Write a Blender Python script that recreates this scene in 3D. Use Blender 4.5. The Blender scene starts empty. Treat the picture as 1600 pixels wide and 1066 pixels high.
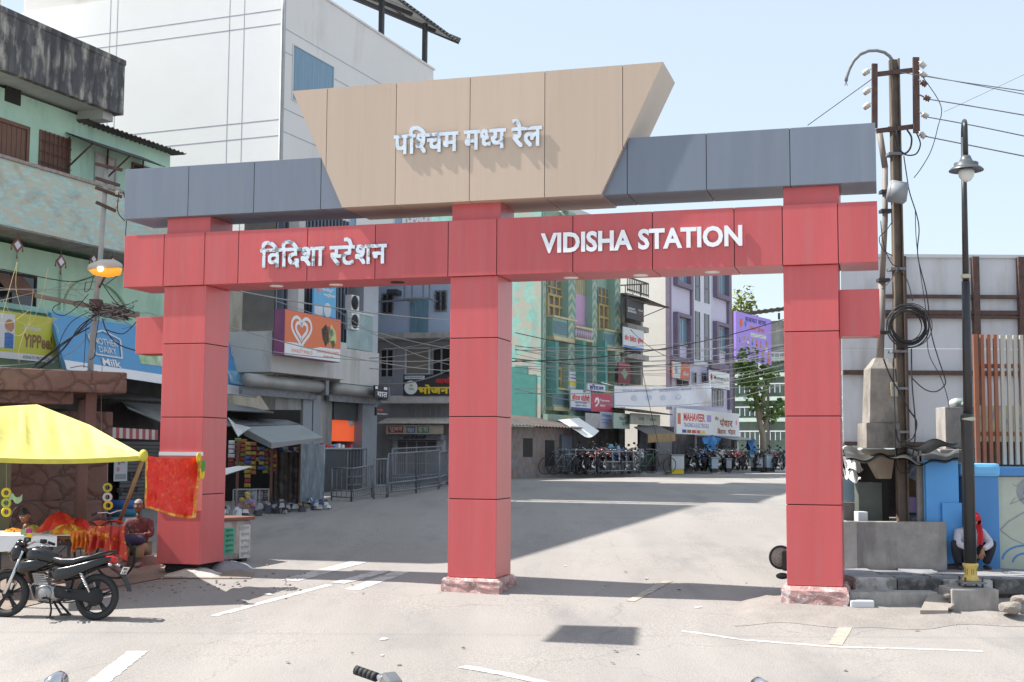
import bpy, bmesh, math, random
from mathutils import Vector, Matrix
R_ = math.radians
random.seed(7)
S = bpy.context.scene
COL = S.collection

# ---------------------------------------------------------------- camera
F_PX, TILT, ROLL, CAM_Z = 2013.05, 0.0854, 0.0060, 2.0
_up = Vector((0, -math.sin(TILT), math.cos(TILT))); _rt = Vector((1, 0, 0))
FW = Vector((0, math.cos(TILT), math.sin(TILT)))
RT = _rt * math.cos(ROLL) + _up * math.sin(ROLL)
UP = _up * math.cos(ROLL) - _rt * math.sin(ROLL)
EYE = Vector((0, 0, CAM_Z))
cd = bpy.data.cameras.new('camera'); cam = bpy.data.objects.new('camera', cd); COL.objects.link(cam)
cam.matrix_world = Matrix(((RT.x, UP.x, -FW.x, EYE.x), (RT.y, UP.y, -FW.y, EYE.y), (RT.z, UP.z, -FW.z, EYE.z), (0, 0, 0, 1)))
cd.sensor_width = 36; cd.lens = F_PX * 36 / 1600; cd.clip_end = 3000; cd.clip_start = .1
S.camera = cam

# ---------------------------------------------------------------- sky, sun, exposure
SUN = Vector((-0.78, 0.105, 1.0)).normalized()          # towards the sun
SUN_EL = math.asin(SUN.z); SUN_ROT = math.atan2(SUN.x, SUN.y)
W = bpy.data.worlds.new('World'); S.world = W; W.use_nodes = True
wn = W.node_tree.nodes; wl = W.node_tree.links
bg = wn['Background']
sky = wn.new('ShaderNodeTexSky'); sky.sky_type = 'NISHITA'; sky.sun_disc = False
sky.sun_elevation = SUN_EL; sky.sun_rotation = SUN_ROT; sky.dust_density = 1.0; sky.air_density = 1.0; sky.ozone_density = 1.2
veil = wn.new('ShaderNodeMix'); veil.data_type = 'RGBA'; veil.inputs[0].default_value = .66; veil.inputs[7].default_value = (4.2, 4.75, 5.2, 1)   # thin white dust veil
wl.new(sky.outputs[0], veil.inputs[6]); wl.new(veil.outputs[2], bg.inputs[0]); bg.inputs[1].default_value = 0.122
sl = bpy.data.lights.new('sun', 'SUN'); sl.energy = 4.9; sl.angle = R_(0.55); sl.color = (1, .955, .89)
so = bpy.data.objects.new('sun', sl); COL.objects.link(so)
so.rotation_euler = (-SUN).to_track_quat('-Z', 'Y').to_euler(); so.location = (0, 0, 40)
S.view_settings.view_transform = 'Standard'; S.view_settings.look = 'None'; S.view_settings.exposure = 0.78; S.view_settings.gamma = 1
S.cycles.max_bounces = 6; S.cycles.use_denoising = True

# ---------------------------------------------------------------- pixel helpers (photo pixels, 1600 x 1066)
def ray(px, py):
    return FW + RT * ((px - 800) / F_PX) - UP * ((py - 533) / F_PX)
def at(px, py, y):                                      # point at ground distance y in front of the camera
    d = ray(px, py); return EYE + d * (y / d.y)
def prof(y):                                            # the road's long profile
    if y < 7: return 0.0
    if y < 14: t = (y - 7) / 7; return -.45 * t * t * (3 - 2 * t)
    if y < 17: return -.45 + .135 * ((y - 14) / 3) ** 1.3
    if y < 33: return -.315 + (y - 17) * .068
    if y < 48: t = (y - 33) / 15; return .773 + .51 * t - .285 * t * t
    return .998
def ground(px, py):
    d = ray(px, py); lo, hi = 3.0, 400.0
    for y in [3 + i * .5 for i in range(800)]:
        p = EYE + d * (y / d.y)
        if p.z < prof(y): hi = y; lo = y - .5; break
    for _ in range(30):
        m = (lo + hi) / 2; p = EYE + d * (m / d.y)
        if p.z < prof(m): hi = m
        else: lo = m
    return EYE + d * (hi / d.y)
def atz(px, py, z):
    d = ray(px, py); return EYE + d * ((z - EYE.z) / d.z)

class Frame:
    """vertical plane: local x along the wall (left to right), y into it, z up (world height)"""
    def __init__(s, A, B):
        s.A = Vector((A[0], A[1], 0)); d = Vector((B[0] - A[0], B[1] - A[1], 0)); s.L = d.length
        s.x = d.normalized(); s.n = Vector((-s.x.y, s.x.x, 0))      # y axis, into the wall
        s.rot = math.atan2(s.x.y, s.x.x)
    def uv(s, px, py, v=0):
        d = ray(px, py); q = s.A + s.n * v
        t = (q - EYE).dot(s.n) / d.dot(s.n); p = EYE + d * t
        return (p - s.A).dot(s.x), p.z
    def box(s, x0, y0, x1, y1, v=0):                     # pixel box -> u0,u1,z0,z1
        a = s.uv(x0, (y0 + y1) / 2, v)[0]; b = s.uv(x1, (y0 + y1) / 2, v)[0]; xm = (x0 + x1) / 2
        return a, b, s.uv(xm, y1, v)[1], s.uv(xm, y0, v)[1]
    def p(s, u, v, z): return s.A + s.x * u + s.n * v + Vector((0, 0, z))
    def loc(s, P):
        d = Vector(P) - s.A; return d.dot(s.x), d.dot(s.n), P[2]
WORLD = Frame((0, 0), (1, 0))
def frame_px(pa, ya, pb, yb):                           # frame through two pixel columns at two distances
    return Frame(at(pa, 700, ya)[:2], at(pb, 700, yb)[:2])

# ---------------------------------------------------------------- mesh builder
class MB:
    def __init__(s): s.v = []; s.f = []; s.mi = []; s.sm = []; s.m = 0; s.smooth = False
    def add(s, vs, fs):
        o = len(s.v); s.v += [tuple(v) for v in vs]
        for f in fs: s.f.append([i + o for i in f]); s.mi.append(s.m); s.sm.append(s.smooth)
        return s
    def box(s, x0, x1, y0, y1, z0, z1):
        return s.add([(x0, y0, z0), (x1, y0, z0), (x1, y1, z0), (x0, y1, z0), (x0, y0, z1), (x1, y0, z1), (x1, y1, z1), (x0, y1, z1)],
              [(0, 3, 2, 1), (4, 5, 6, 7), (0, 1, 5, 4), (1, 2, 6, 5), (2, 3, 7, 6), (3, 0, 4, 7)])
    def bev(s, x0, x1, y0, y1, z0, z1, b=.01):           # box with chamfered edges
        bm = bmesh.new(); bmesh.ops.create_cube(bm, size=1)
        for v in bm.verts: v.co = Vector((x0 + (v.co.x + .5) * (x1 - x0), y0 + (v.co.y + .5) * (y1 - y0), z0 + (v.co.z + .5) * (z1 - z0)))
        bmesh.ops.bevel(bm, geom=bm.edges[:], offset=b, segments=2, affect='EDGES', profile=.6)
        return s.bm(bm)
    def bm(s, bm):
        bm.verts.ensure_lookup_table(); bm.verts.index_update()
        s.add([v.co for v in bm.verts], [[v.index for v in f.verts] for f in bm.faces]); bm.free(); return s
    def quad(s, a, b, c, d): return s.add([a, b, c, d], [(0, 1, 2, 3)])
    def prism(s, poly, y0, y1):                          # polygon in (x, z), counter-clockwise seen from -y
        n = len(poly)
        return s.add([(x, y0, z) for x, z in poly] + [(x, y1, z) for x, z in poly],
              [list(range(n)), list(range(2 * n - 1, n - 1, -1))] + [(i, i + n, (i + 1) % n + n, (i + 1) % n) for i in range(n)])
    def slab(s, poly, z0, z1):                           # polygon in (x, y)
        n = len(poly)
        return s.add([(x, y, z0) for x, y in poly] + [(x, y, z1) for x, y in poly],
              [list(range(n - 1, -1, -1)), list(range(n, 2 * n))] + [(i, (i + 1) % n, (i + 1) % n + n, i + n) for i in range(n)])
    def tube(s, pts, r, n=8, cap=True):
        pts = [Vector(p) for p in pts]; N = len(pts); rr = r if isinstance(r, (list, tuple)) else [r] * N
        vs = []; fs = []; prev = None
        for i, p in enumerate(pts):
            t = (pts[min(i + 1, N - 1)] - pts[max(i - 1, 0)]).normalized()
            if prev is None:
                a = Vector((0, 0, 1)) if abs(t.z) < .9 else Vector((1, 0, 0)); x = t.cross(a).normalized()
            else: x = (prev - t * prev.dot(t)).normalized()
            prev = x; y = t.cross(x)
            for k in range(n):
                c = 2 * math.pi * k / n; vs.append(p + (x * math.cos(c) + y * math.sin(c)) * rr[i])
        for i in range(N - 1):
            for k in range(n): fs.append((i * n + k, i * n + (k + 1) % n, (i + 1) * n + (k + 1) % n, (i + 1) * n + k))
        if cap: fs += [tuple(range(n - 1, -1, -1)), tuple(range((N - 1) * n, N * n))]
        sm = s.smooth; s.smooth = n > 4; s.add(vs, fs); s.smooth = sm; return s
    def bar(s, a, b, w, h):                              # rectangular bar from a to b
        a = Vector(a); b = Vector(b); t = (b - a).normalized()
        up = Vector((0, 0, 1)) if abs(t.z) < .95 else Vector((0, 1, 0)); x = t.cross(up).normalized(); y = x.cross(t)
        vs = [p + x * (i * w / 2) + y * (j * h / 2) for p in (a, b) for i, j in ((-1, -1), (1, -1), (1, 1), (-1, 1))]
        return s.add(vs, [(0, 1, 2, 3), (7, 6, 5, 4), (0, 4, 5, 1), (1, 5, 6, 2), (2, 6, 7, 3), (3, 7, 4, 0)])
    def lathe(s, c, prof_, n=20, axis='z'):              # prof_ = [(r, h)...]
        vs = []; fs = []; c = Vector(c)
        for r, h in prof_:
            for k in range(n):
                a = 2 * math.pi * k / n; x, y = r * math.cos(a), r * math.sin(a)
                vs.append(c + Vector({'z': (x, y, h), 'y': (x, h, -y), 'x': (h, x, y)}[axis]))
        for i in range(len(prof_) - 1):
            for k in range(n): fs.append((i * n + k, i * n + (k + 1) % n, (i + 1) * n + (k + 1) % n, (i + 1) * n + k))
        fs += [tuple(range(n - 1, -1, -1)), tuple(range((len(prof_) - 1) * n, len(prof_) * n))]
        sm = s.smooth; s.smooth = True; s.add(vs, fs); s.smooth = sm; return s
    def ball(s, c, r, nu=12, nv=8):
        rx, ry, rz = r if isinstance(r, (tuple, list)) else (r, r, r); c = Vector(c)
        vs = [c + Vector((0, 0, -rz))]; fs = []
        for j in range(1, nv):
            t = -math.pi / 2 + math.pi * j / nv
            for k in range(nu):
                a = 2 * math.pi * k / nu; vs.append(c + Vector((rx * math.cos(t) * math.cos(a), ry * math.cos(t) * math.sin(a), rz * math.sin(t))))
        vs.append(c + Vector((0, 0, rz))); L = len(vs) - 1
        for k in range(nu):
            fs.append((0, 1 + (k + 1) % nu, 1 + k)); fs.append((L, L - nu + k, L - nu + (k + 1) % nu))
            for j in range(nv - 2): b = 1 + j * nu; fs.append((b + k, b + (k + 1) % nu, b + nu + (k + 1) % nu, b + nu + k))
        sm = s.smooth; s.smooth = True; s.add(vs, fs); s.smooth = sm; return s
    def torus(s, c, R, r, axis='z', n=24, m=8, a0=0, a1=2 * math.pi):
        c = Vector(c); pts = []
        full = abs(a1 - a0 - 2 * math.pi) < 1e-6
        for k in range(n + 1):
            a = a0 + (a1 - a0) * k / n; x, y = R * math.cos(a), R * math.sin(a)
            pts.append(c + Vector({'z': (x, y, 0), 'y': (x, 0, y), 'x': (0, x, y)}[axis]))
        return s.tube(pts, r, m, cap=not full)
    def sheet(s, fn, nu, nv, thick=0.0):                 # fn(i/nu, j/nv) -> point; optional thickness
        vs = [Vector(fn(i / nu, j / nv)) for j in range(nv + 1) for i in range(nu + 1)]
        fs = [(j * (nu + 1) + i, j * (nu + 1) + i + 1, (j + 1) * (nu + 1) + i + 1, (j + 1) * (nu + 1) + i) for j in range(nv) for i in range(nu)]
        sm = s.smooth; s.smooth = True; s.add(vs, fs)
        if thick:
            w = [v + Vector((0, 0, -thick)) for v in vs]; s.add(w, [f[::-1] for f in fs])
        s.smooth = sm; return s
    def mesh(s, name, mats, off=(0, 0, 0)):
        me = bpy.data.meshes.new(name); o = Vector(off)
        me.from_pydata([tuple(Vector(v) - o) for v in s.v], [], s.f)
        for m in (mats if isinstance(mats, (list, tuple)) else [mats]): me.materials.append(m)
        me.polygons.foreach_set('material_index', s.mi); me.polygons.foreach_set('use_smooth', s.sm); me.update()
        return me

def tag(o, label=None, cat=None, group=None, kind=None):
    if label: o['label'] = label
    if cat: o['category'] = cat
    if group: o['group'] = group
    if kind: o['kind'] = kind
    return o
class Thing:
    """an Empty at the thing's base; part() adds a mesh (in the frame's coordinates) under it"""
    def __init__(s, name, label, cat, base=(0, 0, 0), fr=WORLD, group=None):
        s.o = bpy.data.objects.new(name, None); COL.objects.link(s.o); s.base = Vector(base); s.fr = fr
        s.o.empty_display_size = .2
        s.o.location = fr.p(*base); s.o.rotation_euler = (0, 0, fr.rot); tag(s.o, label, cat, group)
    def part(s, name, mb, m, parent=None, label=None):
        o = bpy.data.objects.new(name, mb.mesh(name, m, s.base)); COL.objects.link(o); o.parent = parent or s.o
        if label: o['label'] = label
        return o
def solo(name, label, cat, mb, m, base=(0, 0, 0), fr=WORLD, group=None, kind=None):
    o = bpy.data.objects.new(name, mb.mesh(name, m, base)); COL.objects.link(o)
    o.location = fr.p(*base); o.rotation_euler = (0, 0, fr.rot); return tag(o, label, cat, group, kind)
def struct(name, mb, m, kind='structure'):
    o = bpy.data.objects.new(name, mb.mesh(name, m)); COL.objects.link(o); o['kind'] = kind; return o
def copy_tree(o, parent=None):
    c = o.copy(); COL.objects.link(c)
    if parent: c.parent = parent
    for ch in list(o.children): copy_tree(ch, c)
    return c

# ---------------------------------------------------------------- materials
_M = {}
def mat(name, col, rough=.7, metal=0., var=.12, scale=3., col2=None, thr=None, soft=.08, stretch=(1, 1, 1), bump=0., bscale=60., spec=.5,
        emit=None, alpha=None, coat=0., dirt=None, dthr=.6, dscale=1.2, dsoft=.12, dstretch=(1, 1, .25), trans=0., island=0.):
    """noise-varied colour; col2 with thr = second colour in patches; dirt = stain colour in vertical streaks"""
    if name in _M: return _M[name]
    m = bpy.data.materials.new(name); m.use_nodes = True; nt = m.node_tree; N = nt.nodes; Lk = nt.links
    b = N['Principled BSDF']; b.inputs['Roughness'].default_value = rough; b.inputs['Metallic'].default_value = metal
    b.inputs['Specular IOR Level'].default_value = spec; b.inputs['Coat Weight'].default_value = coat
    tc = N.new('ShaderNodeTexCoord')
    def noise(sc, st, det=5):
        mp = N.new('ShaderNodeMapping'); mp.inputs['Scale'].default_value = st; Lk.new(tc.outputs['Object'], mp.inputs[0])
        n = N.new('ShaderNodeTexNoise'); n.inputs['Scale'].default_value = sc; n.inputs['Detail'].default_value = det; n.inputs['Roughness'].default_value = .62
        Lk.new(mp.outputs[0], n.inputs['Vector']); return n.outputs['Fac']
    def ramp(src, a, c):
        r = N.new('ShaderNodeMapRange'); r.inputs['From Min'].default_value = a; r.inputs['From Max'].default_value = c
        Lk.new(src, r.inputs['Value']); return r.outputs[0]
    def mix(fac, A, B):
        x = N.new('ShaderNodeMix'); x.data_type = 'RGBA'; Lk.new(fac, x.inputs[0])
        for v, k in ((A, 6), (B, 7)):
            if hasattr(v, 'is_linked'): Lk.new(v, x.inputs[k])
            else: x.inputs[k].default_value = (*v[:3], 1)
        return x.outputs[2]
    c = [max(0, v) for v in col]
    out = mix(ramp(noise(scale, stretch), .3, .7), [v * (1 - var) for v in c], [min(1, v * (1 + var)) for v in c])
    if col2: 
        t = .5 if thr is None else thr; out = mix(ramp(noise(scale * .7, stretch, 8), t - soft, t + soft), out, col2)
    if dirt: out = mix(ramp(noise(dscale, dstretch, 8), dthr - dsoft, dthr + dsoft), out, dirt)
    if island:                                           # each panel a slightly different batch of paint
        ge = N.new('ShaderNodeNewGeometry'); hs = N.new('ShaderNodeHueSaturation'); mr = N.new('ShaderNodeMapRange'); mr.inputs['To Min'].default_value = 1 - island; mr.inputs['To Max'].default_value = 1 + island
        Lk.new(ge.outputs['Random Per Island'], mr.inputs['Value']); Lk.new(mr.outputs[0], hs.inputs['Value']); Lk.new(out, hs.inputs['Color']); out = hs.outputs[0]
    Lk.new(out, b.inputs['Base Color'])
    if bump:
        bp = N.new('ShaderNodeBump'); bp.inputs['Strength'].default_value = bump; bp.inputs['Distance'].default_value = .02
        Lk.new(noise(bscale, (1, 1, 1), 6), bp.inputs['Height']); Lk.new(bp.outputs[0], b.inputs['Normal'])
    if emit: b.inputs['Emission Color'].default_value = (*emit[:3], 1); b.inputs['Emission Strength'].default_value = emit[3]
    if alpha is not None: b.inputs['Alpha'].default_value = alpha
    if trans: b.inputs['Transmission Weight'].default_value = trans
    _M[name] = m; return m
def srgb(r, g, b):
    f = lambda v: (v / 255 / 12.92) if v <= 10 else ((v / 255 + .055) / 1.055) ** 2.4
    return (f(r), f(g), f(b))

# ---------------------------------------------------------------- lettering (flat or raised, built from the built-in font)
def _glyph(ch, size, off=0., res=3):
    cu = bpy.data.curves.new('g', 'FONT'); cu.body = ch; cu.size = size; cu.offset = off; cu.resolution_u = res
    ob = bpy.data.objects.new('g', cu); COL.objects.link(ob); dg = bpy.context.evaluated_depsgraph_get(); dg.update()
    me = bpy.data.meshes.new_from_object(ob.evaluated_get(dg))
    vs = [tuple(v.co) for v in me.vertices]; fs = [list(p.vertices) for p in me.polygons]
    bpy.data.objects.remove(ob); bpy.data.curves.remove(cu); bpy.data.meshes.remove(me); return vs, fs
_adv = {}
def _advance(ch):
    if ch not in _adv:
        w = []
        for t in (ch, ch + ch):
            vs, _ = _glyph(t, 1); xs = [v[0] for v in vs] or [0]; w.append(max(xs) - min(xs))
        _adv[ch] = w[1] - w[0] if w[0] else .3
    return _adv[ch]
_gl = {}
def text2d(txt, bold=0.):
    """list of (verts2d, faces, dz) at size 1; '*' after a letter = half form, ' ' = space; the i-sign is typed before its letter"""
    key = (txt, bold)
    if key in _gl: return _gl[key]
    out = []; x = 0.
    deva = any('\u0900' <= c <= '\u097f' for c in txt)
    if not deva:
        vs, fs = _glyph(txt, 1, bold * .5); out.append((vs, fs)); _gl[key] = out; return out
    i = 0
    sh = [(0, 0)] if not bold else [(0, 0), (bold, 0), (0, bold), (bold, bold), (bold * .5, bold * .5)]
    while i < len(txt):
        c = txt[i]; half = i + 1 < len(txt) and txt[i + 1] == '*'; i += 2 if half else 1
        if c == ' ': x += .26; continue
        vs, fs = _glyph(c, 1)
        comb = c in '\u0947\u0948\u0902\u0901\u0941\u0942\u0943'
        a = 0 if comb else _advance(c)
        if half:
            bm = bmesh.new(); bv = [bm.verts.new(v) for v in vs]
            for f in fs:
                try: bm.faces.new([bv[k] for k in f])
                except ValueError: pass
            cut = a * .66
            bmesh.ops.bisect_plane(bm, geom=bm.verts[:] + bm.edges[:] + bm.faces[:], plane_co=(cut, 0, 0), plane_no=(1, 0, 0), clear_outer=True)
            bm.verts.index_update(); vs = [tuple(v.co) for v in bm.verts]; fs = [[v.index for v in f.verts] for f in bm.faces]; bm.free(); a = cut
        for k, (dx, dy) in enumerate(sh): out.append(([(v[0] + x + dx, v[1] + dy, 0) for v in vs], fs))
        x += a + bold * .4
    _gl[key] = out; return out
def text_mb(mb, txt, u0, u1, z0, z1, y, bold=0., depth=0., shear=0., fit_h=True):
    """letters fitted in the box u0..u1, z0..z1 on the plane y (facing -y)"""
    L = text2d(txt, bold)
    xs = [v[0] for vs, _ in L for v in vs]; ys = [v[1] for vs, _ in L for v in vs]
    if not xs: return mb
    ax, bx, ay, by = min(xs), max(xs), min(ys), max(ys); sx = (u1 - u0) / (bx - ax); sz = (z1 - z0) / (by - ay)
    for k, (vs, fs) in enumerate(L):
        yy = y - .0004 * (k % 7)
        P = [(u0 + (v[0] - ax) * sx + shear * (v[1] - ay) * sz, yy, z0 + (v[1] - ay) * sz) for v in vs]
        if not depth: mb.add(P, fs)
        else:
            n = len(P); cnt = {}
            for f in fs:
                for i in range(len(f)):
                    e = (f[i], f[(i + 1) % len(f)]); cnt[e] = 1
            side = [e for e in cnt if (e[1], e[0]) not in cnt]
            mb.add(P + [(p[0], yy + depth, p[2]) for p in P], list(fs) + [(a, a + n, b + n, b) for a, b in side])
    return mb
# ---------------------------------------------------------------- the ground, the road surface and its markings
M_road = mat('dusty asphalt', (.30, .278, .26), .88, var=.07, scale=.35, col2=(.325, .30, .278), thr=.52, soft=.2, bump=.7, bscale=38, dirt=(.225, .215, .21), dthr=.63, dscale=.9, dsoft=.12, dstretch=(1, .35, 1))
def road_detail(m):                                      # aggregate speckle, hairline cracks, faint rolled-in wheel tracks
    nt = m.node_tree; N = nt.nodes; Lk = nt.links; b = N['Principled BSDF']; tc = N.new('ShaderNodeTexCoord'); out = b.inputs['Base Color'].links[0].from_socket
    def nz(sc, det, st=(1, 1, 1)):
        mp = N.new('ShaderNodeMapping'); mp.inputs['Scale'].default_value = st; Lk.new(tc.outputs['Object'], mp.inputs[0]); n = N.new('ShaderNodeTexNoise'); n.inputs['Scale'].default_value = sc; n.inputs['Detail'].default_value = det; Lk.new(mp.outputs[0], n.inputs[0]); return n
    def rmp(src, a, c, lo, hi): r = N.new('ShaderNodeMapRange'); r.inputs[1].default_value = a; r.inputs[2].default_value = c; r.inputs[3].default_value = lo; r.inputs[4].default_value = hi; Lk.new(src, r.inputs[0]); return r.outputs[0]
    def mul(x, f):
        v = N.new('ShaderNodeVectorMath'); v.operation = 'SCALE'; Lk.new(x, v.inputs[0]); Lk.new(f, v.inputs['Scale']); return v.outputs[0]
    msk = rmp(nz(.5, 3).outputs[0], .42, .62, 0, 1)
    sp = rmp(nz(26, 4).outputs[0], .38, .62, .85, 1.1); one = N.new('ShaderNodeMix'); one.inputs[2].default_value = 1; Lk.new(msk, one.inputs[0]); Lk.new(sp, one.inputs[3]); out = mul(out, one.outputs[0])
    out = mul(out, rmp(nz(70, 2).outputs[0], .3, .7, .92, 1.08))
    vo = N.new('ShaderNodeTexVoronoi'); vo.feature = 'DISTANCE_TO_EDGE'; vo.inputs['Scale'].default_value = .42; w = N.new('ShaderNodeVectorMath'); w.operation = 'MULTIPLY_ADD'; w.inputs[1].default_value = (.9, .9, 0)
    Lk.new(nz(1.6, 5).outputs['Color'], w.inputs[0]); Lk.new(tc.outputs['Object'], w.inputs[2]); Lk.new(w.outputs[0], vo.inputs['Vector'])
    cr = rmp(vo.outputs['Distance'], .002, .008, .83, 1); cm = N.new('ShaderNodeMix'); cm.inputs[3].default_value = 1; Lk.new(rmp(nz(.22, 2).outputs[0], .45, .6, 0, 1), cm.inputs[0]); Lk.new(cr, cm.inputs[2]); out = mul(out, cm.outputs[0])
    out = mul(out, rmp(nz(.9, 3, (1, .12, 1)).outputs[0], .35, .65, .93, 1.06)); Lk.new(out, b.inputs['Base Color'])
road_detail(M_road)
M_dirt = mat('dusty earth', (.235, .185, .15), .95, var=.2, scale=2.2, col2=(.29, .235, .2), thr=.55, soft=.15, bump=.8, bscale=14)
M_paint = mat('worn white road paint', (.50, .475, .45), .8, var=.1, scale=8, col2=(.33, .30, .28), thr=.58, soft=.05)
M_paint_y = mat('worn yellowish road paint', (.50, .42, .33), .8, var=.08, scale=8, col2=(.33, .29, .26), thr=.5, soft=.1)
m = MB(); m.smooth = True
xs = [-900, -200, -60] + [-40 + i * 1.0 for i in range(111)] + [90, 200, 900]
ys = [-200, -30, -5] + [i * .5 for i in range(0, 120)] + [60 + 4 * i for i in range(30)] + [220, 400, 1500]
vs = [(x, y, prof(y)) for y in ys for x in xs]; nx = len(xs)
m.add(vs, [(j * nx + i, j * nx + i + 1, (j + 1) * nx + i + 1, (j + 1) * nx + i) for j in range(len(ys) - 1) for i in range(nx - 1)])
struct('road', m, M_road)
def drape(pts, w, lift=.004, n=14, jag=.0):
    """a painted strip along ground points, lying on the road"""
    mb = MB(); P = []
    for a, b in zip(pts[:-1], pts[1:]):
        for k in range(n): P.append(Vector(a).lerp(Vector(b), k / n))
    P.append(Vector(pts[-1])); L = []
    for i, p in enumerate(P):
        t = P[min(i + 1, len(P) - 1)] - P[max(i - 1, 0)]; t.z = 0; t.normalize(); s_ = Vector((-t.y, t.x, 0))
        for k in (-1, 1):
            q = p + s_ * (k * w / 2 + random.uniform(-jag, jag)); L.append((q.x, q.y, prof(q.y) + lift))
    mb.add(L, [(2 * i, 2 * i + 1, 2 * i + 3, 2 * i + 2) for i in range(len(P) - 1)]); return mb
for k, (pp, w, mm) in enumerate((
        (((333, 963), (425, 938), (515, 914)), .14, M_paint), (((452, 908), (508, 892), (562, 878)), .32, M_paint), (((528, 912), (600, 892)), .26, M_paint),
        (((548, 922), (628, 894)), .26, M_paint), (((150, 1068), (185, 1042), (216, 1018)), .24, M_paint), (((722, 1042), (790, 1054), (862, 1070)), .16, M_paint),
        (((1066, 986), (1160, 1000), (1300, 1011), (1420, 1014), (1535, 1018)), .09, M_paint), (((1334, 958), (1306, 1008)), .17, M_paint_y), (((985, 940), (1045, 908)), .14, M_paint_y),
        )):
    o = struct('road_marking', drape([ground(*p) for p in pp], w, .004 + .0015 * (k % 3), jag=.012), mm)
# ---------------------------------------------------------------- materials shared by many things
M_red = mat('red cladding', (.55, .098, .104), .33, var=.07, scale=1.2, stretch=(3, 3, .3), island=.07, bump=.12, bscale=1.3, dirt=(.50, .125, .13), dthr=.62, dscale=2.5, dstretch=(4, 4, .3))
M_grey = mat('grey cladding', (.175, .205, .262), .33, island=.06, bump=.12, bscale=1.3, dirt=(.20, .225, .27), dthr=.64, dscale=1.6, dstretch=(4, 4, .3), var=.06, scale=1.2, stretch=(3, 3, .3))
M_gold = mat('beige cladding', (.53, .415, .325), .36, island=.05, bump=.1, bscale=1.3, var=.03, scale=1.4, stretch=(6, 6, .25), dirt=(.50, .375, .29), dthr=.66, dscale=2, dstretch=(6, 6, .2))
M_seam = mat('dark joint', (.02, .018, .02), .8)
M_steel = mat('polished steel letters', (.80, .81, .83), .2, metal=.8, var=.08, scale=12, col2=(.30, .30, .30), thr=.555, soft=.04)
M_white_letter = mat('white letters', (.86, .87, .9), .3, metal=.15, var=.02)
M_lampw = mat('white lamp', (.8, .8, .78), .4)
M_plinth = mat('painted rough plinth', (.50, .30, .28), .9, var=.25, scale=14, col2=(.74, .62, .6), thr=.56, soft=.05, bump=.9, bscale=25, dirt=(.2, .12, .11), dthr=.62, dscale=7, dstretch=(1, 1, 1))

# ---------------------------------------------------------------- the gate
GX, GY, GTH = -0.9609, 19.8637, 0.2822
GATE = Frame((GX, GY), (GX + math.cos(GTH), GY - math.sin(GTH)))
gu = lambda px, py, w: GATE.uv(px, py, w)[0]
G = Thing('station_gate', 'red, grey and beige panelled station gateway spanning the road on three square pillars', 'gateway', (.4, .4, -.1), GATE)
UL = (-5.02, -4.24); UM = (0.0, .769); UR = (5.073, 5.84); GD = .80
RZ0, RZ1, GZ0, GZ1, OZ1 = 4.6955, 5.568, 5.842, 6.689, 7.787
RF, GF, OF = -.06, -.10, -.19
RB, GB, OB = RF + .883, GF + .916, OF + 1.1345
def clad(mb, u0, u1, zs, front, gap=.007):
    """panelled square shaft: panels between the heights zs, a dark core behind the joints"""
    for a, b in zip(zs[:-1], zs[1:]): mb.m = 0; mb.bev(u0, u1, 0, GD, a + gap, b - gap, .006)
    mb.m = 1; mb.box(u0 + .015, u1 - .015, .015, GD - .015, zs[0] + .01, zs[-1] - .01); mb.m = 0
for (a, b), zb, zg in ((UL, .137, -.06), (UM, .083, -.16), (UR, .133, -.24)):
    m = MB(); clad(m, a, b, [zb, 1.27, 2.525, 3.735, RZ0], 0)
    if zb > .135 and a < 0: pass
    m.bev(a + .01, b + .03, .02, GD - .02, RZ1 + .001, GZ0 - .001, .006)
    pil = G.part('pillar', m, [M_red, M_seam])
    bm = bmesh.new(); bmesh.ops.create_cube(bm, size=1)
    e = .07 if a > -4 else -.09
    bmesh.ops.subdivide_edges(bm, edges=bm.edges[:], cuts=7, use_grid_fill=True)
    for v in bm.verts:
        top = v.co.z > .49; k = (e * (.55 if top else 1.1)) + random.uniform(-.012, .012)
        v.co = Vector((a + (v.co.x + .5) * (b - a) + (1 if v.co.x > 0 else -1) * k * (abs(v.co.x) > .3), (v.co.y + .5) * GD + (1 if v.co.y > 0 else -1) * k * (abs(v.co.y) > .3), zg - .1 + (v.co.z + .5) * (zb - .002 - zg + .1)))
    q = MB(); q.bm(bm); G.part('plinth', q, M_plinth if a > -4 else M_seam, pil)

red_px = [193.5, 256, 319.5, 372.5, 480, 586, 700, 776, 895, 1019.5, 1147.5, 1223, 1310, 1372.6]
ru = [gu(x, 400, RF) for x in red_px]
m = MB()
for a, b in zip(ru[:-1], ru[1:]): m.bev(a + .006, b - .006, RF, RB, RZ0, RZ1, .005)
m.m = 1; m.box(ru[0] + .02, ru[-1] - .02, RF + .012, RB - .012, RZ0 + .012, RZ1 - .012)
redb = G.part('red_beam', m, [M_red, M_seam])
for (x, y) in ((432, 447), (525, 445), (621, 441), (892, 434), (1001, 430), (1113, 425)):
    d = ray(x, y); p = EYE + d * ((RZ0 - EYE.z) / d.z); u, w, _ = GATE.loc(p)
    G.part('downlight', MB().lathe((u, w, RZ0 - .012), [(.11, 0), (.115, .006), (.115, .016)], 20), M_lampw if x != 621 else M_seam, redb)
def grey(us, slant):
    m = MB()
    for i, (a, b) in enumerate(zip(us[:-1], us[1:])): 
        m.bev(a + .005, b - .005, GF, GB, GZ0, GZ1, .005)
    m.m = 1; m.box(us[0] + .02, us[-1] - .01, GF + .012, GB - .012, GZ0 + .012, GZ1 - .012); return G.part('grey_beam', m, [M_grey, M_seam])
gz = lambda px: gu(px, 290, GF)
oTL, oBL, oTR, oBR = -2.668, -1.761, 3.370, 2.427
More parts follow.
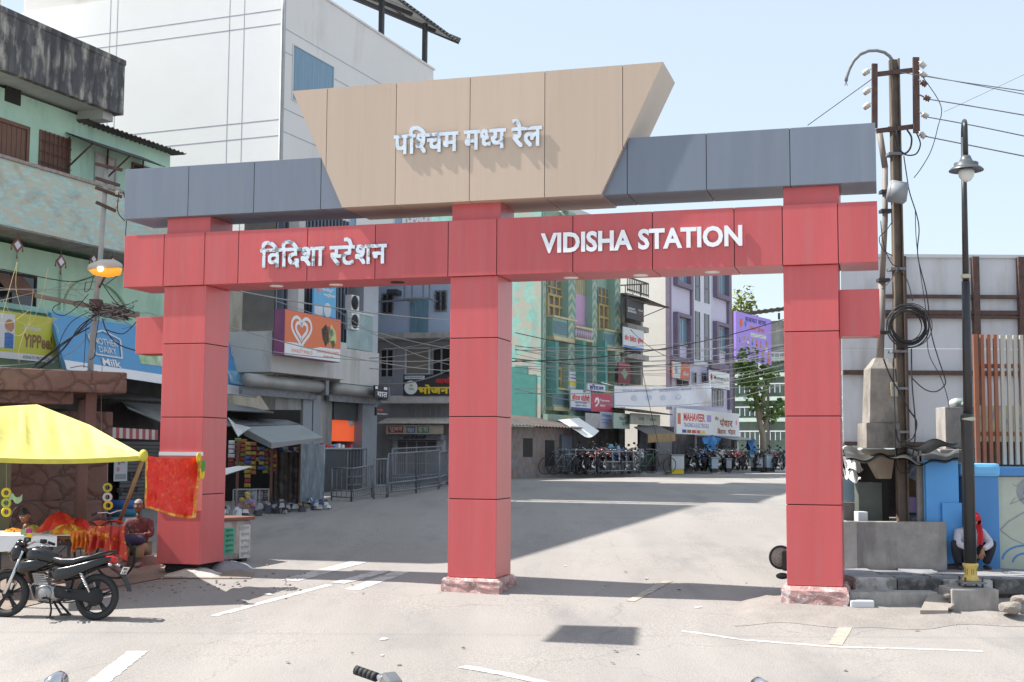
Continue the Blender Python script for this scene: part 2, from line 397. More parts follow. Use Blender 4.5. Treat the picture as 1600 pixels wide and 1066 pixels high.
grey([gz(194.8), gz(294.5), gz(397), gz(501.5), oBL + .05], 0)
grey([oBR - .05, gz(980), gz(1104), gz(1235), gz(1369.8)], 0)
m = MB()
ou = [gu(x, 220, OF) for x in (510, 618.5, 734, 851, 973)]
def oz_l(u): return OZ1 + (u - oTL) * (GZ0 - OZ1) / (oBL - oTL)       # slanted ends
def oz_r(u): return OZ1 + (u - oTR) * (GZ0 - OZ1) / (oBR - oTR)
OZ0 = GZ0 - .006; g = .005
m.prism([(oTL, OZ1), (ou[0] - g, oz_l(ou[0] - g)), (ou[0] - g, OZ1)], OF, OB)
m.prism([(ou[0] + g, oz_l(ou[0] + g)), (oBL, OZ0), (ou[1] - g, OZ0), (ou[1] - g, OZ1), (ou[0] + g, OZ1)], OF, OB)
for a, b in ((1, 2), (2, 3)): m.box(ou[a] + g, ou[b] - g, OF, OB, OZ0, OZ1)
m.prism([(ou[3] + g, OZ0), (oBR, OZ0), (ou[4] - g, oz_r(ou[4] - g)), (ou[4] - g, OZ1), (ou[3] + g, OZ1)], OF, OB)
m.prism([(ou[4] + g, oz_r(ou[4] + g)), (oTR, OZ1), (ou[4] + g, OZ1)], OF, OB)
m.m = 1; q = .02
m.prism([(oTL + .06, OZ1 - q), (oBL + .02, OZ0 + q), (oBR - .02, OZ0 + q), (oTR - .06, OZ1 - q)], OF + .012, OB - .012)
gold = G.part('beige_panel', m, [M_gold, M_seam])
# side boxes
for x0, x1, y0, y1, w in ((212, 262, 495, 553, .22), (1308, 1374.5, 452, 525, .12)):
    a, b, z0, z1 = GATE.box(x0, y0, x1, y1, w)
    if x0 > 1000: a = UR[1] + .004
    else: b = UL[0] - .004
    G.part('side_box', MB().bev(a, b, w, w + .45, z0, z1, .008), M_red)
# raised writing
def sign_letters(txt, x0, y0l, y1l, x1, y0r, y1r, front, m_, bold, stand=.015):
    u0, za = GATE.uv(x0, y0l, front); _, zb = GATE.uv(x0, y1l, front); u1, zc = GATE.uv(x1, y0r, front); _, zd = GATE.uv(x1, y1r, front)
    mb = MB(); text_mb(mb, txt, u0, u1, (zb + zd) / 2, (za + zc) / 2, front - stand - .025, bold, .025)
    return mb
G.part('lettering', sign_letters('पिश*चम मध*य रेल', 617, 198, 242, 848, 187, 231, OF, M_steel, .052, .015), mat('silver letters', (.82, .83, .85), .2, metal=.75, var=.08, scale=10, col2=(.36, .36, .37), thr=.60, soft=.04), gold)
G.part('lettering', sign_letters('िविदशा स*टेशन', 409, 374, 421, 606, 373, 416, RF, M_steel, .052), M_steel, redb)
G.part('lettering', sign_letters('VIDISHA STATION', 846, 365, 397, 1160, 352, 385, RF, M_white_letter, .066), M_white_letter, redb)
# ---------------------------------------------------------------- facade helpers
def pb(mb, fr, x0, y0, x1, y1, v=0., th=.05):
    a, b, z0, z1 = fr.box(x0, y0, x1, y1, v); mb.box(a, b, v, v + th, z0, z1); return mb
def P3(fr, px, py, v=0.): u, z = fr.uv(px, py, v); return (u, v, z)
def ink(name, c): return mat('paint ' + name, c, .55, var=.03)
K_white, K_black, K_red, K_blue, K_navy = ink('white', (.8, .8, .8)), ink('black', (.03, .03, .035)), ink('red', (.6, .03, .03)), ink('blue', (.05, .2, .6)), ink('navy', (.04, .04, .25))
K_yellow, K_orange, K_green, K_brown, K_grey = ink('yellow', (.8, .58, .03)), ink('orange', (.75, .14, .04)), ink('green', (.08, .38, .12)), ink('brown', (.22, .12, .05)), ink('grey', (.35, .36, .38))
K_pink, K_lilac, K_skin, K_pale = ink('pink', (.7, .25, .3)), ink('lilac', (.4, .3, .65)), ink('skin', (.42, .22, .13)), ink('pale', (.62, .64, .66))
def sign(name, label, cat, fr, box, v, th, face, texts=(), shapes=(), group=None, frame=None, parent=None, z=None, uz=None):
    """flat board on plane v; texts = (words, fx0, fy0, fx1, fy1, ink, bold) in fractions of the board, y downwards"""
    u0, u1, z0, z1 = uz or fr.box(*box, v)
    if parent is None: T = Thing(name, label, cat, ((u0 + u1) / 2, v, z0), fr, group)
    else: T = parent
    bd = T.part('board', MB().box(u0, u1, v, v + th, z0, z1), face) if parent is None else None
    w, h = u1 - u0, z1 - z0
    for t in texts:
        s, a, b, c, d, k, bo = t[:7]
        m = MB(); text_mb(m, s, u0 + a * w, u0 + c * w, z1 - d * h, z1 - b * h, v - .004, bo); T.part('lettering', m, k)
    for q in shapes:                                     # ('rect', fx0, fy0, fx1, fy1, ink) / ('disc', cx, cy, r, ink)
        m = MB()
        if q[0] == 'rect': m.box(u0 + q[1] * w, u0 + q[3] * w, v - .0025, v, z1 - q[4] * h, z1 - q[2] * h)
        elif q[0] == 'poly': m.prism([(u0 + a * w, z1 - b * h) for a, b in q[1]][::-1], v - .003, v)
        else: m.prism([(u0 + q[1] * w + q[3] * h * math.cos(t * .2618), z1 - q[2] * h + q[3] * h * math.sin(t * .2618)) for t in range(24)], v - .003, v)
        T.part('printed_shape', m, q[-1])
    if frame:
        m = MB(); e = .035
        for a, b, c, d in ((u0 - e, u1 + e, z0 - e, z0), (u0 - e, u1 + e, z1, z1 + e), (u0 - e, u0, z0, z1), (u1, u1 + e, z0, z1)): m.box(a, b, v - .015, v + th, c, d)
        T.part('frame', m, frame)
    return T
def bars_win(T, fr, x0, y0, x1, y1, v, frame_m, glass_m, nb=6, bar_m=None, cross=1, depth=.12, fw=.05):
    """a window recess: frame, pane, optional bars"""
    u0, u1, z0, z1 = fr.box(x0, y0, x1, y1, v)
    m = MB()
    for a, b, c, d in ((u0, u1, z0, z0 + fw), (u0, u1, z1 - fw, z1), (u0, u0 + fw, z0 + fw, z1 - fw), (u1 - fw, u1, z0 + fw, z1 - fw)): m.box(a, b, v - .03, v + .05, c, d)
    if cross: m.box((u0 + u1) / 2 - fw / 2, (u0 + u1) / 2 + fw / 2, v - .02, v + .04, z0 + fw, z1 - fw)
    w = T.part('window', m, frame_m)
    T.part('pane', MB().box(u0 + .01, u1 - .01, v - .006, v + .02, z0 + .01, z1 - .01), glass_m, w)
    if nb:
        b = MB()
        for i in range(1, nb): x = u0 + (u1 - u0) * i / nb; b.box(x - .008, x + .008, v - .055, v - .04, z0, z1)
        for j in (1, 2, 3): q = z0 + (z1 - z0) * j / 4; b.box(u0, u1, v - .06, v - .045, q - .008, q + .008)
        T.part('window_bars', b, bar_m or frame_m, w)
    return w
def corrug(fn, nu, amp=.02, per=4, nv=2, thick=.01):
    """corrugated sheet: fn(s,t) -> point, waves along s"""
    m = MB(); n = nu * per
    def g(s, t):
        p = Vector(fn(s, t)); p.z += amp * math.cos(2 * math.pi * s * nu); return p
    return m.sheet(g, n, nv, thick)
M_glass_dk = mat('dark glass', (.03, .035, .04), .12, var=.1, spec=.6)
M_glass_bl = mat('curtained blue glass', (.15, .26, .36), .2, var=.22, scale=5, stretch=(7, 7, .2))
M_inside = mat('unlit interior', (.03, .028, .027), .9)
M_iron = mat('dark iron', (.045, .045, .05), .6, var=.2)
M_iron_gr = mat('grey painted iron', (.20, .215, .24), .55, var=.15, scale=9, dirt=(.14, .08, .05), dthr=.64, dscale=7, dstretch=(1, 1, 1))
M_rust = mat('rusted iron', (.10, .06, .05), .8, var=.3, scale=8)
M_tin = mat('weathered tin sheet', (.36, .385, .40), .45, metal=.35, var=.12, scale=2, dirt=(.20, .15, .12), dthr=.64, dscale=1.6, dstretch=(1, 1, 1))
M_tin_dk = mat('old dark tin sheet', (.10, .09, .09), .7, metal=.2, var=.25, scale=3, dirt=(.2, .12, .08), dthr=.6)
M_conc = mat('raw concrete', (.34, .32, .30), .9, var=.16, scale=5, bump=.4, bscale=30, dirt=(.17, .155, .145), dthr=.6, dscale=2.6)
M_wood = mat('brown timber', (.17, .085, .06), .7, var=.2, scale=6, stretch=(4, 4, .5))
M_wire = mat('black cable', (.03, .03, .033), .6)
M_wire_gr = mat('weathered grey cable', (.30, .29, .28), .6)
# ================================================================ the green house on the left
GB = frame_px(0, 25.3, 270, 30.5)
M_mint = mat('mint green paint', (.44,.66,.53), .75, var=.08, scale=1.2, dirt=(.28, .45, .37), dthr=.65, dscale=1.8, dstretch=(1.4, 1.4, .3))
M_mint2 = mat('pale green paint', (.44,.64,.48), .75, var=.08, scale=1.2, dirt=(.28, .44, .33), dthr=.63, dscale=1.4)
M_peel = mat('peeling turquoise paint', (.42, .59, .56), .85, var=.15, scale=13, col2=(.52, .52, .42), thr=.50, soft=.07, stretch=(.35, .35, 1.1), dirt=(.23, .22, .21), dthr=.66, dscale=1.6, dstretch=(.6, .6, .9))
M_soot = mat('sooty weathered concrete', (.10, .10, .105), .95, var=.35, scale=4.5, col2=(.40, .38, .34), thr=.55, soft=.07, stretch=(1.3, 1.3, .5), dirt=(.05, .05, .055), dthr=.55, dscale=2.4, dstretch=(2, 2, .18))
M_soffit = mat('grey soffit', (.42, .44, .43), .9, var=.1)
T = Thing('green_house', 'mint green house with sooty roof parapet and peeling turquoise balcony at the left edge', 'house', (0, 1.5, .3), GB)
WV = .9                                                  # wall plane
uE = GB.uv(136, 220, WV)[0]; uX = GB.uv(267, 230, WV)[0]
zb0, zb1 = 6.40, 7.71; zr0, zr1 = 9.48, 10.72
m = MB(); m.box(-1, uE, WV, WV + 9, zb0, zr0 - .02)
wall = T.part('wall', m, M_mint)
m = MB(); m.box(-1, uX + .05, WV + .02, WV + 9, 0, zb0 - .15); T.part('lower_wall', m, M_mint2)
a, b, z0, z1 = GB.box(0, 7, 197.5, 100, 0)
m = MB(); m.bev(-1, b, 0, .16, zr0, zr1, .02); m.box(-1, b - .002, .16, WV + 9, zr0 + .12, zr0 + .3); m.bev(b - .16, b, .16, WV + 8, zr0, zr1 - .002, .02); m.bev(-1, b + .015, -.02, .18, zr1 - .1, zr1 + .03, .02)
rf = T.part('roof_parapet', m, M_soot)
m = MB(); m.box(-1, b - .17, .17, WV + 1, zr0 + .06, zr0 + .118); m.box(uE - .35, uE, .2, WV, zr0 - .16, zr0 + .06); T.part('roof_soffit', m, M_soffit, rf)
# balcony
ub = GB.uv(262, 330, 0)[0]
m = MB(); m.box(-1, ub, 0, .14, zb0, zb1); m.box(-1, ub, .14, WV, zb0, zb0 + .15); bal = T.part('balcony', m, M_peel)
T.part('balcony_coping', MB().bev(-1, ub, -.05, .19, zb1 + .002, zb1 + .07, .015), mat('worn coping', (.33, .27, .25), .9, var=.3, scale=9), bal)
T.part('balcony_soffit', MB().box(-1, ub - .02, .02, WV, zb0 - .03, zb0 - .003), M_conc, bal)
# second floor openings
dk = bars_win(T, GB, 60, 210, 109, 276, WV, M_wood, M_wood, 7, M_rust)
u0, u1, z0, z1 = GB.box(-12, 190, 43, 262, WV); z0 = zb0 + .2
m = MB(); m.box(u0, u0 + .08, WV - .06, WV + .05, z0, z1); m.box(u1 - .08, u1, WV - .06, WV + .05, z0, z1); m.box(u0, u1, WV - .062, WV + .05, z1 - .08, z1 + .001)
dr = T.part('door', m, M_wood)
m = MB(); 
for i in range(6): w = (u1 - u0 - .16) / 6; m.bev(u0 + .08 + i * w + .005, u0 + .08 + (i + 1) * w - .005, WV - .03, WV + .02, z0, z1 - .08, .008)
T.part('door_leaf', m, M_wood, dr)
m = MB(); pb(m, GB, 8, 137, 33, 162, WV - .012, .03); T.part('vent', m, M_inside)
m = MB(); m.lathe((GB.uv(48, 143, WV)[0], WV - .05, GB.uv(48, 143, WV)[1]), [(.03, 0), (.03, .1)], 10, 'y'); T.part('pipe_stub', m, M_iron)
# lower extension with a tin roof
zx = GB.uv(200, 205, WV)[1]
zl = GB.uv(137, 190, WV)[1]; zr = GB.uv(267, 236, WV)[1]
m = MB(); m.prism([(uE + .002, zb0), (uX, zb0), (uX, zr), (uE + .002, zl)], WV + .01, WV + 5); ext = T.part('extension_wall', m, M_mint)
uR0, zR0 = GB.uv(139, 187, WV - .35); uR1, zR1 = GB.uv(292, 241, WV - .35)
T.part('tin_roof', corrug(lambda s, t: (uR0 + (uR1 - uR0) * s, WV - .35 + 5 * t, zR0 + (zR1 - zR0) * s + .1 * t), 22, .025), M_tin_dk, ext)
uA0, zA0 = GB.uv(142, 223, WV - .7); uA1, zA1 = GB.uv(262, 262, WV - .7)
aw = T.part('window_awning', MB().sheet(lambda s, t: (uA0 + (uA1 - uA0) * s, WV - .7 + .7 * t, zA0 + (zA1 - zA0) * s + .3 * t), 6, 2, .02), M_tin_dk)
for s in (.03, .5, .97): 
    m = MB(); x = uA0 + (uA1 - uA0) * s; z = zA0 + (zA1 - zA0) * s
    m.bar((x, WV - .68, z), (x, WV, z - .5), .03, .03); m.bar((x, WV - .05, z + .2), (x, WV - .05, z - .7), .03, .03); T.part('awning_bracket', m, M_rust, aw)
bars_win(T, GB, 147, 243, 181, 300, WV, M_soffit, mat('white shutter', (.5, .5, .48), .7), 0)
bars_win(T, GB, 205, 258, 236, 300, WV, M_wood, M_inside, 0)
# first floor windows
bars_win(T, GB, -25, 425, 56, 481, WV + .02, M_inside, M_glass_dk, 0)
m = MB(); u0, z0 = GB.uv(2, 424, WV - .25); u1, z1 = GB.uv(50, 433, WV - .25)
m.sheet(lambda s, t: (u0 + (u1 - u0) * s, WV - .45 + .44 * t, z0 - .42 + .42 * t + .02 * math.sin(9 * s)), 8, 2, .02); T.part('window_board', m, M_wood)
T.part('ledge', MB().bev(-1, uX, WV - .1, WV + .1, GB.uv(40, 487, WV)[1], GB.uv(40, 478, WV)[1], .02), mat('turquoise ledge', (.36, .64, .60), .7, var=.05))
bars_win(T, GB, 152, 478, 200, 500, WV + .02, M_rust, M_inside, 0)
m = MB(); pb(m, GB, 96, 398, 100, 500, WV - .05, .08); T.part('pilaster', m, M_mint2)
pts = [(GB.uv(150 + 52 * math.cos(a), 500 - 62 * math.sin(a), WV)[0], WV - .02, GB.uv(150, 500 - 62 * math.sin(a), WV)[1]) for a in [math.pi * k / 16 for k in range(17)]]
m = MB(); m.tube(pts, .045, 6); T.part('arch_moulding', m, M_mint2)
# hanging diamond ornaments
M_orn = mat('woven ornament', (.20, .075, .07), .8, var=.2)
for i, (x, y, s, lab) in enumerate(((27, 383, .16, 'woven diamond hanging at far left under balcony'), (95, 409, .155, 'woven diamond hanging in front of pale green pilaster'), (146, 405, .12, 'woven diamond hanging behind the lamp pole'), (176, 408, .12, 'woven diamond nearest the red beam end'))):
    u, z = GB.uv(x, y, .2); o = Thing('hanging_ornament', lab, 'ornament', (u, .2, z), GB, 'woven diamonds hanging under the balcony')
    m = MB(); m.prism([(u - s, z), (u, z - s), (u + s, z), (u, z + s)], .19, .205); m.bar((u, .2, z + s), (u, .2, zb0 - .03), .008, .008); o.part('weave', m, M_orn)
    m = MB(); m.prism([(u - s * .6, z), (u, z - s * .6), (u + s * .6, z), (u, z + s * .6)], .186, .19); o.part('weave_centre', m, K_pale)
    for dx, dz in ((-s, 0), (0, -s), (s, 0)): o.part('tassel', MB().tube([(u + dx, .2, z + dz), (u + dx, .2, z + dz - .12)], [.005, .018], 5), M_orn)
# shop signs under the green house
M_yel = mat('yellow sign board', (.50, .50, .05), .5, var=.06, scale=1); M_blu = mat('blue sign board', (.10, .32, .58), .5, var=.06, scale=1)
sign('shop_sign', 'yellow snack shop sign board left of the blue dairy sign', 'sign', GB, (-30, 489, 87, 562), .25, .12, M_yel,
     [('YiPPee!', .55, .42, .95, .72, K_brown, .07), ('Sunfeast', .55, .24, .78, .34, K_pale, .03), ('ADINATH PROVISION', .55, .895, .93, .965, K_black, .02)],
     [('rect', 0, .86, 1, 1, K_pale), ('rect', .18, .05, .43, .78, K_pale), ('disc', .36, .3, .14, K_skin), ('rect', .3, .45, .42, .78, K_blue)])
u0, z0 = GB.uv(88, 578, .1); u1, z1 = GB.uv(388, 622, .1); zt0 = GB.uv(88, 489, .25)[1]; zt1 = GB.uv(384, 538, .25)[1]
T = Thing('shop_sign', 'long blue dairy milk sign board above the tin shop roofs', 'sign', ((u0 + u1) / 2, .25, (z0 + z1) / 2), GB)
def slanted(f0, g0, f1, g1, off):
    off = off * 4 if off else 0                        # fractions on the leaning blue board
    q = []
    for f, g in ((f0, g1), (f1, g1), (f1, g0), (f0, g0)):
        zb_, zt_ = z0 + (z1 - z0) * f, zt0 + (zt1 - zt0) * f; q.append((u0 + (u1 - u0) * f, .3 - .45 * g - off, zt_ + (zb_ - zt_) * g))
    return q
def on_board(mb): 
    mb.v = [(slanted(v[0], v[2], v[0], v[2], .009 - v[1])[0]) for v in mb.v]; return mb
def tri_slab(q, th):
    m = MB(); b = [(x, y + th, z) for x, y, z in q]; m.add(q + b, [(0, 1, 2, 3), (7, 6, 5, 4), (0, 4, 5, 1), (1, 5, 6, 2), (2, 6, 7, 3), (3, 7, 4, 0)]); return m
T.part('board', tri_slab(slanted(0, 0, 1, 1, 0), .08), M_blu)
T.part('printed_strip', tri_slab(slanted(0, .83, 1, 1, .005), .003), K_white)
T.part('printed_picture', tri_slab(slanted(.36, .42, .66, .68, .005), .003), mat('printed meadow picture', (.5, .6, .45), .6, var=.4, scale=3, col2=(.2, .45, .1), thr=.55))
T.part('printed_picture', tri_slab(slanted(.85, .55, .97, .8, .005), .003), mat('printed splash', (.2, .45, .65), .6, var=.3, scale=6, col2=(.6, .7, .75), thr=.55))
def board_text(s, a, b, c, d, k, bo):
    m = MB(); text_mb(m, s, a, c, -d, -b, 0, bo); m.v = [(x, y, -z) for x, y, z in m.v]; T.part('lettering', on_board(m), k)
board_text('MOTHER', .155, .33, .265, .45, K_pale, .03); board_text('DAIRY', .17, .48, .25, .59, K_pale, .03); board_text('Milk', .17, .69, .255, .82, K_white, .04); board_text('ADINATH PROVISION', .53, .88, .79, .955, K_black, .02)
m = MB(); P = [(.135, .3), (.21, .18), (.285, .3), (.27, .64), (.15, .64), (.135, .3)]
for (a, b), (c, d) in zip(P[:-1], P[1:]):
    L = math.hypot((c - a) * 4, d - b); nx_, ny_ = -(d - b) / L * .015, (c - a) * 4 / L * .015
    m.add([(a - nx_ / 4, 0, b - ny_), (c - nx_ / 4, 0, d - ny_), (c + nx_ / 4, 0, d + ny_), (a + nx_ / 4, 0, b + ny_)], [(0, 1, 2, 3)])
T.part('printed_outline', on_board(m), K_pale)
m = MB()
for k in range(12): a0, a1 = k * .5236, (k + 1) * .5236; m.add([(.915 + r * math.cos(a) / 5.5, 0, .22 + r * math.sin(a)) for r, a in ((.07, a0), (.09, a0), (.09, a1), (.07, a1))], [(0, 1, 2, 3)])
T.part('printed_ring', on_board(m), K_pale)

# ---- ground floor shop behind the brown stone wall: shutter, awning, tin sheets
SH = Thing('small_shop', 'dark small shop with painted shutter behind the seated old man', 'shop', (GB.uv(215, 700, .5)[0], .5, .4), GB)
m = MB(); m.box(-1, uX, WV - .02, WV + .018, .2, GB.uv(200, 590, .5)[1]); SH.part('back_wall', m, mat('dark shop wall', (.06, .052, .05), .9, var=.3, scale=4))
u0, u1, z0, z1 = GB.box(190, 690, 262, 845, .55); m = MB(); n = 26
for i in range(n): z = z0 + (z1 - z0) * i / n; h = (z1 - z0) / n; m.bev(u0, u1, .6, .64, z + .004, z + h - .004, .012)
shu = SH.part('shutter', m, mat('grey roller shutter', (.16, .155, .15), .6, metal=.2, var=.15))
for s, bx in (('छुआल', (198, 738, 222, 752)), ('कुआई न', (182, 759, 216, 774))):
    a, b, c, d = GB.box(*bx, .59); m = MB(); text_mb(m, s, a, b, c, d, .594, .06); SH.part('lettering', m, K_black, shu)
sign('poster', 'pale printed poster stuck on the small shop shutter', 'poster', GB, (178, 715, 199, 752), .585, .004, K_pale, [('पूजा', .2, .1, .8, .3, K_brown, .05)], [('disc', .3, .5, .1, K_pink), ('rect', .1, .7, .9, .92, K_grey)])
def sheet4(p, sag=0., n=6, th=.02):                      # p = four corners (px,py,v) clockwise from back-left in GB
    a, b, c, d = [Vector(P3(GB, *q)) for q in p]
    return MB().sheet(lambda s, t: (a.lerp(b, s)).lerp(d.lerp(c, s), t) - Vector((0, 0, sag * math.sin(math.pi * s) * math.sin(math.pi * t))), n, n, th)
solo('tin_awning', 'white tin awning with red striped valance beside left pillar', 'awning', sheet4([(172, 640, .5), (262, 660, .5), (247, 672, -.9), (176, 668, -.9)]), mat('dusty white sheet', (.55, .55, .54), .8, var=.1))
M_stripe = mat('red white striped cloth', (.55, .5, .47), .9)
m = MB()
ua, za = GB.uv(176, 668, -.9); ub_, zb_ = GB.uv(247, 672, -.9)
for i in range(14): 
    m.m = i % 2; f = i / 14; g = (i + 1) / 14
    m.quad((ua + (ub_ - ua) * f, -.905, za - .22 + (zb_ - za) * f), (ua + (ub_ - ua) * g, -.905, za - .22 + (zb_ - za) * g), (ua + (ub_ - ua) * g, -.9, za + (zb_ - za) * g), (ua + (ub_ - ua) * f, -.9, za + (zb_ - za) * f))
solo('striped_valance', 'red and white striped cloth valance under the white tin awning', 'valance', m, [M_stripe, mat('faded red cloth', (.38, .1, .1), .9)], fr=GB)
solo('tin_sheet_roof', 'dark corrugated shop roof edge just left of the left pillar', 'roof', corrug(lambda s, t: Vector(P3(GB, 150, 622, .3)).lerp(Vector(P3(GB, 262, 628, -.4)), s) + Vector((0, 1.2 * t, .25 * t)), 30, .02), M_tin_dk, fr=GB)
solo('slanted_grey_sheet', 'slanted dusty grey sheet roof over shop beside left pillar', 'roof', sheet4([(190, 628, .9), (262, 632, .9), (262, 664, -.2), (200, 638, -.2)]), mat('dusty grey sheet', (.24, .235, .23), .8, var=.12), fr=GB)

# ================================================================ white building behind
WS = frame_px(430, 34, 672, 42.9)
_c = WS.A; WF = Frame((_c.x - 16 * WS.n.x * -1 * -1, _c.y), (_c.x, _c.y)) if 0 else Frame((_c + WS.n * 16)[:2], _c[:2])
M_wh_sun = mat('white paint sunlit tone', (.88, .885, .90), .8, var=.025, scale=.6, dirt=(.66, .66, .66), dthr=.78, dscale=.8)  # lighter copy of the building's white, sunlight put into the colour
M_wh_shade = mat('white paint shade tone', (.70, .69, .68), .8, var=.03, scale=.6, dirt=(.52, .5, .46), dthr=.68, dscale=.9)  # darker copy of the same white, the street side's shade put in
M_stain_shade = mat('stained shade-grey plaster', (.40, .39, .38), .9, var=.15, scale=1.2, dirt=(.10, .10, .095), dthr=.52, dscale=1.3, dsoft=.2, dstretch=(1.5, 1.5, .3))  # real stains, plus the green house's shade put in as darker grey
M_groove = mat('blue grey groove', (.36, .38, .44), .9)
ZT = 14.88; LS = 9.5
T = Thing('white_building', 'tall white building with grooved walls behind the gate', 'building', (LS / 2, 8, .8), WS)
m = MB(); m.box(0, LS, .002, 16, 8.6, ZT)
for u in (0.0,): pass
wl_ = T.part('wall', m, M_wh_shade)
# sunlit side: a skin over the side face (front frame u = 16 - v)
m = MB(); m.box(-.012, 0, .0, 16, 7.7, ZT + .003); T.part('side_wall', m, M_wh_sun, None)
m = MB(); m.box(-.02, 3, .01, 16, .5, 7.7); T.part('lower_side_wall', m, M_stain_shade)
m = MB(); m.box(0, 5.95, .9, 16, .5, 8.6); T.part('lower_wall', m, mat('grey building wall', (.38, .39, .41), .85, var=.08, scale=1))
m = MB()
for z in (13.9, 13.5, 10.86, 10.42): m.box(-.016, -.011, 0, 16, z - .012, z + .012)
for px in (170, 181, 357, 380):
    v = 16 - WF.uv(px, 120, 0)[0]; m.box(-.0155, -.0115, v - .01, v + .01, 7.7, ZT)
T.part('groove', m, M_groove)
m = MB()
for z in (13.37, 12.73, 11.17, 10.54): m.box(0, LS, -.004, .004, z - .012, z + .012)
T.part('groove', m, M_groove)
T.part('shadow_block', MB().bev(.02, 2.95, .6, 9, ZT - .01, 17.4, .03), M_wh_shade)  # unseen rooftop block, added to lengthen the building's shadow on the road
T.part('coping', MB().bev(-.05, LS + .05, -.05, .25, ZT + .003, ZT + .07, .015), M_wh_shade)
bars_win(T, WS, 456, 86, 521, 172, 0, M_pvc if 0 else K_pale, M_glass_bl, 0, cross=0, fw=.03)
for x0, x1 in ((470, 512), (545, 556), (615, 628)): bars_win(T, WS, x0, 318, x1, 366, 0, K_pale, M_glass_bl, 0, cross=0, fw=.03)
m = MB(); a, b, z0, z1 = WS.box(636, 334, 672, 362, -.05); n = 5
for i in range(n):
    for j in range(3):
        u = a + (b - a) * (i + .5) / n; z = z0 + (z1 - z0) * (j + .5) / 3; m.torus((u, -.05, z), .14, .03, 'y', 10, 4)
T.part('lattice', m, K_white)
# drain pipes
M_pvc = mat('grey pipe', (.36, .37, .37), .6)
m = MB(); up = WS.uv(441, 120, -.12)[0]; m.tube([(up, -.12, ZT - .1), (up, -.12, 3.95), (up - .15, -.12, 3.75), (up - .5, -.12, 3.6)], .065, 8)
T.part('drain_pipe', m, M_pvc)
# rooftop shed of corrugated steel
m = MB(); u0s, u1s = 3.2, LS + 1.35; zs = 16.25
def shed(s, t): return (u0s + (u1s - u0s) * s, -.35 + 4.6 * t, zs + .5 * 4.6 * t)
sh = T.part('shed_roof', corrug(shed, 30, .035, 4, 1, .015), mat('grey steel roofing', (.22, .225, .235), .5, metal=.4, var=.1))
m = MB(); m.bar((u1s, -.35, zs + .02), (u1s, 4.25, zs + 2.32), .08, .22)
for u in (u0s + .1, u0s + 2.2, 7.6, LS - .1): m.bar((u, -.1, zs - .05), (u, 4.2, zs + 2.1), .07, .14)
for t in (.02, .35, .68, .98): m.bar((u0s, -.35 + 4.6 * t, zs - .02 + 2.3 * t), (u1s, -.35 + 4.6 * t, zs - .02 + 2.3 * t), .06, .1)
T.part('shed_rafter', m, M_iron, sh)
for u in (WS.uv(596, 40, .1)[0], WS.uv(663.5, 90, .1)[0]): T.part('shed_post', MB().box(u - .07, u + .07, .03, .17, ZT + .07, zs + .12), M_iron, sh)
for v in (4.0,):
    for u in (u0s + .2, LS - .3): T.part('shed_post', MB().box(u - .07, u + .07, v, v + .14, ZT, zs + 2), M_iron, sh)
# lower front: balcony bands, louvres, column, glass
M_band = mat('dusty white band', (.56, .55, .53), .85, var=.06, scale=1.5, dirt=(.36, .34, .31), dthr=.66, dscale=1.5)
m = MB(); a, b, z0, z1 = WS.box(427, 556, 541, 601, -.6); zA, zB = 3.98, 5.02
a = WS.uv(424, 580, -.6)[0]; b = WS.uv(541, 580, -.6)[0]; b2 = WS.uv(592, 590, -.4)[0]
m.box(a, b, -.6, .9, zA, zB); m.box(b + .002, b2, -.4, .9, zA - .08, zB - .12); T.part('balcony_band', m, M_band)
m = MB(); u0, u1, z0, z1 = WS.box(434, 440, 541, 500, -.2); z0 = zB; z1 = 8.6
m.m = 1; m.box(u0, u1, -.1, .88, z0, z1); m.m = 0
n = 19
for i in range(n): u = u0 + (u1 - u0) * (i + .5) / n; m.box(u - .045, u + .045, -.3, -.1, z0, z1)
T.part('louvre_screen', m, [mat('blue grey louvre', (.10, .12, .16), .6, metal=.2), M_iron])
T.part('corner_column', MB().box(-.03, .28, -.62, 0, zB, 8.6), M_band)
u0, u1, _, _ = WS.box(568, 480, 591, 500, -.3); m = MB(); m.box(u0, u1, -.3, .88, zB - .12, 8.0); T.part('column', m, mat('light grey column', (.46, .48, .53), .8, var=.05))
m = MB(); u0 = WS.uv(538, 450, -.9)[0]; m.box(u0, b2 + .5, -.9, .9, 7.4, 7.62); T.part('upper_slab', m, M_conc)
u0, u1, z0, z1 = WS.box(541, 532, 582, 578, -.38); gl = T.part('glass_railing', MB().box(u0, u1, -.38, -.36, zB - .1, zB + .95), mat('frosted green glass', (.26, .36, .36), .25, var=.2, scale=2)); 
m = MB(); m.box(u0, u1, -.4, -.34, zB + .95, zB + 1.0); T.part('handrail', m, K_pale, gl)
for k, (y0, y1, lab) in enumerate(((462, 486, 'upper air conditioner outdoor unit beside the dark louvres'), (490, 516, 'lower air conditioner outdoor unit beside the dark louvres'))):
    a, b, z0, z1 = WS.box(540, y0, 552, y1, -.3); A = Thing('air_conditioner', lab, 'air conditioner', ((a + b) / 2, 0, z0), WS, 'air conditioners on the grey building')
    A.part('casing', MB().bev(a, b, -.5, -.1, z0, z1, .02), K_white); c = ((a + b) / 2 - .05, -.52, (z0 + z1) / 2); m = MB()
    for r in (.05, .1, .15, .2): m.torus(c, r, .007, 'y', 16, 4)
    m.lathe((c[0], -.505, c[2]), [(.2, 0), (.2, .004)], 16, 'y'); A.part('fan_grille', m, M_iron)
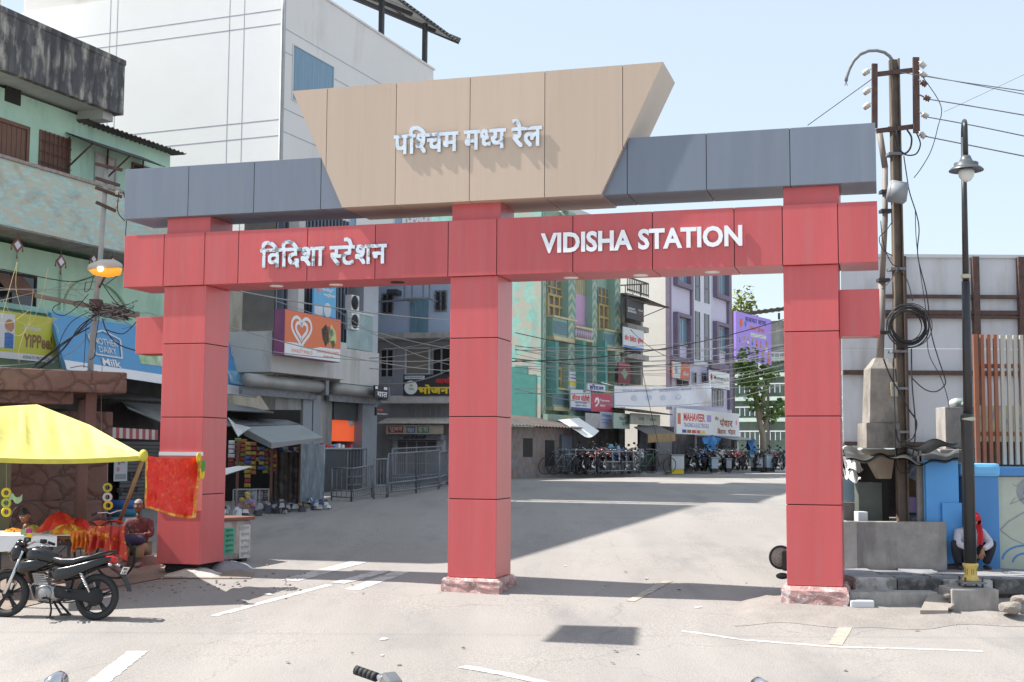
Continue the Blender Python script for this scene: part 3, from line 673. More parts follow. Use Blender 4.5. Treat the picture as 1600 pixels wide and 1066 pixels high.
# shop fronts under the band: piers, rolled shutters, interiors
for x0, x1 in ((470, 484), (486, 497), (563, 586)): a, b, _, _ = WS.box(x0, 650, x1, 760, 0); T.part('pier', MB().box(a, b, -.05, .88, .5, zA - .1), mat('grey painted pier', (.30, .32, .35), .8, var=.06))
M_shut = mat('rolled steel shutter', (.37, .365, .35), .5, metal=.3, var=.1)
for x0, x1, y0, y1 in ((392, 508, 607, 632), (527, 604, 615, 638)):
    a, b, z0, z1 = WS.box(x0, y0, x1, y1, -.45); z0, z1 = zA - .42, zA - .06
    m = MB(); m.lathe((a, -.3, (z0 + z1) / 2), [(.17, 0), (.17, b - a)], 14, 'x'); r = T.part('rolled_shutter', m, M_shut)
    m = MB(); m.box(a, b, -.2, -.1, z0 - .18, z0 + .02); m.box(b - .05, b + .12, -.5, -.05, z0 - .05, z1); T.part('shutter_bracket', m, M_iron_gr, r)
m = MB(); a, b, z0, z1 = WS.box(430, 640, 470, 800, .3); m.box(a, b, .8, .89, .5, zA - .1); T.part('shop_opening', m, mat('cluttered dark shop', (.07, .06, .055), .9, var=.5, scale=9, col2=(.2, .17, .13), thr=.62))
a, b, z0, z1 = WS.box(511, 650, 563, 760, .3); m = MB(); m.box(a, b, .85, .895, .5, zA - .1); T.part('shop_opening', m, M_inside)
m = MB(); z2 = WS.uv(535, 657, .3)[1]; m.box(a, b, .1, .2, z2, zA - .2); T.part('shop_lintel', m, mat('dark grey lintel', (.06, .065, .07), .6))
m = MB(); z3 = WS.uv(535, 690, .7)[1]; m.box(a - .1, b - .02, .22, .25, z3, z2 + .02); T.part('orange_panel', m, mat('self-glowing orange panel', (.80, .11, .03), .6, var=.05, emit=(.8, .11, .03, .35)))  # no lamp here: a faint glow in the material brightens the panel
m = MB(); c = WS.uv(549, 656, .2); m.lathe((c[0], .2, c[1]), [(.2, 0), (.2, .01)], 20, 'y'); T.part('white_emblem', m, K_white)
m = MB(); m.box(b - .1, b - .04, .2, .3, .9, z2); T.part('door_jamb', m, K_pale)
# shop counter
CT = Thing('shop_counter', 'long dark counter with stacked goods below the orange panel', 'counter', (WS.uv(520, 740, -.5)[0], -.5, .9), WS)
a, b, z0, z1 = WS.box(468, 706, 566, 790, -.5); m = MB(); m.box(a, b, -.5, .2, .7, 2.02); CT.part('front', m, mat('dark counter front', (.055, .06, .07), .6, var=.3, scale=6, stretch=(5, 5, .4)))
CT.part('top', MB().bev(a - .05, b + .03, -.55, .25, 2.022, 2.07, .01), K_grey)
m = MB()
for i in range(60):
    u = random.uniform(a + .1, b - .2); v = random.uniform(-.4, .1); h = random.uniform(.04, .12); m.m = i % 3; m.box(u, u + random.uniform(.08, .2), v, v + .12, 2.071, 2.071 + h)
CT.part('stacked_goods', m, [K_red, K_blue, K_white])['kind'] = 'stuff'
# ---- boards on this building
hs = sign('ice_cream_sign', 'orange and white illuminated box sign with concentric heart logo', 'sign', WS, (445, 492, 532, 560), -1.05, .3, mat('orange sign face', (.75, .15, .035), .4, var=.03),
     [('KWALITY WALL\'S', .12, .84, .48, .92, K_orange, .04), ('SHRI KRISHNA SWEETS', .56, .78, .98, .85, K_orange, .04), ('श्री कृष्णा स्वीट्स'.replace('श्र', 'श').replace('्', ''), .68, .89, .88, .95, K_orange, .04)],
     [('poly', [(0, 1), (0, .72), (.2, .70), (.42, .80), (.62, .72), (1, .70), (1, 1)], K_white), ('disc', .755, .40, .2, K_brown), ('poly', [(.64, .3), (.72, .16), (.76, .3), (.77, .55), (.72, .7), (.66, .5)], K_black),
      ('poly', [(.82, .14), (.9, .3), (.92, .5), (.86, .72), (.79, .6), (.78, .4)], mat('paint lime', (.55, .6, .25), .6)), ('disc', .83, .35, .1, K_white), ('poly', [(.8, .55), (.88, .5), (.9, .62), (.85, .72)], K_brown)])
a, b, z0, z1 = WS.box(445, 492, 532, 560, -1.05)
def heart(sc, w):
    m = MB(); cx, cz = a + (b - a) * .28, z1 - (z1 - z0) * .40; P = []
    for k in range(33):
        t = math.pi * (-1 + 2 * k / 32) * .96 + math.pi; x = 16 * math.sin(t) ** 3; y = 13 * math.cos(t) - 5 * math.cos(2 * t) - 2 * math.cos(3 * t) - math.cos(4 * t)
        P.append(Vector((cx + x * sc * 1.15, cz + y * sc)))
    L = []
    for i, p in enumerate(P):
        t = (P[min(i + 1, 32)] - P[max(i - 1, 0)]).normalized(); nn = Vector((-t.y, t.x)) * w / 2; L += [(p.x - nn.x, -1.056, p.y - nn.y), (p.x + nn.x, -1.056, p.y + nn.y)]
    m.add(L, [(2 * i, 2 * i + 2, 2 * i + 3, 2 * i + 1) for i in range(32)]); return m
H = (z1 - z0); hs.part('heart_emblem', heart(H * .0235, H * .075), K_white); hs.part('heart_emblem', heart(H * .0135, H * .08), K_white)
hs.part('box_side', MB().box(a - .02, b + .02, -1.045, -.75, z0 - .015, z1 + .015), mat('purple box side', (.28, .09, .2), .5))
sign('notice_board', 'tall blue notice board with white scene above the ice cream sign', 'sign', WS, (490, 444, 525, 501), -.75, .05, ink('sky', (.12, .42, .68)),
     [('ज्योति'.replace('्', ''), .35, .1, .9, .2, K_white, .05), ('नवयुिवजन', .42, .24, .95, .36, K_white, .06)], [('disc', .22, .16, .13, K_pink), ('disc', .22, .16, .10, K_pale), ('disc', .62, .7, .2, K_pale), ('rect', .05, .62, .4, .95, K_pale), ('rect', .3, .88, .95, .93, K_navy)])
sign('hanging_sign', 'small black sign with white letters hung on grey corner', 'sign', WS, (586, 603, 607, 622), -.7, .06, K_black, [('यात', .15, .5, .9, .92, K_white, .05)], [('rect', .02, .08, .2, .3, K_white), ('rect', .65, .08, .9, .3, K_white)])
sign('hanging_sign', 'small black sign with a red line below the hanging shutter', 'sign', WS, (588, 637, 608, 650), -.7, .06, K_black, [('BAKERY', .1, .7, .9, .85, K_white, .02)], [('rect', .1, .2, .5, .4, K_red)])

# tall neighbour behind the green house, just outside the frame: inferred from the road shade, roof slope shaped to cast it
OB = Frame((-11.0, 24.4), (-14.1, 34.5))
T = Thing('shade_building', 'unseen building behind the green house, inferred from the road shade, roof slope shaped to cast it', 'building', (5, 0, .4), OB)
w = T.part('wall', MB().prism([(0, .2), (OB.L, .2), (OB.L, 24.7), (0, 14.2)], 0, 1.5), mat('cream neighbour wall', (.72, .70, .64), .85, var=.06, dirt=(.4, .38, .34), dthr=.64))  # added wall slab, pale colour picked to bounce light
for k in range(2, 7):
    for u in (1.2, 4.4, 7.6):
        if 3.2 * k + 2.6 < 14 + u: T.part('window', MB().box(u, u + 1.4, -.02, .02, 3.2 * k + .9, 3.2 * k + 2.2), M_glass_dk, w)
# ================================================================ blue building facing the gate
BL = frame_px(584, 41.2, 765, 40.4)
M_blw = mat('pale blue wall', (.36, .43, .56), .85, var=.06, scale=1, dirt=(.28, .32, .4), dthr=.7, dscale=1.2)
M_blg = mat('grey lilac wall', (.34, .34, .38), .85, var=.1, scale=1.2, dirt=(.22, .21, .22), dthr=.64, dscale=1.5)
T = Thing('blue_building', 'pale blue house with grilled windows seen left of the middle pillar', 'building', (2, 4, 1), BL)
uB0, uB1 = -.6, BL.uv(728, 600, 0)[0]
zs = lambda y: BL.uv(650, y, 0)[1]
m = MB(); m.box(uB0, uB1, .02, 4, zs(530), zs(400)); T.part('upper_wall', m, M_blw)
m = MB(); m.box(uB0, uB1, .5, 4, zs(655), zs(530)); T.part('middle_wall', m, M_blg)
m = MB(); m.box(uB0, uB1, .05, 4, .7, zs(655)); T.part('lower_wall', m, mat('worn lilac plaster', (.31, .29, .30), .9, var=.14, scale=2.2, dirt=(.2, .19, .19), dthr=.6, dscale=1.4))
T.part('floor_slab', MB().bev(uB0, uB1, -.7, .6, zs(532), zs(523), .02), M_conc)
for b in ((596, 459, 615, 491), (679, 454, 699, 487)): bars_win(T, BL, *b, .02, M_iron_gr, M_glass_dk, 5, M_iron)
m = MB(); pb(m, BL, 641, 465, 669, 522, -.02, .04); d = T.part('door', m, mat('blue green door', (.13, .23, .29), .7, var=.12, scale=3))
m = MB()
for x in (648, 655, 662): pb(m, BL, x - .6, 467, x + .6, 521, -.035, .02)
pb(m, BL, 641, 492, 669, 494, -.035, .02); T.part('door_batten', m, M_glass_bl, d)
cg = MB(); u0, u1, z0, z1 = BL.box(632, 440, 671, 467, -.9)
for u in (u0, u0 + (u1 - u0) * .3, u0 + (u1 - u0) * .75, u1): cg.bar((u, -.9, z0), (u, -.9, z1 + .6), .045, .045)
cg.bar((u0, -.9, z0), (u1, -.9, z0), .05, .05); cg.bar((u0, -.9, z0), (u0, 0, z0), .05, .05); cg.bar((u1, -.9, z0), (u1, 0, z0), .05, .05); cg.bar((u0 - 2.2, -.3, z0 - .05), (u1, -.9, z0), .06, .06)
T.part('balcony_frame', cg, M_iron_gr)
T.part('window_hood', MB().bev(*BL.box(604, 452, 620, 459, -.5)[:2], -.5, .05, *BL.box(604, 452, 620, 459, -.5)[2:], .01), M_iron)
for b, gm in (((594, 545, 616, 591), M_inside), ((675, 543, 705, 588), M_inside)): bars_win(T, BL, *b, .5, M_blg, gm, 0)
rw = bars_win(T, BL, 633, 543, 672, 586, .5, K_pale, mat('tan roller blind', (.26, .23, .2), .8, var=.06), 0, cross=0)
T.part('parapet', MB().bev(uB0 + .9, uB1, -.35, .6, zs(631), zs(619), .03), mat('white chipped parapet', (.5, .48, .46), .9, var=.14, scale=5))
for b in ((640, 632, 658, 653), (671, 632, 691, 653)): bars_win(T, BL, *b, .48, M_blg, mat('grey shutter board', (.3, .3, .33), .8), 0)
# small pooja shop at the foot
PS = Thing('pooja_shop', 'small shop with tin ledge, painted fascia and grilled hatch under the blue house', 'shop', (BL.uv(650, 740, -.3)[0], -.3, 1.0), BL)
u0, _ = BL.uv(596, 660, -.7); u1 = uB1
z = zs(660); PS.part('tin_ledge', corrug(lambda s, t: (u0 + (u1 - u0) * s, -1.1 + 1.2 * t, z - .06 + .22 * t), 40, .012), mat('sandy ledge', (.50, .44, .38), .9, var=.3, scale=8))
a, b, z0, z1 = BL.box(603, 664, 692, 677, -.95); z0 -= .03
F_ = PS.part('fascia', MB().box(a, b, -.95, -.9, z0, z1), mat('faded cream fascia', (.42, .36, .29), .9, var=.2, scale=5))
w = b - a
for s, f0, f1, k in (('पूजन', .04, .31, ink('brick', (.28, .06, .05))), ('भंडार', .36, .52, ink('faded blue', (.06, .16, .26))), ('सा गर', .55, .76, ink('faded green', (.05, .18, .12)))):
    m = MB(); m.box(a + f0 * w, a + f1 * w, -.953, -.95, z0 + .04, z1 - .05); PS.part('printed_shape', m, k, F_)
    m = MB(); text_mb(m, s, a + (f0 + .02) * w, a + (f1 - .02) * w, z0 + .06, z1 - .07, -.957, .06); PS.part('lettering', m, mat('cream letters', (.5, .45, .38), .8), F_)
a, b, z0, z1 = BL.box(606, 679, 690, 688, -.6); PS.part('shutter_housing', MB().bev(a, b, -.6, .04, z0, z1, .03), M_iron_gr)
m = MB(); text_mb(m, 'जय माँ वैष्णवी'.replace('ष्', 'ष*'), a + .5, b - .5, z0 + .03, z1 - .03, -.606, .06); PS.part('lettering', m, K_black)
a, b, z0, z1 = BL.box(620, 690, 682, 741, -.1); hatch = PS.part('hatch', MB().box(a, b, -.1, .05, z0, z1), mat('brown grey shutter', (.13, .115, .12), .6, var=.08))
m = MB()
for k in range(5): u = a + (b - a) * k / 4; m.box(u - .015, u + .015, -.14, -.1, z0, z1)
for k in range(4): q = z0 + (z1 - z0) * k / 3; m.box(a, b, -.142, -.11, q - .012, q + .012)
PS.part('hatch_grille', m, K_grey, hatch)
for x0, x1 in ((614, 620), (683, 693)): a, b, z0, z1 = BL.box(x0, 680, x1, 760, -.2); PS.part('post', MB().box(a, b, -.25, .05, .8, z1), mat('chipped whitewash', (.45, .45, .45), .9, var=.3, scale=9))
a, b, z0, z1 = BL.box(596, 742, 692, 775, -.2); PS.part('plinth_wall', MB().box(a, b, -.3, .04, .7, z1), mat('dull blue plinth', (.13, .19, .24), .9, var=.15))
sign('restaurant_sign', 'black sign board with yellow Hindi dining hall lettering and round emblem', 'sign', BL, (630, 585, 742, 618), -.4, .1, K_black,
     [('भोजनालय', .21, .48, .93, .93, K_yellow, .09), ('आशीष', .45, .14, .75, .42, K_red, .07), ('VEG RESTAURANT', .03, .1, .28, .18, K_black, .02), ('Vatsal', .075, .62, .15, .74, K_green, .05)],
     [('rect', .02, .06, .3, .22, K_pale), ('disc', .11, .62, .33, K_white), ('poly', [(.09, .58), (.1, .44), (.115, .5), (.13, .42), (.135, .58)], K_yellow)])
# ================================================================ the green chevron house across the road
CD = Vector((.454, .891, 0)); CA = at(845, 700, 52)
CH = Frame(CA[:2], (CA + CD * 8.5)[:2])
SD = Frame((CA + CH.n * 9)[:2], CA[:2])                 # its side wall
M_teal = mat('flaking turquoise render', (.27, .54, .47), .85, var=.18, scale=2.6, col2=(.46, .44, .37), thr=.505, soft=.06, dirt=(.12, .34, .3), dthr=.7, dscale=1.2)
M_sage = mat('sage green front', (.27, .40, .33), .8, var=.08, scale=1.5)
M_teal2 = mat('deep teal stripe', (.12, .31, .28), .8); M_cream = mat('cream stripe', (.56, .47, .30), .8); M_mauve = mat('mauve wall', (.50, .33, .50), .8, var=.05)
M_yframe = mat('yellow window frame', (.43, .33, .14), .7); M_glaze = mat('dusty greenish panes', (.17, .17, .17), .3, var=.25, scale=6)
T = Thing('chevron_house', 'turquoise and mauve house front with zigzag striped pillars across the road', 'house', (4, 4, 1), CH)
zc = lambda x, y: CH.uv(x, y, 0)[1]
m = MB(); m.box(0, CH.L, .3, 9, 1, 12.2); T.part('wall', m, M_sage)
m = MB(); m.box(-.03, 0, .0, 9, zc(845, 655), 12.2); T.part('side_wall', m, M_teal)
m = MB(); m.box(-.06, .1, -.02, 9, 12.2, 12.5); m.box(0.1, CH.L, -.02, .2, 12.2, 12.5); T.part('parapet', m, M_band)
m = MB(); v0 = -SD.uv(845, 600)[0] + 9; m.box(-.05, -.03, .2, 3.4, zc(845, 657), zc(845, 585)); m.prism([(-.05, zc(845, 585)), (-.03, zc(845, 585)), (-.03, zc(845, 572)), (-.05, zc(845, 572))], .6, 2.4); T.part('side_panel', m, mat('dark teal patch', (.07, .26, .23), .85, var=.12))
pil = ((843, 853, 430), (888, 899, 430), (925.5, 933, 430), (961, 969.5, 430))
zt = 12.2; zb_ = zc(845, 655)
for x0, x1, _ in pil:
    a, b, _, _ = CH.box(x0, 500, x1, 560, -.1); a = max(a, .0)
    p = T.part('pilaster', MB().box(a, b, -.1, .3, zb_, zt), M_sage)
    for mm, ph in ((M_cream, 0), (M_teal2, .2)):
        m = MB(); z = zb_ + ph; hw = (b - a) / 2
        while z < zt - .4:
            m.add([(a, -.104, z), (a + hw, -.104, z + .28), (b, -.104, z), (b, -.104, z + .09), (a + hw, -.104, z + .37), (a, -.104, z + .09)], [(0, 1, 4, 5), (1, 2, 3, 4)]); z += .42
        T.part('zigzag_stripes', m, mm, p)
def rows(a, b, z0, z1, n, v):
    m = MB()
    for i in range(n): z = z0 + (z1 - z0) * (i + .5) / n; m.box(a, b, v - .02, v, z - .035, z + .035)
    return m
for x0, x1, y0, y1, yp in ((853.5, 888, 440, 497, 527), (933.5, 961, 452, 517, 542), (853.5, 880, 552, 607, 636), (932, 961, 560, 612, 640)):
    u0, u1, z0, z1 = CH.box(x0, y0, x1, y1, .28); zp = CH.uv((x0 + x1) / 2, yp, .1)[1]
    zm = z0 + (z1 - z0) * .58; m = MB()
    for k in range(5): u = u0 + (u1 - u0) * k / 4; m.box(u - .06, u + .06, .18, .29, z0, zm)
    for z in (z0, zm, z0 + (zm - z0) * .5): m.box(u0, u1, .175, .292, z - .05, z + .05)
    for k in range(4): u = u0 + (u1 - u0) * (k + .5) / 4; m.box(u - .03, u + .03, .2, .29, zm, z1)
    m.box(u0, u1, .2, .285, (zm + z1) / 2 - .03, (zm + z1) / 2 + .03)
    w = T.part('window', m, M_yframe); T.part('pane', MB().box(u0, u1, .26, .31, z0, z1), M_glaze, w)
    pan = T.part('spandrel', MB().box(u0 - .05, u1 + .05, -.05, .3, zp, z0 - .08), M_sage); T.part('spandrel_stripes', rows(u0, u1, zp + .1, z0 - .2, 6, -.05), mat('bluish stripe', (.14, .24, .28), .8), pan)
    m = MB(); m.box(u0 - .08, u1 + .08, -.12, .3, z0 - .08, z0); m.box(u0 - .08, u1 + .08, -.12, .3, zp - .16, zp); T.part('sill_band', m, M_cream, pan)
for x0, x1, y0, y1 in ((899, 925, 462, 510), (891, 918, 560, 640)):
    u0, u1, z0, z1 = CH.box(x0, y0, x1, y1, .25); T.part('balcony_recess', MB().box(u0, u1, .24, .31, z0, z1), M_mauve)
u0, u1, z0, z1 = CH.box(898.5, 511, 925.5, 533, -.15); m = MB(); m.box(u0, u1, -.2, -.05, z1 - .1, z1); m.box(u0, u1, -.2, -.05, z0, z0 + .1)
bal = T.part('balustrade', m, M_cream)
for k in range(8): u = u0 + (u1 - u0) * (k + .5) / 8; T.part('baluster', MB().lathe((u, -.12, z0 + .1), [(.05, 0), (.09, .25), (.05, .5), (.07, z1 - z0 - .2)], 8), mat('lilac baluster', (.5, .42, .52), .8), bal)
m = MB(); u0, u1, z0, z1 = CH.box(899, 430, 925.5, 461, .1)
for k in range(9): u = u0 + (u1 - u0) * (k + .5) / 9; m.box(u - .03, u + .03, .26, .3, z0, z1)
T.part('striped_band', m, M_cream)
m = MB(); u0, u1, z0, z1 = CH.box(897, 536, 926, 556, .1)
for k in range(9): u = u0 + (u1 - u0) * (k + .5) / 9; m.box(u - .03, u + .03, .26, .3, z0, z1)
T.part('striped_band', m, M_cream)
for x in (854, 898, 932): 
    u = CH.uv(x, 545, -.1)[0]; z = zc(x, 533); m = MB(); m.prism([(u, z), (u + .3, z), (u + .3, z - 2.2), (u + .12, z - 2.2)], -.5, .29); T.part('bracket', m, M_teal2)
T.part('bottom_band', MB().box(0, CH.L, -.3, .3, zc(845, 657), zc(845, 647)), M_sage)
m = MB(); n = 40
for k in range(n): u = CH.L * (k + .5) / n; m.box(u - .03, u + .03, -.305, -.3, zc(845, 656.5), zc(845, 648))
T.part('bottom_band_stripes', m, M_cream)
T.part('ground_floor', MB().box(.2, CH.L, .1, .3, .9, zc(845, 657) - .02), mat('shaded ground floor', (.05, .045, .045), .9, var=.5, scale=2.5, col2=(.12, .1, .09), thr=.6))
# hut below at the left
HT = Thing('brick_hut', 'dusty brick and blue washed hut below the turquoise house', 'hut', (1, -1.2, 1), CH)
a, b, z0, z1 = CH.box(800, 668, 890, 742, -1.2); a -= 3
M_hut = mat('dusty brown brick wash', (.22, .17, .145), .9, var=.25, scale=4, col2=(.20, .21, .25), thr=.55, soft=.08)
HT.part('wall', MB().box(a, b, -1.2, .2, .9, z1), M_hut)
HT.part('roof', corrug(lambda s, t: (a - .2 + (b - a + .4) * s, -1.7 + 2 * t, z1 + .02 + .45 * t), 30, .025), M_tin_dk)
for bx in ((818, 685, 832, 714), (852, 688, 866, 728)): u0, u1, q0, q1 = CH.box(*bx, -1.21); HT.part('opening', MB().box(u0, u1, -1.22, -1.18, q0, q1), M_inside)
u0, u1, q0, q1 = CH.box(876, 680, 892, 735, -1.25); HT.part('side_board', MB().box(u0, u1, -1.3, -1.22, q0, q1), mat('slate blue board', (.13, .15, .19), .8, var=.15))
sign('hotel_sign', 'white hotel sign with red Hindi lettering on the turquoise house', 'sign', CH, (892, 609, 923, 641), -.45, .06, K_pale, [('होटल', .06, .24, .46, .56, K_red, .08), ('मोतीशी'.replace('शी', 'शी'), .5, .22, .95, .56, K_red, .08), ('ठहरने की उत्तम', .2, .6, .8, .7, K_navy, .05), ('सुिवधा भोजन', .22, .73, .8, .83, K_navy, .05)], [('rect', 0, .88, 1, 1, K_navy)])
sign('bank_sign', 'red bank sign with white swirl beside the white hotel sign', 'sign', CH, (923.5, 615, 957, 644), -.45, .06, ink('rose', (.50, .05, .10)), [('Payments', .42, .3, .86, .46, K_white, .03), ('Bank', .42, .56, .66, .7, K_white, .03)],
     [('poly', [(.16, .48), (.2, .28), (.3, .22), (.38, .34), (.36, .56), (.24, .74), (.18, .7), (.3, .52), (.3, .36), (.24, .38), (.22, .5)], K_white)])
sign('hotel_sign', 'small white board with big blue Hindi word hotel above the red bank sign', 'sign', CH, (918, 600, 946, 611), -.55, .08, K_pale, [('होटल', .1, .14, .9, .88, K_navy, .09)])
sign('notice', 'white and yellow notice pasted on the mauve recess', 'notice', CH, (890, 580, 902, 607), -.12, .03, K_pale, [], [('rect', 0, .58, 1, .82, K_yellow), ('rect', .1, .2, .9, .24, K_navy), ('rect', .1, .4, .9, .44, K_navy)])
sign('hanging_board', 'faded white paper board hung below the bank sign, left one', 'sign', CH, (915, 646, 938, 669), -.6, .03, mat('faded white board', (.45, .43, .43), .9, var=.12, scale=4, col2=(.36, .3, .3), thr=.58))
sign('hanging_board', 'faded white board with blue lines, right of the faded paper board', 'sign', CH, (938, 644, 957, 670), -.6, .03, mat('faded bluish board', (.45, .46, .5), .9, var=.12, scale=4), [('िनवास', .1, .1, .9, .3, K_blue, .03)], [('rect', .1, .45, .85, .5, K_blue), ('rect', .1, .62, .7, .67, K_blue)])
sign('paan_shop_sign', 'pale green board of the city paan stall', 'sign', CH, (959, 646, 984, 670), -1.0, .05, mat('pale green board', (.40, .48, .42), .8, var=.08), [('िसटी', .32, .22, .78, .46, ink('dull green', (.1, .16, .12)), .05), ('पान', .5, .56, .85, .8, ink('dull green', (.1, .16, .12)), .05)])
# ================================================================ dark narrow building
DB = Frame(CH.p(8.6, 0, 0)[:2], CH.p(12, 0, 0)[:2])
T = Thing('narrow_building', 'narrow grey building with black railed balcony beside the chevron house', 'building', (1.2, 3, 1), DB)
zd = lambda y: DB.uv(985, y, 0)[1]; ue = DB.uv(1003, 520, 0)[0]
m = MB(); m.box(0, ue, .9, 8, 1, zd(462)); T.part('wall', m, mat('dim grey wall', (.15, .145, .14), .9, var=.2))
m = MB(); m.box(0, .3, -.05, .9, 1, zd(462)); m.box(ue - .3, ue, -.05, .9, zd(600), zd(462)); T.part('pillar', m, M_conc)
for y in (462, 508, 553): T.part('floor_slab', MB().box(0, ue + .15, -.3, .95, zd(y) - .25, zd(y)), M_conc)
m = MB(); z0, z1 = zd(460), zd(438); m.bar((0, -.3, z1), (ue + .1, -.3, z1), .06, .06); m.bar((0, -.3, z0 + .1), (ue + .1, -.3, z0 + .1), .06, .06); m.bar((ue + .1, -.3, z1), (ue + .1, 3, z1), .06, .06)
for k in range(13): u = (ue + .1) * k / 12; m.bar((u, -.3, z0), (u, -.3, z1), .035, .035)
for k in range(8): m.bar((ue + .1, -.3 + .4 * k, z0), (ue + .1, -.3 + .4 * k, z1), .035, .035)
T.part('balcony_railing', m, M_iron)
m = MB(); m.sheet(lambda s, t: (-.1 + (ue + 1.0) * s, -1.2 + 1.2 * t, zd(472) + .25 * t - .12 * s), 4, 2, .03); m.bar((ue + .7, -1.1, zd(473)), (ue, -.1, zd(490)), .04, .04); T.part('awning', m, M_tin_dk)
sign('shop_sign', 'black sign with white words under the dark awning', 'sign', DB, (979, 470, 1006, 500), -.75, .05, K_black, [('KAPILADY', .08, .42, .5, .52, K_white, .03), ('BOUDLARS', .08, .56, .55, .66, K_white, .03), ('TAILOR', .66, .4, .95, .5, K_pale, .03), ('CITY', .7, .58, .92, .68, K_red, .03)])
sign('clinic_sign', 'white sign with red Hindi words below the black sign', 'sign', DB, (974, 514, 1006, 545), -.5, .05, K_pale, [('जैन', .06, .36, .25, .66, K_red, .07), ('िडजीटल', .3, .36, .62, .66, K_red, .07), ('सुिवधा', .68, .38, .97, .7, K_red, .07)], [('rect', 0, .9, 1, 1, K_blue)])
sign('poster_board', 'dark red poster board above the white cloth banner', 'sign', DB, (966, 567, 985, 600), -.4, .05, mat('dark red poster', (.16, .02, .03), .6, var=.1), [], [('poly', [(.25, .5), (.5, .25), (.8, .5), (.55, .8)], mat('green rosette print', (.2, .3, .22), .7)), ('rect', .05, .05, .95, .14, ink('rose', (.5, .05, .1)))])
# ================================================================ the lilac building
PU = Frame(at(1047, 700, 65.5)[:2], at(1144, 700, 74.8)[:2])
M_lil = mat('lilac wall', (.58, .55, .69), .8, var=.03, dirt=(.45, .4, .6), dthr=.74, dscale=.6); M_plum = mat('plum grey trim', (.20, .165, .225), .8); M_lilw = mat('white lilac strip', (.66, .66, .74), .8, var=.03)
T = Thing('lilac_building', 'tall lilac building with plum window surrounds and white centre strip', 'building', (5, 4, 1), PU)
zp = lambda x, y: PU.uv(x, y, 0)[1]; LP = PU.L
T.part('wall', MB().box(0, LP, .01, 9, 1, 13.4), M_lil)
T.part('side_wall', MB().box(-.03, 0, 0, 9.02, 1, 13.41), mat('cream side wall', (.76, .73, .66), .8, var=.04))
def strip(x0, x1, y0, y1, v, th, name, mm): a, b, z0, z1 = PU.box(x0, y0, x1, y1, v); return T.part(name, MB().box(a, b, v, v + th, z0, min(z1, 13.39)), mm)
strip(1046, 1049.5, 400, 640, -.15, .2, 'trim', M_plum); strip(1081, 1084, 400, 565, -.1, .15, 'trim', M_plum); strip(1139.5, 1144, 400, 640, -.15, .2, 'trim', M_plum)
strip(1084.2, 1111, 400, 572, -.05, .08, 'centre_strip', M_lilw)
strip(1049.7, 1084, 559, 566, -.25, .3, 'band', M_plum); strip(1112, 1139.3, 568, 578, -.25, .3, 'band', M_plum)
for x0, x1 in ((1086.5, 1093), (1101, 1107.5)):
    for y0, y1 in ((425, 470), (487, 562)):
        dx = (x0 - 1086.5) * .28; a, b, z0, z1 = PU.box(x0, y0 + dx, x1, y1 + dx, -.06); w = T.part('window', MB().box(a, b, -.07, .0, z0, z1), M_glass_dk)
        m = MB(); m.box(a, b, -.09, -.07, (z0 + z1) / 2 - .04, (z0 + z1) / 2 + .04); m.box(a - .04, a, -.09, 0, z0, z1); m.box(b, b + .04, -.09, 0, z0, z1); T.part('frame', m, M_plum, w)
for x0, x1, y0, y1, fx0, fx1, fy1 in ((1056, 1072, 498, 537, 1052, 1077, 560), (1118, 1132, 512, 548, 1114, 1136, 572), (1056, 1072, 405, 443, 1052, 1077, 450), (1118, 1132, 415, 462, 1114, 1136, 468)):
    a, b, z0, z1 = PU.box(x0, y0, x1, y1, 0); w = T.part('window', MB().box(a, b, -.02, .05, z0, z1), M_glass_bl)
    c, d, e, f = PU.box(fx0, y0 - 7, fx1, fy1, 0); m = MB(); m.box(c, a - .1, -.25, .012, e, f); m.box(b + .1, d, -.25, .012, e, f); m.box(a - .1, b + .1, -.25, .012, f - .2, f)
    if fy1 in (450, 468): m.box(a - .1, b + .1, -.25, .012, e, e + .25)
    T.part('surround', m, M_plum, w); m = MB(); m.box(a - .05, b + .05, -.06, -.02, z0 - .1, z0); m.box((a + b) / 2 - .04, (a + b) / 2 + .04, -.05, -.02, z0, z1); T.part('frame', m, K_grey, w)
for bx in ((1113, 609, 1121, 636), (1122, 609, 1130, 636), (1081, 581, 1088, 600), (1096, 583, 1103, 601)): bars_win(T, PU, *bx, 0, K_grey, M_glass_dk, 0)
bars_win(T, PU, 1056, 593, 1076, 615, 0, K_grey, M_inside, 0)
sign('poster_board', 'white and orange poster board on the lilac building', 'sign', PU, (1051, 567, 1078, 592), -.4, .06, ink('coral', (.62, .14, .06)), [('बीमा', .6, .5, .92, .8, K_pale, .06)], [('poly', [(0, 0), (.48, 0), (.42, 1), (0, 1)], K_pale), ('disc', .2, .5, .25, mat('pale blue print', (.4, .5, .6), .7))])
sign('cake_shop_sign', 'white shop sign with red ring and black name on the lilac building', 'sign', PU, (1107, 581, 1140, 607), -.4, .08, K_white, [("Momento's", .24, .26, .94, .5, K_black, .05), ('CAKES', .34, .6, .7, .72, K_grey, .03), ('BAKERY', .78, .86, .95, .93, K_black, .02)], [('disc', .14, .38, .2, K_red), ('disc', .14, .38, .12, K_white), ('disc', .14, .38, .07, K_black)], frame=M_plum)
MF = Frame(PU.p(0.2, -1.6, 0)[:2], PU.p(10.6, -1.6, 0)[:2])
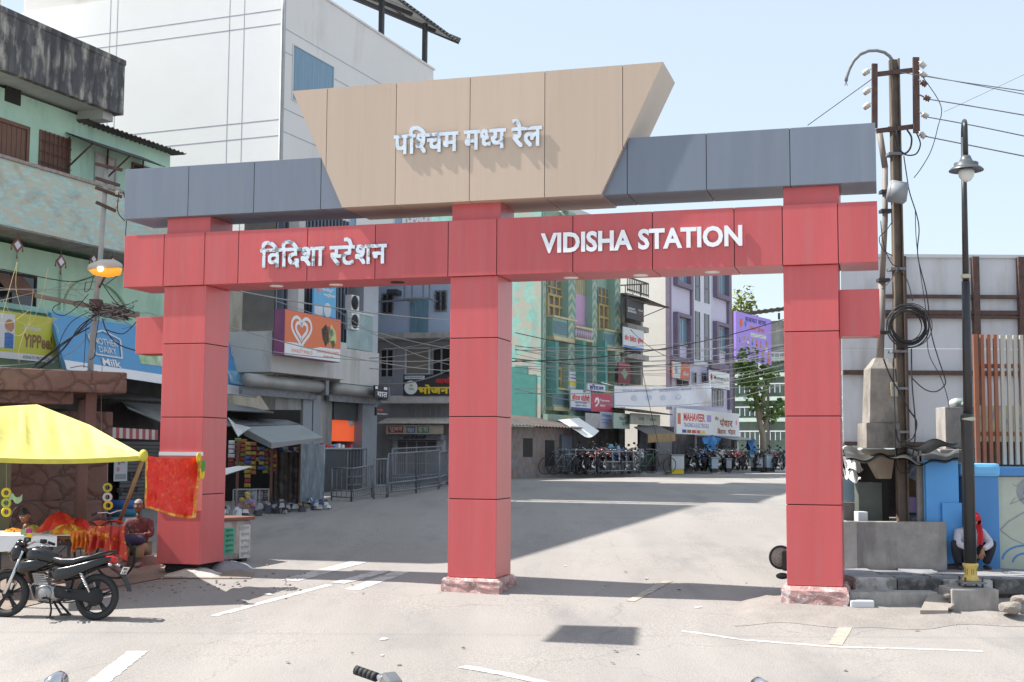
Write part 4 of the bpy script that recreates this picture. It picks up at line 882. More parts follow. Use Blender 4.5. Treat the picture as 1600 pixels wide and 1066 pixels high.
sign('traders_sign', 'wide white shop sign with red English and brown Hindi lettering above parked motorcycles', 'sign', MF, (1057, 642, 1155, 680), 0, .12, K_white,
     [('MAHAVEER', .10, .16, .42, .48, K_red, .06), ('TRADING & ELECTRICALS', .10, .55, .48, .72, ink('violet', (.2, .15, .45)), .02), ('सेठ', .58, .2, .64, .36, K_brown, .06), ('पंवार', .66, .26, .88, .62, ink('brick2', (.35, .08, .04)), .08), ('िकराना', .62, .68, .76, .94, ink('brick2', (.35, .08, .04)), .08), ('भंडार', .8, .68, .93, .94, ink('brick2', (.35, .08, .04)), .08)],
     [('rect', .015, .2, .06, .62, ink('coral', (.62, .14, .06)))] + [('rect', .08 + .07 * i, .82, .14 + .07 * i, .95, k) for i, k in enumerate((K_navy, K_brown, K_red, ink('coral', (.6, .14, .06)), K_yellow))] + [('rect', .45, .18, .52, .46, K_lilac), ('disc', .95, .4, .12, K_pink)])
# shops below
SB = Thing('shop_row', 'dark open shop fronts behind the parked motorcycles', 'shop', (5, -.8, 1), PU)
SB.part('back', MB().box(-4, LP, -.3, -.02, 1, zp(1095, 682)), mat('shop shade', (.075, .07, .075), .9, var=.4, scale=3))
for x in (1068, 1086, 1120, 1148): a, b, _, _ = PU.box(x - 1.6, 690, x + 1.6, 730, -.9); SB.part('post', MB().box(a, b, -.95, -.75, 1, zp(1095, 682)), M_conc)
SB.part('shade_sheet', MB().sheet(lambda s, t: (3.5 + 5 * s, -2.2 + 1.6 * t, zp(1095, 683) - .15 + .3 * t), 6, 2, .02), M_tin)
# stall with brown awning and long fascia right of the chevron house
ST = Thing('tea_stall', 'stall with brown slanted awning and dark open front below the white cloth banner', 'stall', (10, -1.5, 1), CH)
a, b, z0, z1 = CH.box(984, 647, 1030, 664, -1.2); ST.part('fascia', MB().box(a, b, -1.25, -1.2, z0, z1), mat('stained cream fascia', (.42, .42, .36), .8, var=.15, dirt=(.3, .2, .08), dthr=.66, dscale=2))
for s, f0, f1 in (('मेनी', .25, .45), ('भोजन', .62, .85)):
    m = MB(); text_mb(m, s, a + f0 * (b - a), a + f1 * (b - a), z0 + .18, z1 - .15, -1.256, .05); ST.part('lettering', m, ink('dull green', (.1, .16, .12)))
ST.part('top_sheet', corrug(lambda s, t: (a - .3 + (b - a + .8) * s, -1.7 + 1.7 * t, z1 + .03 + .25 * t), 24, .02), M_tin_dk)
p0, p1 = CH.uv(990, 667, -1.2), CH.uv(1025, 664, -1.2); q0, q1 = CH.uv(1012, 679, -3), CH.uv(1055, 677, -3)
ST.part('awning', MB().sheet(lambda s, t: ((p0[0] + (p1[0] - p0[0]) * s) * (1 - t) + (q0[0] + (q1[0] - q0[0]) * s) * t, -1.2 - 1.8 * t, (p0[1] + (p1[1] - p0[1]) * s) * (1 - t) + (q0[1] + (q1[1] - q0[1]) * s) * t), 8, 4, .03), mat('brown grey tarp', (.16, .145, .135), .9, var=.1))
m = MB(); m.quad((q0[0], -3.01, q0[1] - .35), (q1[0], -3.01, q1[1] - .35), (q1[0], -3.01, q1[1]), (q0[0], -3.01, q0[1])); ST.part('valance', m, mat('ochre valance', (.30, .2, .1), .9, var=.2))
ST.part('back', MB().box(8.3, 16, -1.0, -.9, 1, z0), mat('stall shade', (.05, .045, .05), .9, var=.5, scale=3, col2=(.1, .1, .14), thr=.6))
a, b, z0, z1 = CH.box(1026, 690, 1050, 735, -1.3); ST.part('shutter', MB().box(a, b, -1.3, -1.22, 1, z1 + .3), mat('dim roller shutter', (.15, .145, .15), .6, var=.1))
ch2 = Thing('canopy_sheet', 'white plastic sheet hung as shade beside the brick hut', 'sheet', CH.loc(at(920, 680, 51)), CH)
a, b = P3(CH, 905, 676, -2), P3(CH, 936, 672, -2)
ch2.part('sheet', MB().sheet(lambda s, t: (a[0] + (b[0] - a[0]) * s, -2 + .9 * t, a[2] + (b[2] - a[2]) * s + .5 * t - .25 * math.sin(3 * s) * (1 - t)), 8, 4, .01), K_white)
# hung tarps, cloth
def crumple(T_, fr, x0, y0, x1, y1, v, mm, amp=.12, name='cloth', d=.25):
    u0, u1, z0, z1 = fr.box(x0, y0, x1, y1, v); m = MB(); ph = random.uniform(0, 6)
    m.sheet(lambda s, t: (u0 + (u1 - u0) * s, v + amp * math.sin(ph + 9 * s + 3 * t) + amp * .6 * math.sin(17 * s - 5 * t), z0 + (z1 - z0) * t + amp * .5 * math.sin(6 * s + ph)), 16, 8)
    m.sheet(lambda s, t: (u1 - (u1 - u0) * s, v + .03 + amp * math.sin(ph + 9 * (1 - s) + 3 * t) + amp * .6 * math.sin(17 * (1 - s) - 5 * t), z0 + (z1 - z0) * t + amp * .5 * math.sin(6 * (1 - s) + ph)), 16, 8)
    return T_.part(name, m, mm) if isinstance(T_, Thing) else solo(name, T_[0], T_[1], m, mm, fr=fr)
M_btarp = mat('bright blue tarp', (.04, .22, .50), .5, var=.2, scale=5)
crumple(('bright blue tarp hung in the open shop under the white sign', 'tarp'), PU, 1105, 682, 1122, 714, -2.2, M_btarp, .15, 'blue_tarp')
crumple(('blue tarp bundle hung left of the tree trunk', 'tarp'), PU, 1168, 687, 1180, 712, -2.0, M_btarp, .12, 'blue_tarp')
crumple(('pale blue cloth bundle hung beside the stall doorway', 'cloth'), CH, 951, 696, 966, 722, -2.2, mat('pale blue cloth', (.2, .38, .48), .8), .1, 'cloth_bundle')
# ---- hoarding of political portraits: plain generic figures
HO = Frame(at(1150, 700, 79)[:2], at(1205, 700, 84)[:2])
hb = sign('portrait_hoarding', 'violet printed hoarding with rows of small portraits behind the tree', 'hoarding', HO, (1150, 493, 1205, 566), 0, .15, ink('violet board', (.40, .27, .78)),
     [('सबका साथ', .25, .07, .85, .17, K_navy, .05), ('जन सेवा', .38, .22, .8, .33, ink('coral', (.6, .14, .06)), .08)],
     [('disc', .14, .22, .09, K_orange), ('disc', .26, .22, .06, K_blue), ('rect', .4, .38, .85, .46, K_pale)])
u0, u1, z0, z1 = HO.box(1150, 493, 1205, 566, 0)
for (fx, fy, r, cl) in ((.1, .55, .035, K_blue), (.22, .53, .035, K_pink), (.33, .54, .035, K_white), (.45, .53, .045, K_blue), (.57, .55, .045, K_red), (.68, .56, .04, K_orange), (.86, .56, .07, K_pale), (.58, .78, .07, K_navy), (.74, .79, .07, K_navy), (.91, .78, .08, K_orange), (.14, .88, .05, K_pink)):
    w, h = u1 - u0, z1 - z0; m = MB(); c = (u0 + fx * w, z1 - fy * h)
    m.prism([(c[0] + r * h * .75 * math.cos(k * .5236), c[1] + r * h * math.sin(k * .5236)) for k in range(12)], -.005, 0); hb.part('printed_face', m, K_skin)
    m = MB(); m.prism([(c[0] - r * h * 1.2, c[1] - r * h * 2.6), (c[0] + r * h * 1.2, c[1] - r * h * 2.6), (c[0] + r * h, c[1] - r * h * 1.05), (c[0] - r * h, c[1] - r * h * 1.05)], -.004, 0); hb.part('printed_torso', m, cl)
hb.part('steel_frame', MB().box(u0, u0 + .15, .16, .3, 1, z1).box(u1 - .15, u1, .16, .3, 1, z1), M_iron)
# ---- pale green building at the right end of the street
RB_ = Frame(at(1150, 700, 90)[:2], at(1240, 700, 88)[:2])
T = Thing('pale_green_building', 'pale building with railed green floors at the far end, seen left of the right pillar', 'building', (2, 3, 1), RB_)
zq = lambda y: RB_.uv(1215, y, 0)[1]
T.part('wall', MB().box(-1, 8, .5, 8, 1, zq(500)), mat('weathered cream wall', (.42, .42, .38), .9, var=.15, dirt=(.2, .2, .18), dthr=.56, dscale=.8))
for y in (560, 585, 622, 655): T.part('floor_slab', MB().box(-1, 8, -.4, .6, zq(y + 4), zq(y - 2)), mat('pale green slab', (.5, .6, .52), .8))
for y in (556, 604, 640, 678):
    m = MB(); z0, z1 = zq(y + 10), zq(y - 4); m.bar((-1, -.4, z1), (8, -.4, z1), .08, .08)
    for k in range(26): m.bar((-1 + 9 * k / 25, -.4, z0), (-1 + 9 * k / 25, -.4, z1), .045, .045)
    T.part('railing', m, K_pale)
for k in range(4): T.part('column', MB().box(-.9 + 2.7 * k, -.6 + 2.7 * k, -.38, -.1, 1, zq(560)), K_pale)
T.part('shade_wall', MB().box(-.95, 7.9, .3, .49, 1, zq(565)), mat('dim green recess', (.16, .22, .18), .9, var=.2))
T.part('roof_canopy', corrug(lambda s, t: (-.5 + 9 * s, -1.5 + 4 * t, zq(492) + .7 * s + .3 * t), 20, .04), M_tin_dk)
for u in (3.2, 5.8): T.part('canopy_post', MB().box(u, u + .12, -.3, -.18, zq(500), zq(490)), M_iron)
# ================================================================ cloth banner, trees, kerb
a, b = at(960, 603, 50.5), at(1111, 598, 52.5); c, d = at(960, 637, 50.5), at(1110, 634, 52.5)
def ban(s, t):
    p = a.lerp(b, s).lerp(c.lerp(d, s), t); k = s ** 2
    q = .25 * math.sin(s * 26 + t * (6 - 10 * s)) * (.25 + k) + .12 * math.sin(40 * s + 8 * t) * k
    return p + Vector((.02 * q, q * .7, -.35 * math.sin(math.pi * s) * (1 - t) * .35))
mb = MB(); mb.sheet(ban, 60, 12); mb.sheet(lambda s, t: ban(1 - s, t) + Vector((0, .012, 0)), 60, 12)
T = Thing('cloth_banner', 'long white cloth banner hung across the street in front of shops', 'banner', tuple(c))
cb = T.part('cloth', mb, mat('white banner cloth', (.70, .72, .78), .8, var=.03))
for s, f0, f1, t0, t1 in (('सादर आमंतिरत', .08, .38, .12, .24), ('कायरकम सथल', .45, .8, .12, .24)):
    m = MB(); text_mb(m, s, f0, f1, -t1, -t0, 0, .05); m.v = [tuple(ban(v[0], -v[2]) + Vector((0, -.02, 0))) for v in m.v]; T.part('lettering', m, mat('faded violet print', (.45, .45, .6), .8), cb)
for i in range(4):
    m = MB(); cx = .2 + .15 * i; m.v = [tuple(ban(cx + .03 * math.cos(k * .5236), .55 + .14 * math.sin(k * .5236)) + Vector((0, -.018, 0))) for k in range(12)]; m.f = [list(range(11, -1, -1))]; m.mi = [0]; m.sm = [False]; T.part('printed_shape', m, mat('faded blue print', (.5, .56, .68), .8), cb)
T.part('rope', MB().tube([a, at(940, 598, 51)], .015, 5), M_wire_gr); T.part('rope', MB().tube([b, at(1146, 592, 60)], .015, 5), M_wire_gr)
M_bark = mat('pale bark', (.30, .24, .18), .9, var=.25, scale=5, stretch=(2, 2, .5))
M_leaf = mat('fresh green leaves', (.13, .23, .04), .6, var=.45, scale=2.5); M_leaf2 = mat('yellow green leaves', (.20, .24, .05), .6, var=.4, scale=2); M_leaf3 = mat('dark green leaves', (.04, .085, .02), .6, var=.4, scale=2.5)
def tree(name, label, base, joints, clumps, leaf, bark, ls=.16, n=900):
    T = Thing(name, label, 'tree', base); m = MB()
    for pts, r in joints: m.tube(pts, r, 8)
    T.part('trunk', m, bark); rnd = random.Random(3); m = MB()
    tot = sum(c[1] ** 2 for c in clumps)
    for (c, r, sq) in clumps:
        for _ in range(int(n * r * r / tot)):
            while True:
                v = Vector((rnd.uniform(-1, 1), rnd.uniform(-1, 1), rnd.uniform(-1, 1)))
                if .25 < v.length < 1: break
            v *= 1 - .3 * rnd.random(); p = Vector(c) + Vector((v.x * r, v.y * r, v.z * r * sq))
            s = ls * rnd.uniform(.6, 1.3); t = Vector((rnd.uniform(-1, 1), rnd.uniform(-1, 1), rnd.uniform(-.7, .3))).normalized(); w = t.cross(Vector((rnd.uniform(-1, 1), rnd.uniform(-1, 1), 1))).normalized()
            m.add([p, p + t * s * .5 + w * s * .36, p + t * s, p + t * s * .5 - w * s * .36], [(0, 1, 2, 3)])
    T.part('crown', m, leaf); return T
TD = 67; tp = lambda x, y, dd=0: at(x, y, TD + dd)
tree('street_tree', 'young green tree with bare twisted trunk in front of the violet hoarding', (tp(1193, 706).x, TD, 1),
     [([(tp(1193, 706).x, TD, 1), tp(1192, 680), tp(1186, 655), tp(1183, 630), tp(1180, 600), tp(1176, 575)], [.2, .16, .14, .12, .09, .04]), ([tp(1186, 655), tp(1191, 640), tp(1194, 610), tp(1200, 590)], [.15, .13, .1, .04]), ([tp(1183, 630), tp(1176, 610), tp(1165, 585)], [.12, .1, .04]), ([tp(1192, 676), tp(1200, 650), tp(1212, 632)], [.1, .08, .03])],
     [(tp(1166, 556), .75, 1.1), (tp(1160, 572), .55, .8), (tp(1176, 578), .85, 1), (tp(1168, 592, -1), .7, .8), (tp(1195, 585), .75, .9), (tp(1207, 580, .5), .45, 1.1), (tp(1180, 606, -.8), .75, .9), (tp(1178, 622), .6, 1.2), (tp(1188, 630, .4), .5, 1), (tp(1209, 640, -.5), .65, .8), (tp(1203, 650, 1), .6, .6), (tp(1219, 630), .4, .9)], M_leaf, M_bark, .27, 1150)
TD = 100
tree('background_tree', 'sparse yellow green tree top rising behind the lilac building', (tp(1160, 700).x, TD, 1), [([(tp(1160, 700).x, TD, 1), tp(1158, 600), tp(1156, 520), tp(1158, 470)], [.4, .35, .2, .05])],
     [(tp(1150, 495), 1.6, 1.2), (tp(1158, 475), 1.3, 1.2), (tp(1146, 525), 1.5, 1.3), (tp(1156, 510), 1.5, 1), (tp(1166, 462), .9, 1.3), (tp(1172, 488), .8, 1)], M_leaf2, M_bark, .4, 700)
# far kerb: a raised pavement edge below the shops across the road
def kerb(pts, w, h, mm, name='pavement'):
    m = MB(); P = [Vector(p) for p in pts]; L = []
    for i, p in enumerate(P):
        t = (P[min(i + 1, len(P) - 1)] - P[max(i - 1, 0)]); t.z = 0; t.normalize(); s_ = Vector((-t.y, t.x, 0)); q = p + s_ * w
        g0, g1 = prof(p.y), prof(q.y); L += [(p.x, p.y, g0 - .1), (p.x, p.y, g0 + h), (q.x, q.y, g1 + h), (q.x, q.y, g1 - .1)]
    n = len(P); fs = []
    for i in range(n - 1):
        for k in range(4): fs.append((4 * i + k, 4 * i + 4 + k, 4 * i + 4 + (k + 1) % 4, 4 * i + (k + 1) % 4))
    fs += [(3, 2, 1, 0), (4 * n - 4, 4 * n - 3, 4 * n - 2, 4 * n - 1)]; m.add(L, fs); struct(name, m, mm)
kp = [at(770, 752, 46), at(812, 750, 48.5), at(900, 749, 50.5), at(1000, 748, 54), at(1080, 744, 62), at(1160, 740, 70), at(1240, 738, 80)]
kerb(kp, 12, .13, mat('dusty pavement', (.26, .235, .22), .9, var=.15, scale=1.5))
# ================================================================ stalls under the grey building
def strip_of_packets(x, y0, y1, y, fr=None, w=.13, cols=()):
    p0, p1 = at(x, y0, y), at(x, y1, y); n = max(3, int((p0.z - p1.z) / .1)); m = MB()
    for k in range(n):
        z = p0.z + (p1.z - p0.z) * (k + .5) / n; h = .046; m.m = random.randrange(len(cols)); ww = w * random.uniform(.36, .5); t = random.uniform(-.03, .03)
        m.add([(p0.x - ww, y + t, z - h), (p0.x + ww, y - t, z - h), (p0.x + ww, y - t, z + h), (p0.x - ww, y + t, z + h), (p0.x - ww * .7, y - .03, z - h * .6), (p0.x + ww * .7, y - .03, z - h * .6), (p0.x + ww * .7, y - .03, z + h * .6), (p0.x - ww * .7, y - .03, z + h * .6)],
              [(4, 5, 6, 7), (0, 1, 5, 4), (1, 2, 6, 5), (2, 3, 7, 6), (3, 0, 4, 7), (3, 2, 1, 0)])
    return m
STL = Thing('snack_stall', 'roadside snack stall under pale tin sheets and grey tarp awning', 'stall', tuple(at(420, 785, 31)))
wf = lambda y: WORLD
sy = 31.2
def wsheet(p, sag=.0, th=.015, n=8): 
    A, B, C_, D = [at(*q) for q in p]; return MB().sheet(lambda s, t: A.lerp(B, s).lerp(D.lerp(C_, s), t) - Vector((0, 0, sag * math.sin(math.pi * s) * math.sin(math.pi * t))), n, n, th)
def wcorr(p, nu, amp=.02):
    A, B, C_, D = [at(*q) for q in p]; return corrug(lambda s, t: A.lerp(B, s).lerp(D.lerp(C_, s), t), nu, amp)
STL.part('tin_roof', wcorr([(340, 628, 33), (385, 636, 33), (428, 645, 31.6), (350, 641, 31.6)], 24), M_tin)
STL.part('tin_roof', wcorr([(340, 640, 33), (420, 648, 33.5), (469, 664, 31.4), (345, 666, 31.4)], 40), M_tin)
M_tarpg = mat('grey tarpaulin', (.30, .325, .33), .75, var=.07, scale=1.5)
STL.part('tarp_awning', wsheet([(378, 667, 31.3), (470, 664, 31.3), (506, 684, 29.6), (424, 692, 29.4)], .06), M_tarpg)
STL.part('tarp_edge', wsheet([(378, 667, 31.3), (424, 692, 29.4), (424, 700, 29.4), (382, 680, 31.2)]), M_tarpg)
STL.part('tarp_edge', wsheet([(424, 692, 29.4), (506, 684, 29.6), (500, 688, 29.6), (424, 700, 29.4)]), M_tarpg)
STL.part('white_cloth', wsheet([(356, 652, 31.2), (368, 662, 31), (392, 668, 30.8), (372, 682, 30.6)], .2), K_white)
A_, B_ = at(352, 690, 32.2), at(468, 690, 32.3); m = MB(); m.box(A_.x, B_.x, 32.3, 32.5, .5, 3.0); STL.part('back_board', m, M_inside)
for x in (372, 425, 470): p = at(x, 700, 30.4); STL.part('post', MB().box(p.x - .03, p.x + .03, 30.37, 30.43, .4, at(x, 690, 30.4).z), M_wood)
cols = [ink('dull red', (.35, .05, .05)), ink('dull blue', (.06, .1, .3)), ink('mustard', (.4, .28, .06)), ink('maroon', (.2, .03, .05)), ink('olive', (.2, .24, .06)), ink('rust', (.36, .13, .06)), K_pale, K_navy, K_brown]
for i, (x, y0, y1) in enumerate(((362, 688, 730), (372, 684, 735), (380, 686, 728), (388, 690, 762), (396, 690, 742), (403, 697, 722), (409, 697, 735), (416, 700, 740), (422, 702, 742), (428, 702, 738))):
    cc = random.sample(cols, 3); STL.part('packet_string', strip_of_packets(x, y0, y1, 30.5 + .05 * (i % 3), cols=cc, w=.17), cc)
for i in range(8): cc = random.sample(cols, 3); x = 440 + 4.3 * i; STL.part('packet_string', strip_of_packets(x, 698, 708 + random.randrange(28), 31, cols=cc, w=.13), cc)
p0, p1 = at(470, 698, 30.3), at(508, 698, 31.3); m = MB()
m.sheet(lambda s, t: Vector((p0.x + (p1.x - p0.x) * s, 30.3 + s, 2.15 - 1.35 * t + .02 * math.sin(20 * s))) + Vector((0, .05 * math.sin(14 * s + 3 * t), 0)), 14, 6, .0); STL.part('plastic_curtain', m, mat('dusty plastic sheet', (.10, .135, .17), .35, var=.3, scale=4, stretch=(3, 3, .7), col2=(.24, .28, .31), thr=.62))
p0, p1 = at(428, 712, 30.6), at(468, 712, 30.8); m = MB(); m.sheet(lambda s, t: (p0.x + (p1.x - p0.x) * s, 30.7 + .05 * math.sin(16 * s), 1.95 - 1.2 * t), 12, 5); STL.part('plastic_curtain', m, mat('dark goods sheet', (.06, .055, .05), .6, var=.5, scale=7, col2=(.18, .16, .14), thr=.62))
# crates and bags in front of the stall
def crate(label, px, py, y, w, h, mm):
    p = at(px, py, y); g_ = prof(y); T_ = Thing('wire_crate', label, 'crate', (p.x, y, g_)); m = MB()
    for sx in (-w, w):
        for sy_ in (0, .4): m.bar((p.x + sx, y + sy_, g_), (p.x + sx, y + sy_, g_ + h), .025, .025)
    for z in (.02, h):
        for sy_ in (0, .4): m.bar((p.x - w, y + sy_, g_ + z), (p.x + w, y + sy_, g_ + z), .025, .025)
    T_.part('frame', m, K_grey); m = MB()
    for k in range(1, 12): m.bar((p.x - w + 2 * w * k / 12, y, g_), (p.x - w + 2 * w * k / 12, y, g_ + h), .006, .006)
    for k in range(1, 9): m.bar((p.x - w, y, g_ + h * k / 9), (p.x + w, y, g_ + h * k / 9), .006, .006)
    T_.part('mesh', m, K_grey); m = MB()
    for k in range(14): m.m = k % 3; x = p.x + random.uniform(-w, w) * .85; z = g_ + random.uniform(.03, h * .8); m.ball((x, y + random.uniform(.1, .3), z), random.uniform(.05, .09), 8, 6)
    T_.part('goods', m, mm)
crate('wire crate of pink and yellow goods at the foot of the stall', 382, 790, 29.6, .26, .55, [K_pink, K_yellow, K_lilac])
crate('wire crate of pale goods right of the pink goods crate', 405, 782, 30.2, .22, .5, [K_pale, K_grey, K_brown])
for k, (px, y, nb, mmats, lab) in enumerate(((432, 29.8, 26, [K_grey, ink('slate', (.07, .08, .13)), M_iron], 'heap of white and blue bags on the road edge by the stall'), (490, 30.6, 24, [K_pale, ink('dim blue', (.12, .2, .34)), ink('slate', (.07, .08, .13))], 'heap of pale blue packets under the plastic curtain'), (460, 30.2, 14, [M_iron, K_grey, K_brown], 'heap of dark sacks between two bag heaps'), (366, 29, 14, [K_pale, K_grey, M_iron], 'heap of grey bags beside the left pillar'))):
    p = at(px, 780, y); m = MB(); g_ = prof(y)
    for i in range(nb): m.m = i % 3; (lambda c, s, a: m.add([(c[0] + x * s * math.cos(a) - y_ * s * .7 * math.sin(a), c[1] + x * s * math.sin(a) + y_ * s * .7 * math.cos(a), c[2] + z_ * s * random.uniform(.4, .7)) for x, y_, z_ in ((-1, -1, -1), (1, -1, -1), (1, 1, -1), (-1, 1, -1), (-.6, -.7, 1), (.7, -.6, 1), (.6, .7, .8), (-.7, .6, .9))], [(0, 3, 2, 1), (4, 5, 6, 7), (0, 1, 5, 4), (1, 2, 6, 5), (2, 3, 7, 6), (3, 0, 4, 7)]))((p.x + random.gauss(0, .22), y + random.uniform(-.2, .3), g_ + random.uniform(.02, .24)), random.uniform(.05, .1), random.uniform(0, 6))
    solo('bag_heap', lab, 'bags', m, mmats, (p.x, y, g_), kind='stuff')
# white metal tray sticking out by the left pillar
solo('paper_stack', 'sunlit white papers sticking out beside the left pillar', 'paper', wsheet([(350, 732, 26), (372, 728, 26.2), (395, 729, 25.5), (352, 742, 25.3)], .03), K_white)
# concrete litter box with posters
CBX = frame_px(352, 22.1, 392, 22.6)
T = Thing('concrete_bin', 'stained concrete box with green and white handbills behind the left pillar', 'bin', (.5, .3, .1), CBX)
u0, u1, z0, z1 = CBX.box(340, 812, 396, 888, 0); zz0 = prof(22.3) + .06
T.part('body', MB().bev(u0, u1, 0, .75, zz0, z1, .12), mat('stained grey box', (.36, .33, .31), .9, var=.2, scale=4, dirt=(.2, .1, .08), dthr=.6, dscale=3))
T.part('rim', MB().bev(u0 - .02, u1 + .02, -.02, .77, z1 - .02, z1 + .04, .02), mat('rusty rim', (.2, .09, .07), .9))
for bx, mm, kk in (((350, 825, 366, 866), mat('green handbill', (.08, .36, .24), .8, var=.15), K_green), ((374, 820, 391, 872), mat('torn white handbill', (.55, .55, .53), .9, var=.15, col2=(.3, .29, .27), thr=.6, scale=5), K_grey)):
    a, b, c, d = CBX.box(*bx, -.004); hbl = T.part('handbill', MB().box(a, b, -.006, .0, c, d), mm)
    for j in range(5): q = MB(); text_mb(q, 'सूचना पत'[: 5 + j % 3], a + .03, b - .03, d - (d - c) * (j + .85) / 5.2, d - (d - c) * (j + .3) / 5.2, -.009, .05); T.part('lettering', q, ink('dark green', (.02, .13, .08)) if kk is K_green else K_grey, hbl)
for s in (.15, .8): T.part('foot', MB().box(u0 + (u1 - u0) * s, u0 + (u1 - u0) * s + .12, .1, .6, prof(22.3) - .05, zz0 + .01), M_iron)
# ================================================================ barricades
def barricade(pts, h, label, panel=True):
    """steel crowd barrier along ground points"""
    T_ = Thing('steel_barrier', label, 'barrier', tuple(pts[0]), group='steel barriers at the shop fronts'); 
    for a_, b_ in zip(pts[:-1], pts[1:]):
        a_, b_ = Vector(a_), Vector(b_); up = Vector((0, 0, 1)); m = MB()
        for p in (a_, b_): m.tube([p, p + up * h], .025, 6)
        for f in (.12, .32, 1): m.tube([a_ + up * h * f, b_ + up * h * f], .022, 6)
        T_.part('frame', m, M_iron_gr); m = MB(); n = max(4, int((b_ - a_).length / .13))
        for k in range(1, n): p = a_.lerp(b_, k / n); m.bar(p + up * h * .12, p + up * h, .018, .018)
        T_.part('bars', m, M_iron_gr)
    return T_
gp = lambda x, y: ground(x, y)
b1 = barricade([gp(518, 782), gp(549, 784), gp(581, 777)], .82, 'low steel barrier with tall bars in front of the dark counter')
p = gp(518, 782); m = MB()
barricade([gp(606, 777), gp(650, 771), gp(685, 765)], 1.12, 'tall steel barrier in front of the pooja shop hatch')
barricade([gp(584, 780), gp(604, 778)], 1.0, 'dark narrow steel barrier between the low and the tall one'); barricade([gp(612, 770), gp(655, 765), gp(688, 760)], 1.2, 'second steel barrier standing close behind the tall one')
barricade([gp(542, 766), gp(572, 764)], 1.15, 'upright steel frame leaning behind the low barrier'); barricade([gp(686, 764), gp(699, 758)], 1.05, 'short steel barrier beside the middle pillar')

# ================================================================ clutter along the far kerb
def far_rail(lab, x0, x1, d0, d1, h):
    a, b = at(x0, 740, d0), at(x1, 740, d1); a.z = prof(d0) + .12; b.z = prof(d1) + .12; T_ = Thing('street_railing', lab, 'railing', tuple(a), group='railings along the far kerb'); m = MB(); up = Vector((0, 0, 1))
    for f in (.15, .55, 1): m.tube([a + up * h * f, b + up * h * f], .025, 6)
    n = 6
    for k in range(n + 1): p = a.lerp(b, k / n); m.tube([p, p + up * h], .03, 6)
    T_.part('frame', m, M_iron_gr); m = MB()
    for k in range(1, 5 * n): p = a.lerp(b, k / (5 * n)); m.bar(p + up * h * .15, p + up * h * .55, .015, .015)
    T_.part('bars', m, M_iron_gr)
far_rail('grey steel railing in front of the hut and the first parked motorcycles', 868, 930, 49.6, 50.4, .95); far_rail('grey steel railing in front of the stall doorway', 935, 1000, 50.6, 52.4, .9)
def bicycle(lab, px, d, h, mm):
    c = at(px, 740, d); g = prof(d) + .12; T_ = Thing('bicycle', lab, 'bicycle', (0, 0, 0), group='bicycles leaning along the far kerb')
    for x in (-.5, .5): 
        m = MB(); m.torus((x, 0, .34), .32, .016, 'y', 24, 5)
        for k in range(8): a = k * math.pi / 8; m.bar((x + .31 * math.cos(a), 0, .34 + .31 * math.sin(a)), (x - .31 * math.cos(a), 0, .34 - .31 * math.sin(a)), .005, .005)
        T_.part('wheel', m, M_tyre_)
    m = MB()
    for a, b in (((-.5, 0, .34), (-.18, 0, .8)), ((-.5, 0, .34), (0, 0, .32)), ((-.15, 0, .75), (0, 0, .32)), ((-.15, 0, .78), (.34, 0, .8)), ((0, 0, .32), (.34, 0, .76)), ((.34, 0, .95), (.5, 0, .34))): m.tube([a, b], .016, 6)
    T_.part('frame', m, mm); T_.part('handlebar', MB().tube([(.22, -.28, .98), (.36, -.1, 1.0), (.36, .1, 1.0), (.22, .28, .98)], .013, 6), K_grey); T_.part('saddle', MB().ball((-.2, 0, .88), (.14, .07, .04), 10, 6), M_iron)
    T_.o.location = (c.x, d, g); T_.o.rotation_euler = (R_(6), 0, R_(h)); return T_
M_tyre_ = mat('tyre rubber', (.025, .025, .026), .75, var=.15, scale=20)
bicycle('dark bicycle leaning in front of the brick hut door', 868, 49.2, 35, M_iron); bicycle('blue grey bicycle beside the slate blue board', 885, 49.6, 20, K_grey); bicycle('green bicycle at the right end of the stall railing', 1010, 52.5, 50, mat('dull green frame', (.05, .14, .08), .5)); bicycle('rusty bicycle before the dim roller shutter', 1030, 54, 28, M_rust)
for lab, x0, x1, y0, y1, d, mm in (('white cabinet with yellow base left of the traders sign post', 1049, 1069, 712, 741, 57.5, K_pale), ('grey white cart box under the street tree', 1176, 1192, 716, 738, 66, K_pale), ('pale blue box at the foot of the tree', 1198, 1211, 712, 736, 65.5, mat('pale blue box', (.4, .5, .58), .7)), ('pale blue drum stand in front of the open shops', 1112, 1122, 716, 740, 60.5, mat('pale blue box', (.4, .5, .58), .7)), ('white box beside the maroon motorcycle', 1135, 1143, 718, 739, 62, K_grey)):
    a, b = at(x0, y1, d), at(x1, y0, d); g = prof(d) + .1; T_ = Thing('street_box', lab, 'cabinet', ((a.x + b.x) / 2, d, g)); T_.part('body', MB().bev(a.x, b.x, d, d + .6, g + .15, b.z, .03), mm); T_.part('lid', MB().bev(a.x - .03, b.x + .03, d - .03, d + .63, b.z + .002, b.z + .05, .012), K_grey); T_.part('base', MB().box(a.x + .02, b.x - .02, d + .02, d + .58, g - .05, g + .15), K_yellow if x0 == 1049 else M_iron)
